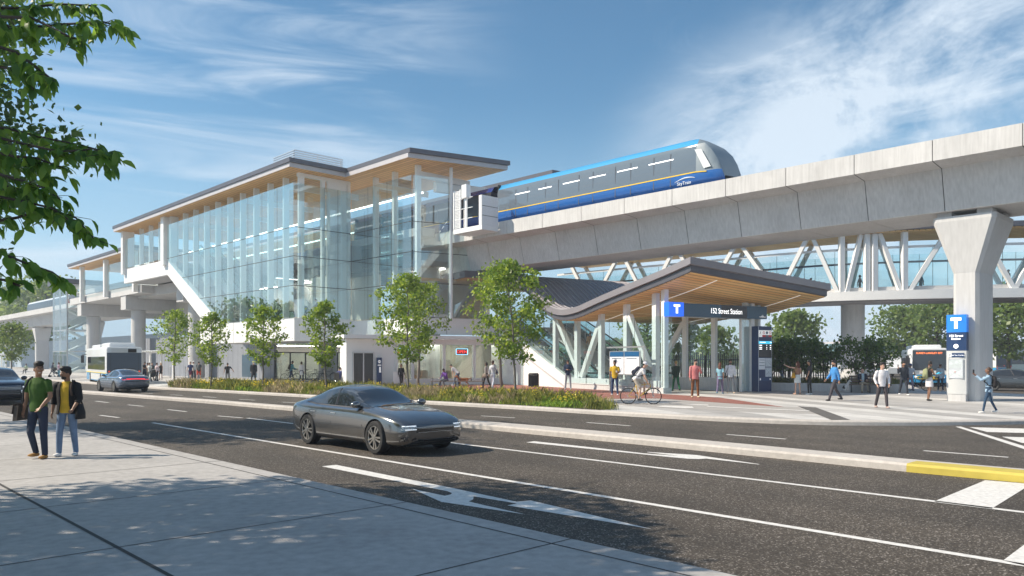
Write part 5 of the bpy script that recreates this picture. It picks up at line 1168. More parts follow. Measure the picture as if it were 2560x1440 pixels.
# ---------------------------------------------------------------- people
SKINS = {'n': (.27, .145, .09), 'l': (.56, .34, .25), 'm': (.40, .22, .14), 'd': (.20, .10, .06), 'k': (.11, .055, .035)}
def cloth(c, pat=None): return mat('cloth_%02x%02x%02x' % tuple(int(x * 255) for x in c), c, .85, var=.16, scale=9, bump=.25, bscale=30)
def skinm(k): return mat('skin_' + k, SKINS[k], .5, var=.06, scale=20)
HAIRS = {'blk': (.012, .010, .010), 'brn': (.06, .03, .018), 'bld': (.45, .30, .12), 'gry': (.35, .34, .33), 'red': (.10, .03, .015)}
def hairm(k): return mat('hair_' + k, HAIRS[k], .6, var=.2, scale=40)
V3 = Vector
POSES = {
 'stand': dict(L=(2, 2, 4), R=(-2, 3, 5), la=(4, 8, 14, 12), ra=(-3, 8, 12, 12)),
 'relax': dict(L=(6, 10, 7), R=(-3, 2, 5), la=(0, 9, 22, 18), ra=(2, 9, 18, 18)),
 'walk': dict(L=(22, 6, 1), R=(-16, 20, 1), la=(-18, 6, 14, 4), ra=(18, 6, 22, 6)),
 'walk2': dict(R=(22, 6, 1), L=(-16, 20, 1), ra=(-18, 6, 14, 4), la=(18, 6, 22, 6)),
 'pockets': dict(L=(14, 10, 4), R=(-10, 8, 6), la=(-6, 18, 38, 40), ra=(-6, 18, 38, 40)),
 'both': dict(L=(4, 4, 6), R=(-4, 4, 6), la=(16, 8, 78, 42), ra=(16, 8, 82, 42), head=(0, 22)),
 'phone': dict(L=(18, 8, 2), R=(-12, 14, 2), la=(-8, 6, 14, 4), ra=(30, 26, 132, 12)),
 'cup': dict(L=(3, 3, 5), R=(-3, 3, 5), la=(14, 8, 82, 24), ra=(-2, 8, 14, 8)),
 'strap': dict(L=(3, 3, 4), R=(-2, 3, 4), la=(8, 16, 118, 34), ra=(-2, 9, 12, 12)),
 'cross': dict(L=(3, 3, 5), R=(-3, 3, 5), la=(20, 16, 98, 62), ra=(22, 14, 92, 62)),
 'point': dict(L=(2, 2, 3), R=(-2, 4, 3), la=(98, 34, 14, 0), ra=(4, 10, 60, 20), head=(10, -8)),
 'photo': dict(L=(16, 6, 1), R=(-14, 12, 1), la=(62, 4, 72, 24), ra=(60, 4, 74, 22), head=(0, -8)),
 'read': dict(L=(8, 14, 2), R=(-6, 4, 2), la=(22, 6, 72, 18), ra=(24, 6, 70, 18), head=(0, 18)),
 'sit': dict(L=(86, 88, 8), R=(84, 82, 8), la=(24, 8, 52, 26), ra=(22, 8, 56, 26), lean=4),
 'sitlean': dict(L=(84, 96, 4), R=(88, 80, 6), la=(52, 6, 96, 26), ra=(34, 8, 60, 26), lean=20, head=(20, 10)),
 'cycle': dict(L=(78, 84, 2), R=(34, 44, 2), la=(66, 6, 12, 4), ra=(66, 6, 12, 4), lean=38, head=(0, -28)),
 'lean': dict(L=(26, 14, 5), R=(8, 6, 5), la=(38, 6, 10, 8), ra=(44, 6, 12, 8), lean=48, head=(0, -16)),
 'push': dict(L=(20, 6, 1), R=(-16, 18, 1), la=(30, 6, 40, 4), ra=(30, 6, 40, 4), lean=8),
 'swing': dict(L=(18, 16, 4), R=(-4, 10, 6), la=(-2, 14, 16, 0), ra=(6, 42, 18, -20)),
 'scoot': dict(L=(24, 30, 1), R=(4, 8, 1), la=(34, 8, 38, 10), ra=(34, 8, 38, 10), lean=6, head=(0, 16)),
}
def person(label, pos, h, rz, top, bot, shoe=(.5, .5, .5), hair=('short', 'blk'), skin='m', pose='stand', sex='m', vox=.017, bulk=1.0, zoff=0.0, jacket=None, extra=None, turn=0, **over):
    P = dict(POSES[pose]); P.update(over); k = h / 1.75; fem = sex == 'f'
    t = empty('person', label, 'person', V3(pos), R(rz)); hy, hp = P.get('head', (0, 0)); lean = R(P.get('lean', 0)); tw = R(turn)
    HIP = V3((0, 0, .92 * k))
    def U(p):                                            # upper body: lean about the hip, then twist
        q = V3(p) * k - HIP; q = Matrix.Rotation(-lean, 3, 'X') @ q; q = Matrix.Rotation(tw, 3, 'Z') @ q; return q + HIP
    legs = {}
    for sd, key in ((-1, 'L'), (1, 'R')):
        f, kn, sp = (R(a) for a in P[key]); hip = V3((sd * .088 * k, 0, .90 * k))
        d1 = V3((sd * math.sin(sp), math.sin(f) * math.cos(sp), -math.cos(f) * math.cos(sp))); d2 = V3((sd * math.sin(sp) * .6, math.sin(f - kn), -math.cos(f - kn))).normalized()
        kne = hip + d1 * .425 * k; ank = kne + d2 * .405 * k; legs[sd] = (hip, kne, ank)
    low = min(l[2].z for l in legs.values()); dz = .075 * k - low + zoff
    for sd in legs: legs[sd] = tuple(p + Z * dz for p in legs[sd])
    UU = lambda p: U(p) + Z * dz
    arms = {}
    sw = .165 if fem else .185
    for sd, key in ((-1, 'la'), (1, 'ra')):
        f, ab, el, inw = (R(a) for a in P[key]); sh = V3((sd * sw, 0, 1.415))
        d1 = V3((sd * math.sin(ab), math.sin(f) * math.cos(ab), -math.cos(f) * math.cos(ab)))
        a2 = f + el; d2 = V3((sd * math.sin(ab) * .6 - sd * math.sin(inw) * abs(math.sin(a2)), math.sin(a2) * math.cos(inw), -math.cos(a2))).normalized()
        e = sh + d1 * .285; w = e + d2 * .25; arms[sd] = (sh, e, w, d2)
    sk = skinm(skin); body = MB(); HC = V3((0, .02, 1.635))
    hr = Matrix.Rotation(R(hy), 3, 'Z') @ Matrix.Rotation(-R(hp), 3, 'X')
    HH = lambda p: UU(V3((0, .0, 1.53)) + hr @ (V3(p) + HC - V3((0, 0, 1.53))))
    rt = Matrix.Rotation(tw, 3, 'Z') @ Matrix.Rotation(-lean, 3, 'X') @ hr
    body.ball(HH((0, 0, .012)), .074 * k, .092 * k, .105 * k, 14, 10, rt); body.ball(HH((0, .024, -.05)), .056 * k, .062 * k, .066 * k, 12, 8, rt)
    body.tube([HH((0, .088, .02)), HH((0, .108, -.022)), HH((0, .094, -.03))], [.009 * k, .016 * k, .010 * k], 6)
    for sd in (-1, 1): body.ball(HH((sd * .076, -.008, -.008)), .012 * k, .020 * k, .030 * k, 8, 6, rt)
    nr = .046 if fem else .055
    body.tube([UU((0, -.012, 1.40)), UU((0, -.004, 1.50)), HH((0, -.01, -.05))], [nr * 1.25 * k, nr * k, nr * k], 10)
    body.tube([UU((0, 0, .92)), UU((0, 0, 1.15)), UU((0, 0, 1.38)), UU((0, 0, 1.45))], [.085 * k, .082 * k, .09 * k, .06 * k], 12, ref=(0, 1, 0), rx=[.13 * k, .115 * k, .145 * k, .10 * k])
    aw = .86 if fem else 1.0
    for sd, (s_, e, w, d) in arms.items():
        body.tube([UU(s_), UU(s_.lerp(e, .5)), UU(e), UU(e.lerp(w, .35)), UU(w)], [.048 * k * aw, .046 * k * aw, .036 * k * aw, .039 * k * aw, .026 * k * aw], 10)
        # hand: palm, four unequal bent fingers, thumb from the side of the palm
        side = d.cross(V3((0, 0, 1))); side = side.normalized() if side.length > .2 else V3((0, 1, 0))
        if abs(d.z) > .75: side = V3((0, 1, 0))
        side = (side - d * side.dot(d)).normalized(); nrm = d.cross(side) * (-1 if d.cross(side).x * sd > 0 else 1)
        pc = w + d * .05; fr = .0085 if vox < .013 else .0105
        body.tube([UU(w), UU(w + d * .035), UU(w + d * .088)], [.020 * k, .017 * k, .014 * k], 8, ref=tuple(nrm), rx=[.025 * k, .036 * k, .037 * k])
        for i, ln in enumerate((.066, .075, .070, .055)):
            b0 = w + d * .085 + side * (.027 - .018 * i); b1 = b0 + d * ln * .5 + nrm * .008; b2 = b0 + d * ln * .86 + nrm * .028
            body.tube([UU(b0), UU(b1), UU(b2)], [fr * k, fr * k, fr * .8 * k], 6)
        b0 = w + d * .03 + side * .026; body.tube([UU(b0), UU(b0 + d * .03 + side * .022 + nrm * .008), UU(b0 + d * .058 + side * .024 + nrm * .018)], [.012 * k, .0105 * k, .009 * k], 6)
    lw = .9 if fem else 1.0
    for sd, (a, b, c) in legs.items():
        body.tube([a, a.lerp(b, .5), b, b.lerp(c, .35), c], [.072 * k * lw, .062 * k * lw, .045 * k * lw, .048 * k * lw, .030 * k * lw], 10)
        body.tube([c + Z * .01, V3((c.x, c.y, c.z - .03 * k)), V3((c.x + sd * .015, c.y + .10 * k, c.z - .05 * k))], [.034 * k, .034 * k, .022 * k], 8)
    def fin(mb, name, m, vx=None, sm=2):
        o = mb.build(name, m, t, smooth=True); r = o.modifiers.new('remesh', 'REMESH'); r.mode = 'VOXEL'; r.voxel_size = (vx or vox) * k; r.use_smooth_shade = True
        s = o.modifiers.new('smooth', 'SMOOTH'); s.factor = .5; s.iterations = sm; return o
    fin(body, 'body', sk, min(vox, .014), 1)
    if vox < .013 or h > 0 and over.get('eyes', 0):
        mb = MB()
        for sd in (-1, 1): mb.ball(HH((sd * .030, .086, .008)), .012 * k, .006 * k, .0065 * k, 8, 6, rt)
        mb.build('eyes', mat('eye_white', (.7, .68, .66), .3), t, True)
        mb = MB()
        for sd in (-1, 1):
            mb.ball(HH((sd * .030, .0915, .008)), .006 * k, .003 * k, .006 * k, 8, 6, rt); mb.tube([HH((sd * .014, .094, .030)), HH((sd * .032, .092, .035)), HH((sd * .048, .080, .029))], .005 * k, 5)
        mb.tube([HH((-.024, .088, -.062)), HH((0, .097, -.064)), HH((.024, .088, -.062))], .003 * k, 5)
        mb.build('pupils_and_brows', hairm('blk'), t, True)
        mb = MB(); mb.tube([HH((-.022, .0885, -.060)), HH((0, .0965, -.0615)), HH((.022, .0885, -.060))], .0045 * k, 6, ref=(0, 0, 1)); mb.build('teeth', mat('tooth_white', (.75, .73, .7), .3), t, True)
    kind, col = top
    B_ = bulk * (.93 if fem else 1.0)
    hem = {'tee': .86, 'shirt': .84, 'jacket': .82, 'coat': .60, 'tank': .94, 'dress': .60, 'crop': 1.06}[kind]
    def torso(mb, hem, g, y0=0.0):
        zs_ = [hem] + [z for z in (.92, 1.02, 1.16, 1.28, 1.37, 1.435, 1.485) if z > hem + .02]
        dep = lambda z: np.interp(z, [.5, .86, .95, 1.06, 1.28, 1.37, 1.44, 1.49], [.15, .118, .112, .096 if fem else .104, .128 if fem else .122, .110, .080, .062])
        wid = lambda z: np.interp(z, [.5, .86, .95, 1.06, 1.28, 1.37, 1.44, 1.49], [.20, .172, .166, .132 if fem else .150, .165 if fem else .178, .168 if fem else .186, .125 if fem else .150, .066])
        mb.tube([UU((0, y0, z)) for z in zs_], [(dep(z) * B_ + g) * k for z in zs_], 18, ref=(0, 1, 0), rx=[(wid(z) * B_ + g) * k for z in zs_])
    def sleeves(mb, frac, g, r0=.062):
        for sd, (s_, e, w, d) in arms.items():
            pts = [s_ + V3((-sd * .035, 0, .005)), s_, s_.lerp(e, .5)]; rr = [.052 + g, r0 + g, .058 + g]
            if frac <= 1: pts.append(s_.lerp(e, frac)); rr.append(.057 + g)
            else: pts += [e, e.lerp(w, frac - 1)]; rr += [.050 + g, .040 + g]
            mb.tube([UU(p) for p in pts], [x * k * aw * B_ for x in rr], 12)
    mb = MB(); torso(mb, hem, 0)
    if kind == 'tee': sleeves(mb, .72, 0)
    elif kind in ('shirt', 'jacket', 'coat'): sleeves(mb, 1.93, .004 if kind == 'shirt' else .012)
    fin(mb, {'tee': 'tshirt', 'shirt': 'shirt', 'jacket': 'jacket', 'coat': 'coat', 'tank': 'top', 'dress': 'dress', 'crop': 'top'}[kind], cloth(col))
    if jacket:
        # open jacket: a shell over back and sides with a gap at the front
        mb = MB(); g = .022
        for sgn in (1,):
            zs_ = [.84, .95, 1.06, 1.2, 1.32, 1.42, 1.47]; rg = []
            for z in zs_:
                dp = np.interp(z, [.84, 1.06, 1.28, 1.42, 1.47], [.128, .118, .132, .10, .08]) + g - .008; wd = np.interp(z, [.84, 1.06, 1.32, 1.42, 1.47], [.186, .168, .196, .172, .12]) + g - .008
                gap = np.interp(z, [.84, 1.1, 1.4, 1.47], [34, 25, 22, 34]); A = [R(90 + gap + (360 - 2 * gap) * i / 20) for i in range(21)]
                out = [UU((math.cos(a) * wd, math.sin(a) * dp, z)) for a in A]; inn = [UU((math.cos(a) * (wd - .02), math.sin(a) * (dp - .02), z)) for a in A[::-1]]; rg.append(out + inn)
            mb.loft(rg)
        sleeves(mb, 1.45, .016); fin(mb, 'jacket', cloth(jacket), .012)
    bk, bc = bot
    if bk in ('trousers', 'shorts', 'leggings', 'jeans'):
        mb = MB(); g = 1.0 if bk != 'leggings' else .86
        hz = lambda z: UU((0, 0, z))
        mb.tube([hz(1.03), hz(.95), legs[1][0].lerp(legs[-1][0], .5) + Z * -.05], [.104 * k * B_, .112 * k * B_, .085 * k], 16, ref=(0, 1, 0), rx=[.148 * k * B_, .164 * k * B_, .12 * k])
        for sd, (a, b, c) in legs.items():
            if bk == 'shorts': mb.tube([a + Z * .03, a.lerp(b, .5), a.lerp(b, .85)], [.096 * k, .088 * k, .085 * k], 12)
            else: mb.tube([a + Z * .03, a.lerp(b, .5), b, b.lerp(c, .5), c + (b - c) * -.03], [.092 * k * lw * g, .080 * k * lw * g, .064 * k * lw * g, .058 * k * lw * g, .050 * k * lw * g], 12)
        fin(mb, bk, cloth(bc))
    elif bk == 'skirt':
        mb = MB(); mb.tube([UU((0, 0, 1.06)), UU((0, 0, .95)), UU((0, .01, .80)), UU((0, .01, .62))], [.10 * k, .118 * k, .135 * k, .14 * k], 18, ref=(0, 1, 0), rx=[.135 * k, .168 * k, .19 * k, .19 * k]); fin(mb, 'skirt', cloth(bc))
    for sd, (a, b, c) in legs.items():
        mb = MB(); f = V3((sd * .12, 1, 0)).normalized(); lift = max(0.0, c.z - .075 * k)
        heel = V3((c.x, c.y, c.z - .040 * k)); rr = Matrix.Rotation(R(-sd * 7), 3, 'Z')
        mb.tube([heel - f * .055 * k, heel - f * .03 * k, heel + f * .05 * k, heel + f * .12 * k, heel + f * .165 * k], [.024 * k, .036 * k, .036 * k, .029 * k, .014 * k], 10, ref=(0, 0, 1), rx=[.026 * k, .038 * k, .046 * k, .047 * k, .024 * k]); mb.tube([heel, c + Z * .012 * k], [.036 * k, .036 * k], 8); mb.build('shoe', cloth(shoe), t, smooth=True)
    hs, hc = hair; hm = hairm(hc) if isinstance(hc, str) else cloth(hc)
    mb = MB()
    if hs != 'bald':
        mb.ball(HH((0, -.014, .036)), .081 * k, .096 * k, .098 * k, 14, 10, rt)
        if hs == 'quiff': mb.ball(HH((0, .045, .108)), .078 * k, .070 * k, .052 * k, 12, 8, rt); mb.ball(HH((0, -.015, .10)), .084 * k, .09 * k, .056 * k, 12, 8, rt)
        if hs == 'long': mb.tube([HH((0, -.045, .06)), HH((0, -.08, -.04)), HH((0, -.085, -.18)), HH((0, -.075, -.30))], [.05 * k, .052 * k, .05 * k, .03 * k], 12, ref=(0, 1, 0), rx=[.07 * k, .085 * k, .095 * k, .07 * k])
        if hs == 'bun': mb.ball(HH((0, -.09, .03)), .05 * k, .045 * k, .05 * k, 10, 8, rt)
        if hs == 'tail': mb.tube([HH((0, -.09, .04)), HH((0, -.125, -.02)), HH((0, -.12, -.14))], [.03 * k, .036 * k, .015 * k], 10)
        if hs == 'afro': mb.ball(HH((0, -.03, .09)), .085 * k, .085 * k, .08 * k, 12, 9, rt)
        if hs == 'bob': mb.tube([HH((0, -.03, .02)), HH((0, -.04, -.09))], [.085 * k, .075 * k], 14, ref=(0, 1, 0), rx=[.09 * k, .09 * k])
        fin(mb, 'hair', hm, max(.011, vox * .7), 1)
    if 'beard' in (extra or ''):
        mb = MB(); mb.ball(HH((0, .036, -.072)), .056 * k, .055 * k, .046 * k, 12, 8, rt); mb.tube([HH((-.028, .090, -.046)), HH((0, .102, -.042)), HH((.028, .090, -.046))], .006 * k, 6); mb.build('beard', hairm(hc if isinstance(hc, str) else 'blk'), t, True)
    if 'cap' in (extra or '') or 'helmet' in (extra or ''):
        cc = over.get('capcol', (.1, .1, .12)); mb = MB(); mb.ball(HH((0, -.006, .055)), .088 * k, .104 * k, .085 * k, 14, 8, rt)
        if 'cap' in extra: mb.prism([HH((x * .075, .085 + .05 * (1 - x * x), .052)) for x in lin(-1, 1, 9)] + [HH((-.0, .06, .055))], rt @ V3((0, 0, .012)))
        mb.build('cap' if 'cap' in extra else 'helmet', cloth(cc), t, True)
    t['_w'] = [tuple(UU(arms[s][2] + arms[s][3] * .07)) for s in (-1, 1)][0] + [tuple(UU(arms[s][2] + arms[s][3] * .07)) for s in (-1, 1)][1]
    t['_sh'] = tuple(UU((0, 0, 1.4)))
    return t, k, UU, arms, legs
def spot(px, feet, head, hmin=1.58, hmax=1.86, z=PZ):
    y = (CZ - z) * F / (feet - HY); h = (feet - head) / F * y
    return V3(((px - HX) / F * y, y, z)), min(max(h, hmin), hmax)
def hand(res, sd):
    t, k, UU, arms, legs = res; M = Matrix.LocRotScale(t.location, t.rotation_euler, None); w = arms[sd]; return M @ UU(w[2] + w[3] * .08)
def local(res, p): return Matrix.LocRotScale(res[0].location, res[0].rotation_euler, None) @ res[2](p)
def prop(name, label, cat, mb, m, loc=(0, 0, 0), rz=0.0, smooth=False, auto=None, group=None):
    o = mb.build(name, m, None, smooth, auto=auto); o.location = loc; o.rotation_euler = (0, 0, rz); return tag(o, label, cat, group)
def backpack(res, label, col, s=1.0):
    t, k, UU, arms, legs = res; o = empty('backpack', label, 'backpack', t.location, t.rotation_euler.z)
    mb = MB(); mb.tube([UU((0, -.155, 1.0)), UU((0, -.19, 1.04)), UU((0, -.20, 1.2)), UU((0, -.185, 1.38)), UU((0, -.15, 1.43))], [.04 * s, .075 * s, .085 * s, .075 * s, .03 * s], 14, ref=(0, 1, 0), rx=[.10 * s, .145 * s, .15 * s, .13 * s, .08 * s]); mb.build('pack', cloth(col), o, True)
    mb = MB(); mb.tube([UU((0, -.265, 1.03)), UU((0, -.28, 1.12)), UU((0, -.27, 1.2))], [.02, .035, .02], 10, ref=(0, 1, 0), rx=[.08, .10, .08]); mb.build('front_pocket', cloth(tuple(c * .8 for c in col)), o, True)
    mb = MB()
    for sd in (-1, 1): mb.tube([UU((sd * .09, -.13, 1.42)), UU((sd * .10, -.02, 1.50)), UU((sd * .105, .10, 1.40)), UU((sd * .12, .125, 1.22)), UU((sd * .15, .02, 1.08)), UU((sd * .12, -.12, 1.05))], .016, 6)
    mb.build('strap', cloth(tuple(c * .7 for c in col)), o, True); return o
W_, BK = (.62, .62, .64), (.018, .018, .02)
# --- the two men on the near pavement
p, h = spot(96, 1146, 908); a = person('man in green t-shirt and dark jeans walking beside man in black jacket', p, h, 172, ('tee', (.030, .085, .006)), ('jeans', (.020, .030, .058)), (.38, .20, .06), ('quiff', 'blk'), 'n', 'relax', vox=.011, head=(48, 2), bulk=1.02, L=(2, 4, 4), R=(16, 34, -3), la=(6, 14, 40, 34), ra=(-2, 10, 14, 10), turn=4, eyes=1)
bag = empty('messenger_bag', 'dark brown messenger bag hanging beside the man in green t-shirt', 'bag', a[0].location, a[0].rotation_euler.z)
U_ = a[2]; mb = MB(); mb.prism([U_((.26, -.11, .98)), U_((.26, .17, .98)), U_((.285, .18, .70)), U_((.285, -.12, .70))], (.09, 0, -.01)); mb.build('pouch', mat('bag_leather', (.040, .030, .024), .6, var=.2), bag); mb = MB(); mb.prism([U_((.352, -.12, 1.0)), U_((.352, .18, 1.0)), U_((.377, .185, .82)), U_((.377, -.125, .82))], (.012, 0, 0)); mb.build('flap', mat('bag_flap', (.055, .042, .034), .6), bag)
mb = MB(); mb.tube([U_((.28, .02, .98)), U_((.20, .12, 1.25)), U_((.13, .09, 1.44)), U_((.12, 0, 1.49)), U_((.14, -.08, 1.43)), U_((.24, -.10, 1.2)), U_((.28, -.02, .98))], .018, 6); mb.build('strap', cloth((.02, .025, .03)), bag, True)
p, h = spot(168, 1140, 920); a = person('man in open black jacket over yellow t-shirt walking in light blue jeans', p, h, 186, ('tee', (.62, .40, .035)), ('jeans', (.13, .20, .32)), (.72, .72, .72), ('quiff', 'blk'), 'n', 'relax', vox=.011, head=(-42, 2), jacket=(.010, .010, .013), extra='beard', L=(-2, 6, 4), R=(8, 10, 4), la=(10, 14, 34, 30), ra=(-2, 11, 12, 6), eyes=1)
BLKMAN = a
mb = MB(); U_ = a[2]; mb.tube([U_((-.14, .12, 1.20)), U_((-.13, .14, 1.32)), U_((-.13, .10, 1.45)), U_((-.13, 0, 1.50)), U_((-.13, -.14, 1.40)), U_((-.12, -.16, 1.1))], .018, 6); prop('bag_strap', 'brown shoulder strap over the black jacket of the man in jeans', 'strap', mb, cloth((.05, .03, .022)), a[0].location, a[0].rotation_euler.z, True)
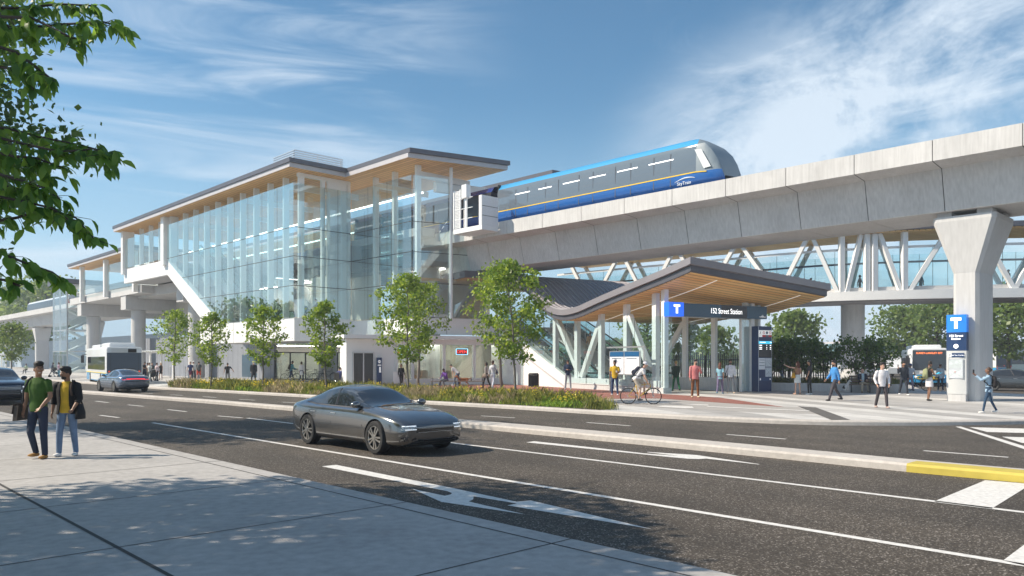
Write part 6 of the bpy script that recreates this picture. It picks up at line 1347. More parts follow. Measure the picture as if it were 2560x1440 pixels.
# --- everybody else: px, feet, head, heading, top, bottom, shoes, hair, skin, pose, options, label
JEA, NAV, KHA, GRY = (.06, .09, .16), (.018, .028, .07), (.42, .35, .26), (.16, .165, .175)
PEOPLE = [
 (130, 941, 909, -60, ('shirt', (.08, .09, .12)), ('trousers', (.12, .13, .16)), BK, ('short', 'blk'), 'd', 'push', {}, 'distant man in dark clothes pushing a pram by far shelter'),
 (147, 943, 909, 150, ('shirt', (.45, .30, .36)), ('jeans', (.10, .30, .42)), W_, ('tail', 'brn'), 'd', 'stand', dict(sex='f'), 'distant woman in plaid shirt and teal jeans near far shelter'),
 (66, 934, 915, 180, ('shirt', (.42, .50, .36)), ('trousers', BK), BK, ('short', 'blk'), 'd', 'sit', {}, 'distant seated person in pale green top by the left planting'),
 (361, 951, 905, -100, ('tee', BK), ('trousers', NAV), BK, ('short', 'blk'), 'l', 'both', {}, 'man in black t-shirt looking down beside the rear of bus'),
 (369, 951, 908, -30, ('shirt', (.55, .42, .38)), ('trousers', (.45, .35, .33)), BK, ('short', 'brn'), 'm', 'stand', {}, 'man in dusty pink clothes waiting beside the bus'),
 (374, 951.5, 909, 170, ('tee', (.72, .76, .74)), ('trousers', (.40, .45, .43)), W_, ('short', 'blk'), 'm', 'stand', {}, 'man in white top and grey green trousers waiting at bus stop'),
 (380, 950, 910, -150, ('jacket', (.05, .065, .07)), ('trousers', BK), BK, ('short', 'brn'), 'l', 'stand', {}, 'man in dark grey jacket behind the bus stop pram'),
 (392, 952, 908, -30, ('shirt', (.60, .50, .54)), ('trousers', (.02, .022, .035)), BK, ('short', 'brn'), 'l', 'relax', {}, 'man in pale pink shirt and black trousers at the bus shelter'),
 (402, 949, 908, 180, ('dress', BK), ('none', BK), BK, ('long', 'bld'), 'l', 'stand', dict(sex='f'), 'blonde woman in black dress under the bus shelter'),
 (476, 951, 903, 178, ('tee', (.025, .04, .12)), ('shorts', (.12, .03, .06)), W_, ('short', 'blk'), 'l', 'walk', {}, 'man in navy t-shirt and dark red shorts near round column'),
 (484, 949, 903, 0, ('shirt', (.58, .58, .56)), ('trousers', BK), BK, ('short', 'blk'), 'l', 'stand', dict(extra='cap', capcol=(.75, .75, .75)), 'man in white cap and pale shirt behind man in navy t-shirt'),
 (497, 951, 903, 8, ('tee', (.05, .055, .06)), ('shorts', (.55, .05, .02)), (.6, .3, .2), ('short', 'blk'), 'l', 'walk2', dict(bp=((.10, .11, .115), 'dark grey backpack on the man in bright red shorts')), 'man in bright red shorts walking away with a grey backpack'),
 (569, 958, 907, 20, ('tee', BK), ('jeans', GRY), W_, ('short', 'blk'), 'm', 'swing', {}, 'boy in black t-shirt and grey jeans stepping with arm out'),
 (634, 957.5, 903, 10, ('coat', (.014, .015, .018)), ('trousers', BK), BK, ('short', 'blk'), 'l', 'relax', dict(extra='helmet', capcol=(.65, .6, .05)), 'person in long black coat and yellow headgear facing the wall'),
 (728, 953, 901, -60, ('shirt', (.10, .30, .36)), ('jeans', JEA), W_, ('short', 'blk'), 'd', 'push', dict(bp=((.02, .02, .025), 'black backpack on the cyclist in teal shirt by cycle room')), 'man in teal shirt wheeling a bicycle to the cycle room'),
 (754, 955, 904, 5, ('coat', (.72, .72, .74)), ('trousers', NAV), BK, ('bob', 'brn'), 'l', 'stand', dict(sex='f'), 'woman in knee length white coat facing the cycle room glass'),
 (883, 959.5, 902, -15, ('tee', (.26, .52, .68)), ('trousers', (.10, .105, .12)), BK, ('short', 'blk'), 'd', 'cross', dict(extra='beard', head=(-30, 0)), 'bearded man in light blue polo shirt facing the pod doors'),
 (949, 962, 896, 170, ('shirt', (.055, .055, .075)), ('trousers', (.05, .05, .06)), W_, ('short', 'brn'), 'm', 'both', dict(head=(0, 10)), 'man in dark shirt looking down beside the grey cabinet'),
 (1003, 966, 909, -160, ('jacket', (.016, .014, .015)), ('trousers', (.014, .012, .014)), BK, ('tail', 'brn'), 'd', 'walk2', dict(sex='f', head=(30, 0)), 'woman in black trouser suit walking past shop window'),
 (1116, 970, 923, 140, ('shirt', (.15, .05, .32)), ('trousers', (.12, .12, .14)), W_, ('short', 'blk'), 'd', 'sitlean', {}, 'seated woman in purple sweater resting head on hand on bench'),
 (1145, 966, 906, 70, ('tee', (.60, .60, .62)), ('jeans', (.10, .15, .24)), W_, ('short', 'blk'), 'l', 'lean', {}, 'man in white t-shirt bending over a brown dog'),
 (1216, 970.5, 905, 60, ('shirt', (.50, .46, .44)), ('trousers', BK), BK, ('bob', 'blk'), 'd', 'phone', dict(sex='f'), 'woman in patterned top holding phone beside a bench'),
 (1232, 972, 897, -20, ('shirt', (.72, .73, .76)), ('trousers', (.58, .62, .72)), W_, ('tail', 'brn'), 'm', 'walk', dict(sex='f'), 'woman all in white walking away past the bench'),
 (1420, 974, 896, 176, ('shirt', (.014, .030, .075)), ('trousers', (.34, .37, .42)), (.4, .4, .42), ('quiff', 'blk'), 'm', 'both', dict(eyes=1), 'man in dark navy shirt and grey jeans looking at his phone'),
 (1537, 988, 902, 168, ('tee', (.58, .38, .02)), ('jeans', (.028, .055, .14)), (.72, .72, .72), ('quiff', 'blk'), 'd', 'cup', dict(extra='beard', eyes=1), 'man in bright yellow t-shirt and blue jeans holding a cup'),
 (1738, 993.5, 896, 176, ('shirt', (.56, .19, .19)), ('trousers', (.20, .075, .022)), (.70, .62, .42), ('quiff', 'blk'), 'l', 'strap', dict(extra='beard', head=(42, 0), bulk=1.06, eyes=1), 'bearded man in pink shirt and rust brown trousers'),
 (1690, 977.5, 901, 8, ('shirt', (.012, .035, .022)), ('trousers', (.01, .12, .045)), BK, ('short', 'bld'), 'l', 'walk', {}, 'blonde person in dark top and bright green trousers behind glass post'),
 (1800, 985, 905, -25, ('tee', (.22, .42, .52)), ('trousers', (.15, .12, .21)), (.12, .25, .34), ('long', 'red'), 'd', 'walk2', dict(sex='f'), 'long haired woman in light blue top and purple grey trousers'),
 (1826, 983.5, 893, 172, ('shirt', (.66, .66, .70)), ('trousers', (.24, .24, .26)), (.65, .5, .38), ('quiff', 'blk'), 'm', 'relax', dict(extra='beard', eyes=1), 'man in white shirt and grey trousers with a black shoulder bag'),
 (1952, 970, 899, -95, ('jacket', (.40, .38, .37)), ('jeans', (.12, .18, .30)), (.70, .70, .70), ('short', 'gry'), 'l', 'scoot', dict(extra='helmet', capcol=(.42, .5, .58), bp=((.03, .03, .035), 'black backpack on the man riding the scooter'), zoff=.0), 'man in beige jacket and grey helmet riding electric scooter'),
 (1994, 986.5, 904, 15, ('tank', (.30, .16, .11)), ('skirt', (.62, .66, .68)), (.4, .25, .18), ('long', 'red'), 'l', 'point', dict(sex='f'), 'woman with long auburn hair in white skirt pointing left'),
 (2024, 987, 901, 60, ('tee', (.03, .03, .034)), ('leggings', (.012, .012, .018)), (.70, .70, .70), ('long', 'blk'), 'm', 'relax', dict(sex='f'), 'woman in black top and black leggings next to the pointing woman'),
 (2086, 1002, 899, 92, ('shirt', (.045, .22, .52)), ('trousers', (.05, .045, .055)), BK, ('quiff', 'blk'), 'm', 'walk', dict(extra='beard', eyes=1), 'man in bright blue sweater walking left across the plaza'),
 (2155, 981, 923, 178, ('tee', (.36, .50, .60)), ('trousers', KHA), (.10, .06, .04), ('bald', 'gry'), 'l', 'sit', dict(jacket=(.015, .02, .04)), 'bald elderly man sitting on wooden bench next to black and white dog'),
 (2205, 1020, 907, 178, ('shirt', (.68, .66, .68)), ('trousers', (.055, .045, .05)), (.46, .34, .30), ('quiff', 'blk'), 'l', 'pockets', dict(head=(25, -4), eyes=1), 'man in white sweatshirt walking with hands in pockets'),
 (2259, 988, 904, 176, ('jacket', (.02, .028, .045)), ('trousers', (.02, .026, .04)), (.68, .70, .72), ('quiff', 'blk'), 'm', 'phone', dict(extra='beard'), 'bearded man in dark navy suit talking on a phone'),
 (2275, 976, 908, 170, ('tee', (.55, .56, .62)), ('trousers', (.30, .24, .32)), BK, ('short', 'brn'), 'l', 'push', dict(extra='cap', capcol=(.03, .07, .22)), 'man in grey t-shirt and blue cap standing over a bicycle'),
 (2323, 1002, 904, -80, ('tank', (.05, .035, .03)), ('skirt', (.62, .60, .62)), BK, ('afro', 'blk'), 'd', 'read', dict(sex='f', bp=((.26, .28, .15), 'olive green backpack on the woman in white skirt')), 'woman in short white skirt reading a blue leaflet'),
 (2351, 978, 915, 5, ('jacket', (.48, .52, .56)), ('trousers', (.035, .035, .045)), (.5, .5, .5), ('short', 'red'), 'm', 'stand', {}, 'man in pale grey jacket facing the bus, back turned'),
 (2471, 1033, 918, 66, ('jacket', (.32, .46, .60)), ('leggings', (.02, .055, .11)), (.72, .70, .68), ('bun', 'brn'), 'd', 'photo', dict(sex='f', bp=((.012, .012, .014), 'black backpack on the woman taking a photo')), 'woman in pale denim jacket taking a photo with her phone'),
 (2197, 968, 922, 90, ('tee', (.16, .36, .42)), ('jeans', JEA), W_, ('short', 'brn'), 'l', 'walk', {}, 'small distant person in teal top behind man in white sweatshirt'),
]
PR = {}
for px, fe, hd_, rz, top, bot, shoe, hair, sk, pose, opt, label in PEOPLE:
    opt = dict(opt); bp = opt.pop('bp', None); sp, h = spot(px, fe, hd_, 1.58, 1.84)
    if pose in ('sit', 'sitlean'): h = 1.70
    if pose in ('lean', 'cycle'): h = 1.76
    if pose == 'scoot': sp = sp + Z * .13
    vx = .015 if fe - hd_ > 75 else .02
    if bot[0] == 'none': bot = ('none', BK)
    r = person(label, sp, h, rz, top, bot, shoe, hair, sk, pose, vox=vx, **opt); PR[label] = r
    if bp: backpack(r, bp[1], bp[0])
def find(s): return next(r for l, r in PR.items() if s in l)
# people inside, on stairs and on the bridge
def inside(label, pt, h, rz, *a, **kw): return person(label, pt, h, rz, *a, vox=.02, **kw)
inside('man in dark jacket with folded arms standing behind the entrance glass', E(2.3, 3.4, PZ), 1.78, 178, ('jacket', (.035, .036, .042)), ('trousers', (.42, .40, .36)), W_, ('short', 'blk'), 'm', 'cross', extra='beard')
inside('blonde woman in cream top climbing the entrance stairs', E(3.15, 5.6 + .42 * 19.5, PZ + .17 * 17), 1.68, 15, ('shirt', (.62, .55, .46)), ('trousers', (.03, .03, .025)), BK, ('tail', 'bld'), 'l', 'walk', sex='f')
inside('man in tan jacket climbing the lower entrance stairs', E(3.0, 5.6 + .42 * 14.5, PZ + .17 * 12), 1.78, 10, ('jacket', (.42, .27, .14)), ('trousers', (.44, .38, .32)), W_, ('short', 'brn'), 'l', 'walk2')
inside('woman with pram behind the bay glass above white base', UV(53.6, 30.6, 5.09), 1.68, 120, ('shirt', (.40, .40, .42)), ('trousers', BK), BK, ('tail', 'brn'), 'l', 'push', sex='f')
inside('person in patterned coat standing at foot of the bay escalators', UV(56.6, 29.7, 5.09), 1.66, 60, ('coat', (.30, .25, .22)), ('trousers', BK), BK, ('short', 'brn'), 'm', 'relax', sex='f')
inside('person in dark clothes waiting on the platform behind upper tower glass', UV(51.2, 35.0, 11.81), 1.74, 120, ('jacket', (.03, .03, .035)), ('trousers', BK), BK, ('short', 'blk'), 'm', 'stand')
inside('person in pale shirt standing in upper hall behind thin round post', S3(2.0, 1.0, 5.09), 1.72, -90, ('shirt', (.45, .50, .58)), ('trousers', (.06, .08, .14)), BK, ('short', 'blk'), 'd', 'stand')
def onb(px, d, label, h, rz, *a, **kw):
    i = atpx(px); n = min(range(len(near)), key=lambda q: (near[q] - i).length); q = i + (far[n] - near[n]).normalized() * d; inside(label, V3((q.x, q.y, ZF - .09)), h, rz, *a, **kw)
onb(2150, 1.2, 'woman in dark top on the footbridge right of the steep truss diagonal', 1.66, -90, ('shirt', (.04, .04, .06)), ('trousers', BK), BK, ('bob', 'blk'), 'd', 'walk', sex='f')
onb(2322, 2.2, 'person in pale blue grey shirt on the footbridge left of pier', 1.74, 80, ('shirt', (.30, .38, .42)), ('trousers', (.25, .3, .33)), BK, ('short', 'brn'), 'm', 'walk')
onb(2544, 1.4, 'man in black walking on the footbridge at the right edge', 1.8, 80, ('shirt', (.015, .015, .02)), ('trousers', BK), BK, ('short', 'blk'), 'd', 'walk2')
onb(2011, 2.4, 'person on the footbridge, only a dark head above entrance roof', 1.72, 80, ('shirt', (.1, .1, .12)), ('trousers', BK), BK, ('short', 'blk'), 'm', 'walk')
for o in list(bpy.data.objects):
    for kx in ('_w', '_sh'):
        if kx in o: del o[kx]
# ---------------------------------------------------------------- things people hold, ride and push
PHONE = mat('phone_black', (.01, .01, .012), .15)
r = find('dark navy shirt'); mb = MB(); c = (hand(r, 1) + hand(r, -1)) / 2; mb.box((0, 0, 0), .08, .02, .15); prop('phone', 'dark phone held by the man in the dark navy shirt', 'phone', mb, PHONE, c + V3((0, -.03, -.03)))
r = find('taking a photo'); mb = MB(); c = (hand(r, 1) + hand(r, -1)) / 2; mb.box((0, 0, 0), .015, .08, .15); prop('phone', 'phone raised by the woman in pale denim jacket', 'phone', mb, PHONE, c + V3((-.02, 0, 0)))
r = find('talking on a phone'); mb = MB(); mb.box((0, 0, 0), .02, .07, .14); prop('phone', 'phone at the ear of the man in the navy suit', 'phone', mb, PHONE, hand(r, 1) + V3((.0, 0, -.02)))
r = find('holding a cup'); mb = MB(); mb.cyl((0, 0, 0), .032, .11, 14, .042); prop('paper_cup', 'white paper cup held by the man in yellow t-shirt', 'cup', mb, mat('cup_white', (.75, .73, .70), .5), hand(r, -1) + V3((0, -.03, -.03)))
r = find('reading a blue leaflet'); c = (hand(r, 1) + hand(r, -1)) / 2; mb = MB(); mb.prism([(-.02, -.16, .0), (.12, -.16, .1), (.12, 0, .07), (-.02, 0, -.02)], (.004, 0, .006)); mb.prism([(-.02, 0, -.02), (.12, 0, .07), (.12, .16, .1), (-.02, .16, .0)], (.004, 0, .006)); prop('leaflet', 'open blue leaflet held by the woman in white skirt', 'leaflet', mb, mat('leaflet_blue', (.05, .45, .70), .5), c)
def shoulderbag(r, sd, z0, label, col, w=.34, hgt=.26, strap=True):
    U_ = r[2]; t = empty('shoulder_bag', label, 'bag', r[0].location, r[0].rotation_euler.z); x = sd * .25
    mb = MB(); mb.tube([U_((x, 0, z0)), U_((x, 0, z0 + hgt * .4)), U_((x, 0, z0 + hgt))], [w * .5, w * .47, w * .3], 14, ref=(0, 1, 0), rx=[.07, .075, .03]); mb.build('pouch', cloth(col), t, True)
    mb = MB(); mb.tube([U_((x, w * .25, z0 + hgt)), U_((sd * .14, .11, 1.3)), U_((sd * .10, 0, 1.51)), U_((sd * .15, -.10, 1.3)), U_((x, -w * .25, z0 + hgt))], .014, 6); mb.build('strap', cloth(tuple(c * .7 for c in col)), t, True)
shoulderbag(BLKMAN, -1, .74, 'black bag hanging at the hip of the man in black jacket', (.010, .010, .012), .30, .30)
shoulderbag(find('black shoulder bag'), 1, .80, 'black shoulder bag on the man in white shirt', (.012, .012, .014))
shoulderbag(find('pointing left'), -1, .88, 'mustard yellow bag on the pointing woman', (.50, .27, .03), .30, .28)
shoulderbag(find('patterned top'), -1, .72, 'large taupe handbag on the woman in patterned top', (.20, .16, .13), .40, .28)
shoulderbag(find('all in white'), 1, .95, 'dark blue bag on the woman in white', (.05, .06, .10), .28, .24)
def bicycle(label, loc, rz, fc=(.02, .02, .025), sc=1.0, fork=None, group=None):
    t = empty('bicycle', label, 'bicycle', loc, rz, group); t.scale = (sc, sc, sc); R_ = .34; xb, xf = -.5, .53; fm = mat('bike_%02x%02x%02x' % tuple(int(c * 255) for c in fc), fc, .35, metal=.3)
    for x in (xb, xf):
        mb = MB(); mb.ring((x, 0, R_), (0, 1, 0), R_ - .018, .02, 36, 6); w = mb.build('wheel', BLACK, t, True)
        mb = MB()
        for i in range(12): a = 2 * math.pi * i / 12; mb.bar((x, 0, R_), (x + math.cos(a) * (R_ - .03), 0, R_ + math.sin(a) * (R_ - .03)), .005, .005, up=V3((0, 1, 0)))
        mb.disc((x, 0, R_), (0, 1, 0), .025, .08, 10); mb.build('spokes', ALU, w)
    bb, st_, hd0, hd1 = (-.06, 0, .28), (-.2, 0, .82), (.38, 0, .86), (.42, 0, .72)
    mb = MB()
    for p_, q in ((bb, st_), (bb, hd1), ((-.185, 0, .76), hd0), (hd0, hd1)): mb.tube([p_, q], .018, 8)
    for y in (-.05, .05): mb.tube([bb, (xb, y, R_)], .010, 6); mb.tube([(-.185, 0, .76), (xb, y, R_)], .009, 6)
    mb.build('frame', fm, t, True)
    mb = MB()
    for y in (-.05, .05): mb.tube([(.42, 0, .72), (.44, y, .62), (xf, y, R_)], .012, 6)
    mb.build('fork', fork or fm, t, True)
    mb = MB(); mb.tube([hd0, (.37, 0, .98)], .014, 6); mb.tube([(.34, -.27, 1.02), (.40, -.08, .99), (.40, .08, .99), (.34, .27, 1.02)], .013, 6); mb.build('handlebar', DARK, t, True)
    mb = MB(); mb.tube([st_, (-.215, 0, .92)], .013, 6); mb.tube([(-.36, 0, .945), (-.24, 0, .955), (-.08, 0, .94)], [.03, .035, .015], 8, ref=(0, 0, 1), rx=[.075, .07, .02]); mb.build('saddle', BLACK, t, True)
    mb = MB(); mb.disc((bb[0], .05, bb[2]), (0, 1, 0), .09, .01, 18); mb.bar((bb[0], .07, bb[2]), (bb[0] + .12, .07, bb[2] - .12), .02, .02); mb.bar((bb[0], -.07, bb[2]), (bb[0] - .12, -.07, bb[2] + .12), .02, .02); mb.box((bb[0] + .12, .11, bb[2] - .13), .09, .08, .02); mb.box((bb[0] - .12, -.11, bb[2] + .11), .09, .08, .02); mb.build('crank', ALU, t)
    return t
bp_ = GX(1601, 31.9, PZ); bd = math.atan2(-.10, 1)
bicycle('road bicycle with yellow frame and teal fork ridden past the planting', bp_, bd, (.55, .36, .03), 1.0, mat('fork_teal', (.08, .32, .38), .4))
fw = V3((math.cos(bd), math.sin(bd), 0))
r = person('cyclist in white shirt and cap riding a yellow bicycle', bp_ - fw * .22, 1.78, -90 + math.degrees(bd), ('tee', (.66, .64, .66)), ('shorts', (.50, .42, .34)), (.03, .03, .035), ('short', 'blk'), 'l', 'cycle', vox=.015, extra='cap', capcol=(.62, .62, .66), zoff=.16, L=(72, 78, 3), R=(30, 40, 3), la=(54, 8, 10, 4), ra=(54, 8, 10, 4))
backpack(r, 'navy backpack on the cyclist riding the yellow bicycle', (.025, .03, .055), .9)
s_ = find('wheeling a bicycle')[0].location; bicycle('black city bicycle wheeled by the man in teal shirt', s_ + V3((.15, -.75, 0)), R(8), (.015, .015, .018))
s_ = find('standing over a bicycle')[0].location; bicycle('black mountain bicycle under the man in blue cap', s_ + V3((.30, -.30, 0)), R(-62), (.02, .02, .022))
for i, (dx, a_) in enumerate(((0, 20), (1.0, 35), (1.9, 15))): bicycle(['grey bicycle parked at the left of the cycle room rack', 'grey bicycle parked in the middle of the cycle room rack', 'grey bicycle parked at the right of the cycle room rack'][i], G(775 + 22 * i, 951.5, PZ), R(a_), (.10, .11, .12), 1.0, None, 'bicycles at the cycle room rack')
# electric scooter
s_ = find('electric scooter')[0].location; t = empty('electric_scooter', 'black electric scooter under the man in beige jacket', 'scooter', V3((s_.x, s_.y, PZ)), R(0))
mb = MB(); mb.box((0, 0, .10), 1.0, .17, .05); mb.bar((.48, 0, .14), (.62, 0, .30), .07, .05); mb.build('deck', BLACK, t)
mb = MB(); mb.tube([(.66, 0, .24), (.50, 0, 1.12)], .025, 8); mb.tube([(.50, -.24, 1.12), (.50, .24, 1.12)], .018, 8); mb.build('steering_column', DARK, t)
for x in (-.60, .67): mb = MB(); mb.disc((x, 0, .135), (0, 1, 0), .135, .07, 22); mb.disc((x, -.037, .135), (0, 1, 0), .06, .02, 14); mb.build('wheel', BLACK, t, auto=40)
mb = MB(); mb.box((-.70, 0, .27), .1, .08, .03); mb.build('rear_light', mat('bus_tail', (.9, .08, .02)), t)
def pram(label, loc, rz):
    t = empty('pram', label, 'pram', loc, rz)
    mb = MB(); mb.tube([(.30, 0, .42), (.0, 0, .50), (-.28, 0, .78)], [.10, .13, .08], 10, ref=(0, 0, 1), rx=[.2, .22, .2]); mb.ball((.02, 0, .86), .22, .23, .2, 12, 8); mb.build('seat_and_hood', cloth((.03, .032, .036)), t, True)
    mb = MB()
    for y in (-.22, .22): mb.bar((.42, y, .12), (-.5, y, 1.02), .025, .025); mb.bar((-.42, y, .14), (.2, y, .55), .025, .025)
    mb.bar((-.5, -.23, 1.02), (-.5, .23, 1.02), .03, .03); mb.build('frame', ALU, t)
    for x in (.42, -.42):
        for y in (-.25, .25): mb = MB(); mb.disc((x, y, .12), (0, 1, 0), .12, .04, 16); mb.build('wheel', BLACK, t)
pram('dark pram with pale frame at the bus stop', G(383, 953, PZ), R(130)); pram('dark pram pushed by the distant man near far shelter', G(136, 943, PZ), R(20)); pram('dark pram behind the bay glass above the white base', UV(53.75, 29.7, 5.09), R(210))
# wheelchair user
wp = G(848, 965, PZ); r = person('person in blue shirt sitting in a wheelchair by cycle room', wp, 1.70, -30, ('shirt', (.05, .06, .18)), ('trousers', (.3, .32, .36)), BK, ('short', 'blk'), 'm', 'sit', vox=.02)
t = empty('wheelchair', 'black wheelchair carrying the person in blue shirt', 'wheelchair', wp, R(60))
for y in (-.30, .30):
    mb = MB(); mb.ring((-.08, y, .30), (0, 1, 0), .28, .02, 26, 6); w = mb.build('wheel', BLACK, t, True)
    mb = MB()
    for i in range(6): a_ = math.pi * i / 6; mb.bar((-.08 - .27 * math.cos(a_), y, .3 - .27 * math.sin(a_)), (-.08 + .27 * math.cos(a_), y, .3 + .27 * math.sin(a_)), .008, .008, up=V3((0, 1, 0)))
    mb.build('spokes', ALU, w)
mb = MB(); mb.box((.05, 0, .40), .46, .46, .05); mb.prism([(-.2, -.23, .42), (-.2, .23, .42), (-.27, .23, .95), (-.27, -.23, .95)], (-.05, 0, 0)); mb.build('seat', BLACK, t)
mb = MB()
for y in (-.24, .24): mb.bar((-.28, y, .95), (-.42, y, .98), .03, .03); mb.bar((.25, y, .42), (.48, y, .12), .025, .025); mb.disc((.42, y, .08), (0, 1, 0), .08, .03, 12)
mb.box((.52, 0, .1), .16, .4, .02); mb.build('frame', DARK, t)
# dogs
def dog(label, pts, m1, patches, sit=False, loc=(0, 0, 0), rz=0):
    t = empty('dog', label, 'dog', loc, rz); mb = MB()
    if sit:
        mb.tube([(-.12, 0, .14), (-.06, 0, .26), (.06, 0, .42), (.10, 0, .52)], [.12, .13, .10, .075], 12); 
        mb.tube([(.10, 0, .50), (.13, 0, .60)], [.075, .065], 10); mb.ball((.15, 0, .66), .085, .075, .075); mb.tube([(.18, 0, .64), (.29, 0, .615)], [.045, .028], 8)
        for y in (-.06, .06): mb.tube([(.10, y, .40), (.12, y, .20), (.12, y, .03), (.17, y, .02)], [.05, .034, .026, .024], 8); mb.tube([(-.10, y * 1.6, .14), (.06, y * 1.7, .13), (-.02, y * 1.7, .04), (.10, y * 1.7, .025)], [.08, .06, .035, .025], 8)
        mb.tube([(-.22, 0, .08), (-.36, .05, .05), (-.42, .1, .07)], [.035, .04, .02], 8); ears = [(.11, -.06, .70), (.11, .06, .70)]
    else:
        mb.tube([(-.34, 0, .52), (-.2, 0, .50), (.05, 0, .49), (.26, 0, .51), (.34, 0, .54)], [.08, .115, .125, .14, .09], 12, ref=(0, 0, 1), rx=[.07, .095, .10, .115, .08]); mb.tube([(.32, 0, .55), (.44, 0, .68)], [.085, .065], 10); mb.ball((.48, 0, .72), .085, .07, .07); mb.tube([(.52, 0, .71), (.64, 0, .68)], [.045, .03], 8)
        for y in (-.085, .085):
            mb.tube([(.26, y, .48), (.25, y, .26), (.27, y, .05), (.31, y, .02)], [.055, .032, .024, .024], 8); mb.tube([(-.26, y, .48), (-.20, y, .32), (-.32, y, .2), (-.29, y, .05), (-.25, y, .02)], [.075, .05, .028, .024, .024], 8)
        mb.tube([(-.36, 0, .54), (-.5, 0, .58), (-.6, 0, .68)], [.03, .025, .012], 8); ears = [(.44, -.07, .74), (.44, .07, .74)]
    o = mb.build('body', m1, t, True); md = o.modifiers.new('remesh', 'REMESH'); md.mode = 'VOXEL'; md.voxel_size = .016; md.use_smooth_shade = True
    mb = MB()
    for e in ears: mb.tube([e, (e[0] - .02, e[1] * 1.3, e[2] - .09)], [.035, .015], 8, ref=(1, 0, 0))
    mb.build('ears', patches, t, True)
    if sit:
        mb = MB(); mb.ball((-.08, 0, .26), .135, .138, .15, 12, 8); mb.ball((.135, 0, .685), .075, .08, .062, 12, 8); mb.build('dark_patch', patches, t, True)
    return t
def fur(name, c): return mat(name, c, .9, var=.25, scale=14, bump=.5, bscale=60)
dog('black and white dog sitting next to the bench', None, fur('fur_white', (.62, .60, .58)), fur('fur_black', (.02, .02, .02)), True, G(2116, 981, PZ), R(-50))
dog('ginger brown dog standing between the two black armed benches', None, fur('fur_ginger', (.32, .11, .035)), fur('fur_ginger_dark', (.2, .065, .02)), False, G(1159, 967, PZ), R(195))
# ---------------------------------------------------------------- trees and planting
rng = np.random.default_rng(11)
def leafmesh(name, C_, size, m, parent=None, up=.35, wid=.55, jit=.35, shape=4):
    """one small pointed face per leaf, random direction, from centres C_ (n,3)"""
    C_ = np.asarray(C_, float); n = len(C_); 
    a = rng.normal(size=(n, 3)); a[:, 2] -= up; a /= np.linalg.norm(a, axis=1)[:, None]
    b = rng.normal(size=(n, 3)); b -= a * (a * b).sum(1)[:, None]; b /= np.linalg.norm(b, axis=1)[:, None]
    c = np.cross(a, b); s = size * (1 + jit * rng.uniform(-1, 1, n))[:, None]
    if shape == 4: P = [-.5 * a * s, b * wid * .5 * s + .03 * c * s, .5 * a * s, -b * wid * .5 * s + .03 * c * s]
    else: P = [-.5 * a * s, -.22 * a * s + b * wid * .42 * s + c * .06 * s, .12 * a * s + b * wid * .46 * s + c * .05 * s, .5 * a * s, .12 * a * s - b * wid * .46 * s + c * .05 * s, -.22 * a * s - b * wid * .42 * s + c * .06 * s]
    k = len(P); V = np.stack([C_ + p for p in P], 1).reshape(-1, 3)
    me = bpy.data.meshes.new(name); me.vertices.add(n * k); me.vertices.foreach_set('co', V.ravel()); me.loops.add(n * k); me.loops.foreach_set('vertex_index', np.arange(n * k)); me.polygons.add(n); me.polygons.foreach_set('loop_start', np.arange(n) * k); me.polygons.foreach_set('loop_total', np.full(n, k)); me.materials.append(m); me.update(); me.validate()
    o = bpy.data.objects.new(name, me); COL.objects.link(o)
    if parent is not None: o.parent = parent
    return o
BARK = mat('bark_grey', (.17, .15, .13), .9, var=.25, scale=6, bump=.5, bscale=30); BARKD = mat('bark_dark', (.05, .04, .032), .9, var=.25, scale=6)
LF = leafmat('street_leaf', (.060, .14, .014), (.21, .30, .035), .45); LF2 = leafmat('dark_leaf', (.025, .075, .012), (.075, .15, .024), .4); LF3 = leafmat('far_leaf', (.07, .13, .025), (.15, .22, .05), .4); LFF = leafmat('near_leaf', (.038, .12, .018), (.13, .25, .032), .55)  # far leaf tones brightened, painting in some of the haze
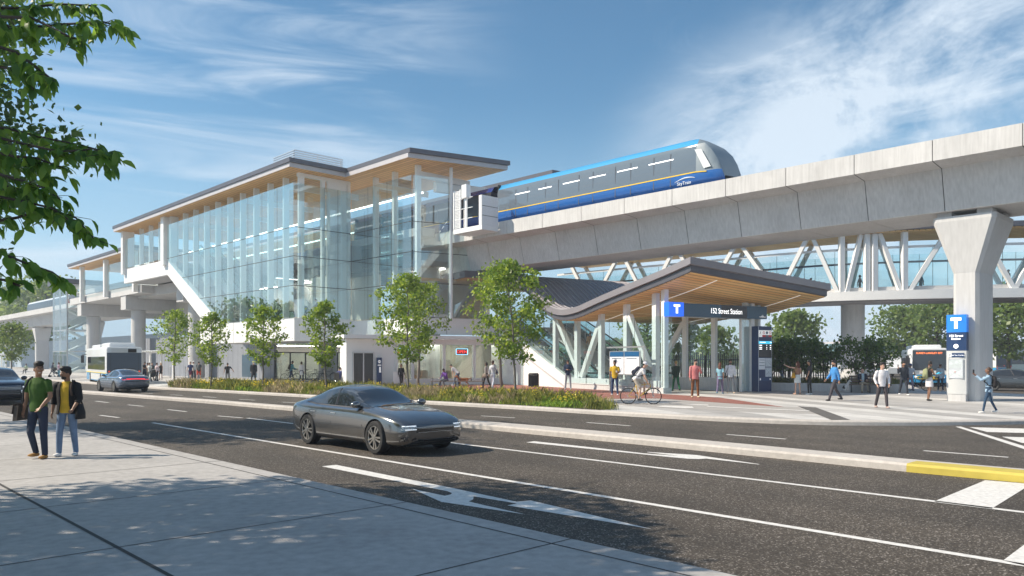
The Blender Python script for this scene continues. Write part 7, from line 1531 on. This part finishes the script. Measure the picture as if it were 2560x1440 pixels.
def tree(name, label, loc, h, cr, z0, nl, ls, lm=None, bark=None, seed=0, tr=.05, limbs=26, cat='tree', group=None, prof=None, spread=.20, twigs=3, filt=None, lean=.04, multi=1):
    rs = np.random.default_rng(seed + 100); t = empty(name, label, cat, loc, 0, group); prof = prof or (lambda f: math.sin(math.pi * min(max(f, .03), .97) ** .75) ** .8)
    mb = MB(); pts = []; dr = V3((rs.normal() * lean, rs.normal() * lean, 0))
    for q in range(multi):
        base = V3((0, 0, -.1)) if multi == 1 else V3((rs.normal() * .06, rs.normal() * .06, -.05)); sp = V3((0, 0, 0)) if multi == 1 else V3((math.cos(q * 6.28 / multi + seed), math.sin(q * 6.28 / multi + seed), 0)) * cr * .55
        path = [base + (dr + sp) * (i / 8.0) * (h if multi == 1 else 1) * (1 if multi == 1 else 1) + V3((rs.normal() * .02 * h * .2, rs.normal() * .02 * h * .2, h * .97 * i / 8)) for i in range(9)]
        path[0] = base; mb.tube(path, [tr * (1 - .088 * i) + .004 for i in range(9)], 8)
        for k in range(limbs // multi):
            f = (k + .5) / (limbs // multi); z = z0 + (h * .97 - z0) * f; i = min(int(z / (h * .97) * 8), 7); p = path[i].lerp(path[i + 1], z / (h * .97) * 8 - i)
            az = k * 2.4 + rs.uniform(-.5, .5) + q; ln = cr * prof(f) * rs.uniform(.72, 1.1); up = .30 + .5 * f + rs.uniform(-.1, .15)
            d = V3((math.cos(az), math.sin(az), up)); e = p + d * ln; m_ = p.lerp(e, .5) + V3((0, 0, -.06 * ln)); mb.tube([p, m_, e], [tr * .34 * (1 - .6 * f) + .004, tr * .2 * (1 - .6 * f) + .003, .003], 5)
            for u in (.45, .7, .9, 1.0): pts.append((p.lerp(e, u), .5 + u * .5))
            for w in range(twigs):
                u = rs.uniform(.35, .95); b0 = p.lerp(e, u); d2 = V3((d.x + rs.normal() * .7, d.y + rs.normal() * .7, up * .4 + rs.normal() * .35)).normalized(); e2 = b0 + d2 * ln * rs.uniform(.25, .45); mb.tube([b0, e2], [.006 + tr * .04, .002], 4); pts.append((e2, 1)); pts.append((b0.lerp(e2, .6), .8))
    fixn(mb.build('trunk', bark or BARK, t, True))
    P = np.array([tuple(p) for p, _ in pts]); wts = np.array([w for _, w in pts]); wts = wts * rs.uniform(.2, 1.6, len(wts)); idx = rs.choice(len(P), nl, p=wts / wts.sum()); L_ = P[idx] + rs.normal(size=(nl, 3)) * spread * cr * np.array([1, 1, .75])
    L_ = L_[L_[:, 2] > z0 * .72]
    if filt: L_ = L_[filt(L_ + np.array(loc))]
    leafmesh('crown', L_, ls, lm or LF, t, wid=.75); return t
def T(px, Y): return GX(px, Y, PZ)
GS = 'young street trees in the planting'
for i, (px, Y, top, wpx, nl, lab) in enumerate(((435, 53.0, 772, 104, 2200, 'young street tree nearest the bus shelter, broad light green crown'), (528, 48.5, 780, 96, 2000, 'young street tree below the diagonal white panel'), (657, 45, 763, 112, 2300, 'young street tree in front of the cycle room louvres'), (815, 41.0, 750, 108, 2400, 'young street tree left of the white pod'), (1018, 38.5, 682, 165, 3300, 'leafy street tree by the woman in black suit, thin grey trunk'), (1293, 33.6, 648, 185, 4200, 'tallest leafy street tree in the planting near the litter bin'))):
    h = CZ - PZ + (HY - top) / F * Y; tree('street_tree', lab, T(px, Y), h, wpx / 2 / F * Y * .95, h * (.32 if i < 4 else .30), nl, .15 if i < 4 else .155, seed=i * 7 + 3, tr=.055, limbs=30, group=GS, spread=.115)
for i, (px, Y, top, wpx, lab) in enumerate(((1046, 47, 705, 150, 'street tree on the brick paving behind the woman in black suit'), (1257, 44.5, 668, 170, 'street tree on the brick paving behind the second bench'))):
    h = CZ - PZ + (HY - top) / F * Y; tree('street_tree', lab, T(px, Y), h, wpx / 2 / F * Y * .9, h * .36, 2200, .17, seed=50 + i, tr=.09, limbs=26, group=GS, spread=.12)
tree('street_tree', 'street tree at the far left edge near far shelter', T(28, 84), 5.7, 1.75, 1.9, 2200, .24, LF3, seed=77, tr=.07, group=GS, spread=.18)
# park trees further off
for i, (px, Y, h, cr, nl, lab) in enumerate(((1985, 92, 7.2, 3.1, 2600, 'hazy round tree beyond the bushes right of the kiosk'), (2255, 100, 8.4, 3.7, 3200, 'big hazy tree right of the footbridge pier'), (2340, 96, 8.8, 3.9, 3200, 'big hazy tree behind the front facing bus'), (2520, 84, 8.2, 4.6, 4200, 'broad green tree with dark trunk right of the viaduct pier'), (2640, 78, 8.6, 4.4, 3000, 'broad green tree at the right edge of picture'), (1790, 84, 5.2, 2.2, 1000, 'loose leafed tree seen through the entrance, middle'), (1706, 70, 6.2, 1.5, 500, 'loose leafed tree seen through the entrance behind left brace'), (1620, 110, 11.5, 4.5, 2400, 'distant tree seen under the footbridge above the canopy'), (60, 200, 19, 8, 2400, 'hazy tall tree behind the far left viaduct'), (115, 190, 20, 9, 2600, 'hazy tall tree left of the stair tower roof'), (-30, 210, 16, 8, 1800, 'hazy tree behind the viaduct at the left edge'))):
    tree('park_tree', lab, T(px, Y), h, cr, h * .3, nl, .46 if Y < 150 else .95, LF3, BARKD, seed=200 + i * 5, tr=.028 * h, limbs=30, group='background trees', spread=.17)
# trees off the left edge that shade the road and are mirrored in the glass
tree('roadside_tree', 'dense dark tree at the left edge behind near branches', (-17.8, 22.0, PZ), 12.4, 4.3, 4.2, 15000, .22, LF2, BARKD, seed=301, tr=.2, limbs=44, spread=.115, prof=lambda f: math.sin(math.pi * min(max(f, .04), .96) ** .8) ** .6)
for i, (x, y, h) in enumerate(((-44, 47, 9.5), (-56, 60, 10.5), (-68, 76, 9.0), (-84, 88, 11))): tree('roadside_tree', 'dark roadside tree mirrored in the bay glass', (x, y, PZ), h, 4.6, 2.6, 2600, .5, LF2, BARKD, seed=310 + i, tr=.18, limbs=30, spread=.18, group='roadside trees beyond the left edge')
# near tree: crown above and left of the frame, leafy sprays hanging into it
NT = empty('overhanging_tree', 'large leafed dark green tree overhanging the left edge in the foreground', 'tree', (0, 0, 0))
mb = MB(); tp0 = V3((-10.2, 7.6, -.05)); trunk = [tp0, tp0 + V3((.05, 0, 1.5)), tp0 + V3((.2, .05, 3.2)), tp0 + V3((.35, .1, 5)), tp0 + V3((.4, .1, 7.2))]; mb.tube(trunk, [.24, .2, .17, .13, .06], 12)
SPR = [ # pixel path with depth of each hanging branch: (px, py, Y)
 [(-60, 60, 6.9), (60, 70, 6.7), (170, 60, 6.6), (260, 55, 6.5), (312, 70, 6.5)], [(-60, 20, 7.0), (60, 20, 6.9), (150, 10, 6.8), (240, 15, 6.7)], [(-60, 100, 6.6), (40, 130, 6.5), (100, 175, 6.4), (138, 205, 6.4)],
 [(-60, 310, 6.9), (20, 322, 6.8), (110, 345, 6.7), (200, 362, 6.6), (285, 385, 6.6)], [(-60, 330, 6.6), (60, 360, 6.5), (150, 380, 6.5), (235, 372, 6.4), (275, 400, 6.4)], [(-60, 420, 6.5), (50, 450, 6.4), (110, 470, 6.4), (150, 500, 6.4)],
 [(-60, 560, 6.7), (40, 545, 6.6), (120, 520, 6.5), (190, 545, 6.5), (238, 600, 6.5)], [(-60, 480, 6.5), (40, 500, 6.5), (130, 520, 6.4), (185, 560, 6.4)], [(-60, 610, 6.4), (20, 640, 6.3), (70, 660, 6.3), (130, 680, 6.3), (165, 705, 6.3)], [(-60, 400, 6.8), (40, 400, 6.7), (90, 420, 6.6), (120, 440, 6.6)], [(-60, 160, 6.6), (20, 170, 6.5), (60, 190, 6.5), (85, 225, 6.5)], [(-60, 40, 6.5), (80, 45, 6.4), (170, 90, 6.4), (205, 100, 6.4)], [(-60, 80, 6.8), (30, 70, 6.8), (120, 90, 6.7)], [(-60, 450, 6.7), (30, 470, 6.6), (80, 480, 6.6)], [(-60, 370, 6.5), (30, 390, 6.5), (90, 395, 6.5), (160, 420, 6.5)], [(-60, 690, 6.3), (10, 700, 6.3), (50, 715, 6.3)]]
verts, faces = [], []
def leaf(p, d, n, L, Wd):
    d = d.normalized(); s = d.cross(n).normalized(); n = s.cross(d); o = len(verts)
    for f, w, q in ((0, 0, 0), (.22, .36, .05), (.5, .5, .06), (.78, .30, .03), (1, 0, -.06)):
        verts.append(tuple(p + d * L * f + n * L * (q - .10 * f * f)))
        if w: verts.append(tuple(p + d * L * f + s * Wd * w + n * L * (q * 1.9 - .10 * f * f))); verts.append(tuple(p + d * L * f - s * Wd * w + n * L * (q * 1.9 - .10 * f * f)))
    # indices: 0 base, (1,2,3) (4,5,6) (7,8,9), 10 tip
    for q in ((0, 1, 2), (0, 3, 1), (1, 4, 5, 2), (1, 3, 6, 4), (4, 7, 8, 5), (4, 6, 9, 7), (7, 10, 8), (7, 9, 10)): faces.append(tuple(o + i for i in q))
rl = random.Random(5)
for sp in SPR:
    pts = [V3(((x - HX) / F * y, y, CZ + (HY - yy) / F * y)) for x, yy, y in sp]; a0 = trunk[3].lerp(trunk[2], rl.random())
    mb.tube([a0, a0.lerp(pts[0], .5) + Z * .3] + pts, [.05, .03, .017] + [.012 - .0022 * i for i in range(len(pts) - 1)], 6)
    ln = sum((pts[i + 1] - pts[i]).length for i in range(len(pts) - 1)); n = int(ln / .024)
    for k in range(n):
        f = (k + rl.random()) / n * (len(pts) - 1); i = min(int(f), len(pts) - 2); p = pts[i].lerp(pts[i + 1], f - i); d = (pts[i + 1] - pts[i]).normalized()
        rd = V3((rl.gauss(0, 1), rl.gauss(0, 1), rl.gauss(0, .7) - .45)); q = p + rd * .055
        if rl.random() < .55: mb.tube([p, q], [.003, .002], 4)
        else: q = p + rd * .015
        for _ in range(2 if rl.random() < .6 else 1):
            ld = (d * .75 + V3((rl.gauss(0, .7), rl.gauss(0, .7), -.85 + rl.gauss(0, .5)))); nn = V3((rl.gauss(0, .6), rl.gauss(0, .6) - .3, 1)); leaf(q, ld, nn, rl.uniform(.10, .165), rl.uniform(.048, .068))
fixn(mb.build('trunk', BARKD, NT, True))
me = bpy.data.meshes.new('hanging_leaves'); me.from_pydata(verts, [], faces); me.materials.append(LFF); me.polygons.foreach_set('use_smooth', [True] * len(me.polygons)); o = bpy.data.objects.new('crown', me); COL.objects.link(o); o.parent = NT
cc = np.array([-11.3, 7.2, 7.5]); n = 12000; U3 = rng.normal(size=(n, 3)); U3 /= np.linalg.norm(U3, axis=1)[:, None]; Cn = cc + U3 * (rng.uniform(.25, 1, n) ** .5)[:, None] * np.array([5.2, 4.6, 3.2])
cl_ = rng.normal(size=(90, 3)); cl_ /= np.linalg.norm(cl_, axis=1)[:, None]; cl_ = cc + cl_ * rng.uniform(.45, 1.0, 90)[:, None] * np.array([5.4, 4.8, 3.3]); Cn = np.concatenate([Cn, cl_[rng.integers(0, 90, 22000)] + rng.normal(size=(22000, 3)) * .52])
ok = (Cn[:, 0] < -.72 * Cn[:, 1] - .15) | (Cn[:, 2] > CZ + .50 * Cn[:, 1] + .2); ok &= Cn[:, 0] + 1.11 * Cn[:, 2] < 1.5 + rng.normal(size=len(Cn)) * .25; leafmesh('crown', Cn[ok], .20, LFF, NT, wid=.6, shape=6)
# ---------------------------------------------------------------- planting strip along the kerb
def blades(name, roots, hts, lean, wid, m, label=None, per=1):
    n = len(roots); roots = np.asarray(roots); az = rng.uniform(0, 2 * np.pi, n); dx = np.stack([np.cos(az), np.sin(az), np.zeros(n)], 1); sx = np.stack([-np.sin(az), np.cos(az), np.zeros(n)], 1); le = (lean * rng.uniform(.2, 1.3, n))[:, None]; h = np.asarray(hts)[:, None]; zz = np.array([0, 0, 1.0])
    w = (wid * rng.uniform(.7, 1.3, n))[:, None]
    P = [roots - sx * w, roots + sx * w, roots + zz * h * .6 + dx * le * h * .3 + sx * w * .8, roots + zz * h + dx * le * h, roots + zz * h * .6 + dx * le * h * .3 - sx * w * .8]
    V = np.stack(P, 1).reshape(-1, 3); me = bpy.data.meshes.new(name); me.vertices.add(n * 5); me.vertices.foreach_set('co', V.ravel()); me.loops.add(n * 5); me.loops.foreach_set('vertex_index', np.arange(n * 5)); me.polygons.add(n); me.polygons.foreach_set('loop_start', np.arange(n) * 5); me.polygons.foreach_set('loop_total', np.full(n, 5)); me.materials.append(m); me.update(); me.validate(); o = bpy.data.objects.new(name, me); COL.objects.link(o)
    return tag(o, label, name.replace('_', ' '), kind='stuff')
GRG = leafmat('grass_green', (.09, .14, .025), (.25, .27, .07), .4); GRT = leafmat('grass_tan', (.24, .22, .12), (.42, .385, .25), .4); FLY = leafmat('flower_yellow', (.58, .47, .015), (.75, .66, .06), .3); GRL = leafmat('low_green', (.08, .18, .02), (.20, .32, .04), .4)
bed = [p for p in KL if p.x <= G(1500, 1037).x and p.x >= G(405, 973).x - .5]
bedx = []
for a, b in zip(bed[:-1], bed[1:]):
    for k in range(int((b - a).length / .22)): bedx.append((a.lerp(b, k / int((b - a).length / .22)), (b - a).normalized()))
tot = len(bedx); grn, tan, low, yel = [], [], [], []
soil = []
for i, (p, d) in enumerate(bedx):
    nrm = V3((-d.y, d.x, 0)); f = i / tot; wd = 3.6 * min(1, (1 - f) * 9 + .12) * min(1, f * 10 + .25); soil.append((p + nrm * .24, p + nrm * (.24 + wd)))
    for r_ in range(max(2, int(wd / .30))):
        q = p + nrm * (.42 + wd * .92 * (r_ + rng.uniform(0, .9)) / max(2, int(wd / .30))) + d * rng.uniform(-.11, .11)
        s_ = math.sin(q.x * 1.3 + q.y * .7) + math.sin(q.x * .53 - q.y * 1.1) + rng.normal() * .7; (tan if s_ > 1.05 else grn if s_ > -.65 else low).append(q)
        if rng.random() < (.18 if math.sin(q.x * .9 + 1) + math.sin(q.y * 1.7) > .5 else .03): yel.append(q)
sp_ = [a for a, b in soil] + [b for a, b in soil[::-1]]; st(sheet('planting_bed_soil', sp_, PZ + .012, SOIL))
def tuft(Q, nb, sd, hlo, hhi):
    R_, H_ = [], []
    for q in Q:
        hh = rng.uniform(hlo, hhi) * (.8 + .3 * math.sin(q.x * 1.9 + q.y * 2.3)); R_.append(np.array([q.x, q.y, PZ]) + np.concatenate([rng.normal(size=(nb, 2)) * sd, np.zeros((nb, 1))], 1)); H_.append(hh * rng.uniform(.55, 1.1, nb))
    return np.concatenate(R_), np.concatenate(H_)
r_, h_ = tuft(grn, 40, .16, .28, .66); blades('ornamental_grass', r_, h_, .42, .008, GRG, 'green ornamental grasses filling the planting strip along the kerb')
r_, h_ = tuft(tan, 36, .15, .32, .68); blades('feather_grass', r_, h_, .5, .007, GRT, 'beige feathery grasses in the planting strip')
r_, h_ = tuft(low, 40, .15, .2, .4); blades('low_ground_cover', r_, h_, .6, .016, GRL, 'bright green low ground cover in the planting strip')
fc_ = np.concatenate([np.array([q.x, q.y, PZ + rng.uniform(.25, .55)]) + rng.normal(size=(26, 3)) * np.array([.13, .13, .10]) for q in yel]); o = leafmesh('yellow_flowers', fc_, .055, FLY, None, wid=.9); tag(o, 'yellow flower heads scattered in the planting strip', 'flowers', kind='stuff')
fb = [UV(148 + rng.uniform(0, 40), 22 + rng.uniform(0, 2.5), PZ) for _ in range(260)]; r_, h_ = tuft(fb, 22, .3, .5, 1.0); blades('far_planting_grass', r_, h_, .4, .03, GRG, 'far strip of green planting beside the far shelter')
# ---------------------------------------------------------------- planter, fence, shrubs and bench at the right
pl = [V3((15.1, 46.6, 0)), V3((22.0, 43.0, 0))]; pd = (pl[1] - pl[0]).normalized(); pn = V3((-pd.y, pd.x, 0))
t = MB(); t.prism([pl[0], pl[1], pl[1] + pn * .35, pl[0] + pn * .35], (0, 0, .62)); t.prism([pl[1] - pd * .35 + pn * .36, pl[1] + pn * .36, pl[1] + pn * 4, pl[1] - pd * .35 + pn * 4], (0, 0, .615)); o = fixn(t.build('planter_wall', CONC2)); tag(o, 'low grey concrete planter wall behind the waiting people', 'planter')
st(sheet('planter_soil', [pl[0] + pn * .3, pl[1] + pn * .3 - pd * .3, pl[1] + pn * 4 - pd * .3, pl[0] + pn * 4], .55, SOIL))
q_ = [pl[0] + pd * rng.uniform(0, 7.4) + pn * rng.uniform(.5, 3.8) for _ in range(170)]; r_, h_ = tuft(q_, 20, .12, .2, .5); r_[:, 2] = .55; blades('planter_ground_cover', r_, h_, .5, .014, GRG, 'green ground cover in the concrete planter')
f0, f1 = V3((9.0, 58.6, 0)), V3((21.0, 50.0, 0)); fd_ = (f1 - f0).normalized(); ft = empty('picket_fence', 'tall black picket fence behind the bushes and entrance', 'fence', f0, math.atan2(fd_.y, fd_.x)); fl_ = (f1 - f0).length
mb = MB()
for i in range(int(fl_ / .15)): mb.box((i * .15, 0, .2), .06, .05, 2.15 + .1 * ((i * 7) % 3))
mb.build('pickets', DARK, ft); mb = MB(); mb.bar((0, .04, .45), (fl_, .04, .45), .04, .06); mb.bar((0, .04, 2.0), (fl_, .04, 2.0), .04, .06)
for i in range(6): mb.box((i * fl_ / 5, .06, 0), .09, .09, 2.3)
mb.build('rails', DARK, ft)
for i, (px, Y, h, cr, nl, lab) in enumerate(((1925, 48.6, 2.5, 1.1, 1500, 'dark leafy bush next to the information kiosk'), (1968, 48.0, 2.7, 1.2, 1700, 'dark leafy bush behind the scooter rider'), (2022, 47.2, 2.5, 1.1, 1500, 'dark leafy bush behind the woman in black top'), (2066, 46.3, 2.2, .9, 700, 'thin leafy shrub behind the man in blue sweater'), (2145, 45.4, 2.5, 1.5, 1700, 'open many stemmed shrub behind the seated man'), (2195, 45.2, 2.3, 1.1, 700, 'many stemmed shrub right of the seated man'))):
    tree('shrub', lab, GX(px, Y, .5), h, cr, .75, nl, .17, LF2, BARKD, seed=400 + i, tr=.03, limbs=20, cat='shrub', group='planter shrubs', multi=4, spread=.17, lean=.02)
WOODS = mat('bench_wood', (.13, .085, .06), .6, var=.2, scale=5)
bt = empty('park_bench', 'dark wooden bench with backrest against the planter wall', 'bench', V3((20.05, 43.25, PZ)), math.atan2(pd.y, pd.x))
mb = MB()
for k in range(4): mb.box((0, -.2 + .13 * k, .42), 2.2, .11, .05)
mb.build('seat', WOODS, bt); mb = MB()
for k in range(3): mb.box((0, .32 + .02 * k, .55 + .14 * k), 2.2, .035, .12)
mb.build('backrest', WOODS, bt)
for x in (-.95, 0, .95): mb = MB(); mb.box((x, 0, 0), .06, .45, .42); mb.bar((x, .27, .4), (x, .36, .95), .05, .05); mb.build('leg', DARK, bt)
# litter bin, benches, bollards, shelters
t = empty('litter_bin', 'black slatted litter bin on the brick paving by the white wall', 'litter bin', G(1334, 968, PZ)); mb = MB()
for i in range(22): a = 2 * math.pi * i / 22; mb.box((math.cos(a) * .33, math.sin(a) * .33, .05), .05, .05, .80)
mb.ring((0, 0, .85), (0, 0, 1), .34, .03, 24, 6); mb.ring((0, 0, .08), (0, 0, 1), .34, .025, 24, 6); mb.build('slats', BLACK, t); mb = MB(); mb.cyl((0, 0, .04), .29, .76, 20); mb.build('liner', BLACK, t); mb = MB(); mb.tube([(0, 0, .86), (0, 0, .95)], [.35, .30], 22); mb.build('lid', BLACK, t)
def bench(label, loc, rz, L):
    t = empty('bench', label, 'bench', loc, rz, 'backless benches on the brick paving')
    mb = MB()
    for k in range(4): mb.box((0, -.21 + .14 * k, .43), L, .12, .04)
    mb.build('seat', mat('bench_slats', (.30, .22, .15), .6, var=.15), t)
    for x in (-L / 2 + .1, L / 2 - .1):
        mb = MB(); mb.box((x, -.22, 0), .06, .06, .43); mb.box((x, .22, 0), .06, .06, .43); mb.bar((x, -.24, .41), (x, .24, .41), .05, .05); mb.build('leg', DARK, t)
    for x in (-L / 2 + .15, 0, L / 2 - .15): mb = MB(); mb.tube([(x, -.24, .47), (x, -.2, .60), (x, -.08, .69), (x, .08, .69), (x, .2, .60), (x, .24, .47)], .024, 8); mb.build('armrest', DARK, t)
bb_ = math.atan2(D3.y, D3.x)
bench('black armed bench where the woman in purple sits', GX(1110, 50.4, PZ), bb_ - .38, 1.75); bench('black armed bench behind the dog and bending man', GX(1178, 50.2, PZ), bb_ - .38, 1.75)
for i, px in enumerate((425, 463)): mb = MB(); mb.cyl((0, 0, 0), .05, 1.15, 12); mb.ball((0, 0, 1.15), .05, .05, .03, 12, 6); prop('bollard', ['slim pale bollard left of the street tree by shelter', 'slim pale bollard left of the round column'][i], 'bollard', mb, ALU, GX(px, 77, PZ), auto=40, group='bollards by the shelter')
def shelter(label, loc):
    t = empty('bus_shelter', label, 'bus shelter', loc, RZ_L, 'bus shelters'); mb = MB(); mb.box((3.2, 0, 2.72), 7.2, 1.9, .06); mb.build('roof', mat('shelter_roof', (.7, .74, .75), .3), t); mb = MB()
    for x in (-.2, 1.6, 3.4, 5.2, 6.6): mb.bar((x, -.95, 2.66), (x, .95, 2.66), .08, .1)
    mb.bar((-.3, 0, 2.6), (6.7, 0, 2.6), .12, .14); mb.build('roof_frame', WSTEEL, t)
    for x in (.1, 3.3, 6.5): mb = MB(); mb.box((x, 0, 0), .16, .16, 2.6); mb.build('post', WSTEEL, t)
shelter('white flat roofed bus shelter beside the rear of the bus', UV(77.5, 28.6, PZ)); shelter('distant white flat roofed shelter left of the stair tower', UV(140, 27.0, PZ))
# ---------------------------------------------------------------- far buildings and skyline greenery
mb = MB(); ubox(mb, 128, 300, 47, 48, -.02, 6.4); o = fixn(mb.build('far_wall', mat('far_wall_blue', (.36, .44, .52), .7, var=.06, scale=.3))); tag(o, 'long pale blue grey wall at the far left behind viaduct', 'wall')
t = empty('far_pavilion', 'low distant building with curved teal roof behind the footbridge pier', 'building', GX(2120, 118, 0), .05)
mb = MB(); mb.box((4, 0, 0), 12, 8, 3.2); mb.build('wall', mat('far_building_wall', (.5, .53, .54), .6), t); mb = MB(); mb.loft([[(x, -5, 3.2), (x, 5, 3.2), (x, 5, 3.25 + zq), (x, -5, 3.25 + zq)] for x, zq in ((-4.2, .1), (-3.4, .8), (-1.5, 1.25), (2, 1.4), (8, 1.45), (18, 1.4))]); fixn(mb.build('roof', mat('far_roof_teal', (.16, .27, .28), .5), t))
for x in (0, 4, 8): mb = MB(); mb.box((x, -4.03, .4), 3, .05, 2.2); mb.build('window', mat('dark_window', (.04, .05, .07)), t)
t = empty('far_block', 'distant flat grey building behind the far right trees', 'building', GX(2470, 150, 0), 0); mb = MB(); mb.box((0, 0, 0), 60, 12, 5); mb.build('wall', mat('far_building_wall', (.5, .53, .54)), t); mb = MB(); mb.box((0, -.2, 5.001), 62, 13, .5); mb.build('roof', GREYL, t)
for i in range(8): mb = MB(); mb.box((-26 + 7 * i, -6.02, 1.2), 4, .05, 2); mb.build('window', mat('dark_window', (.04, .05, .07)), t)
n = 15000; xs = rng.uniform(-420, 420, n); hh = 5.0 + 2.2 * np.sin(xs * .05) + 1.6 * np.sin(xs * .17 + 1) + 1.3 * np.sin(xs * .41); zz2 = rng.uniform(0, 1, n) ** .7 * hh; o = leafmesh('distant_woods', np.stack([xs, 265 + rng.uniform(-8, 8, n), zz2], 1), 2.3, LF3, None, wid=.9); tag(o, 'low line of distant trees along the horizon', 'woods', kind='stuff')
# ---------------------------------------------------------------- summer haze
hz_, hn, hl_, _ = newmat('haze_air')
hn.remove(hn['Principled BSDF']); pv = hn.new('ShaderNodeVolumePrincipled'); pv.inputs['Color'].default_value = (.80, .88, 1.0, 1); pv.inputs['Density'].default_value = .0009; pv.inputs['Anisotropy'].default_value = .0
hl_.new(pv.outputs[0], hn['Material Output'].inputs['Volume'])
mb = MB(); mb.box((0, 175, -1.03), 940, 510, 25); hb = mb.build('haze', hz_); tag(hb, 'thin pale summer haze over the whole street', 'haze', kind='stuff')
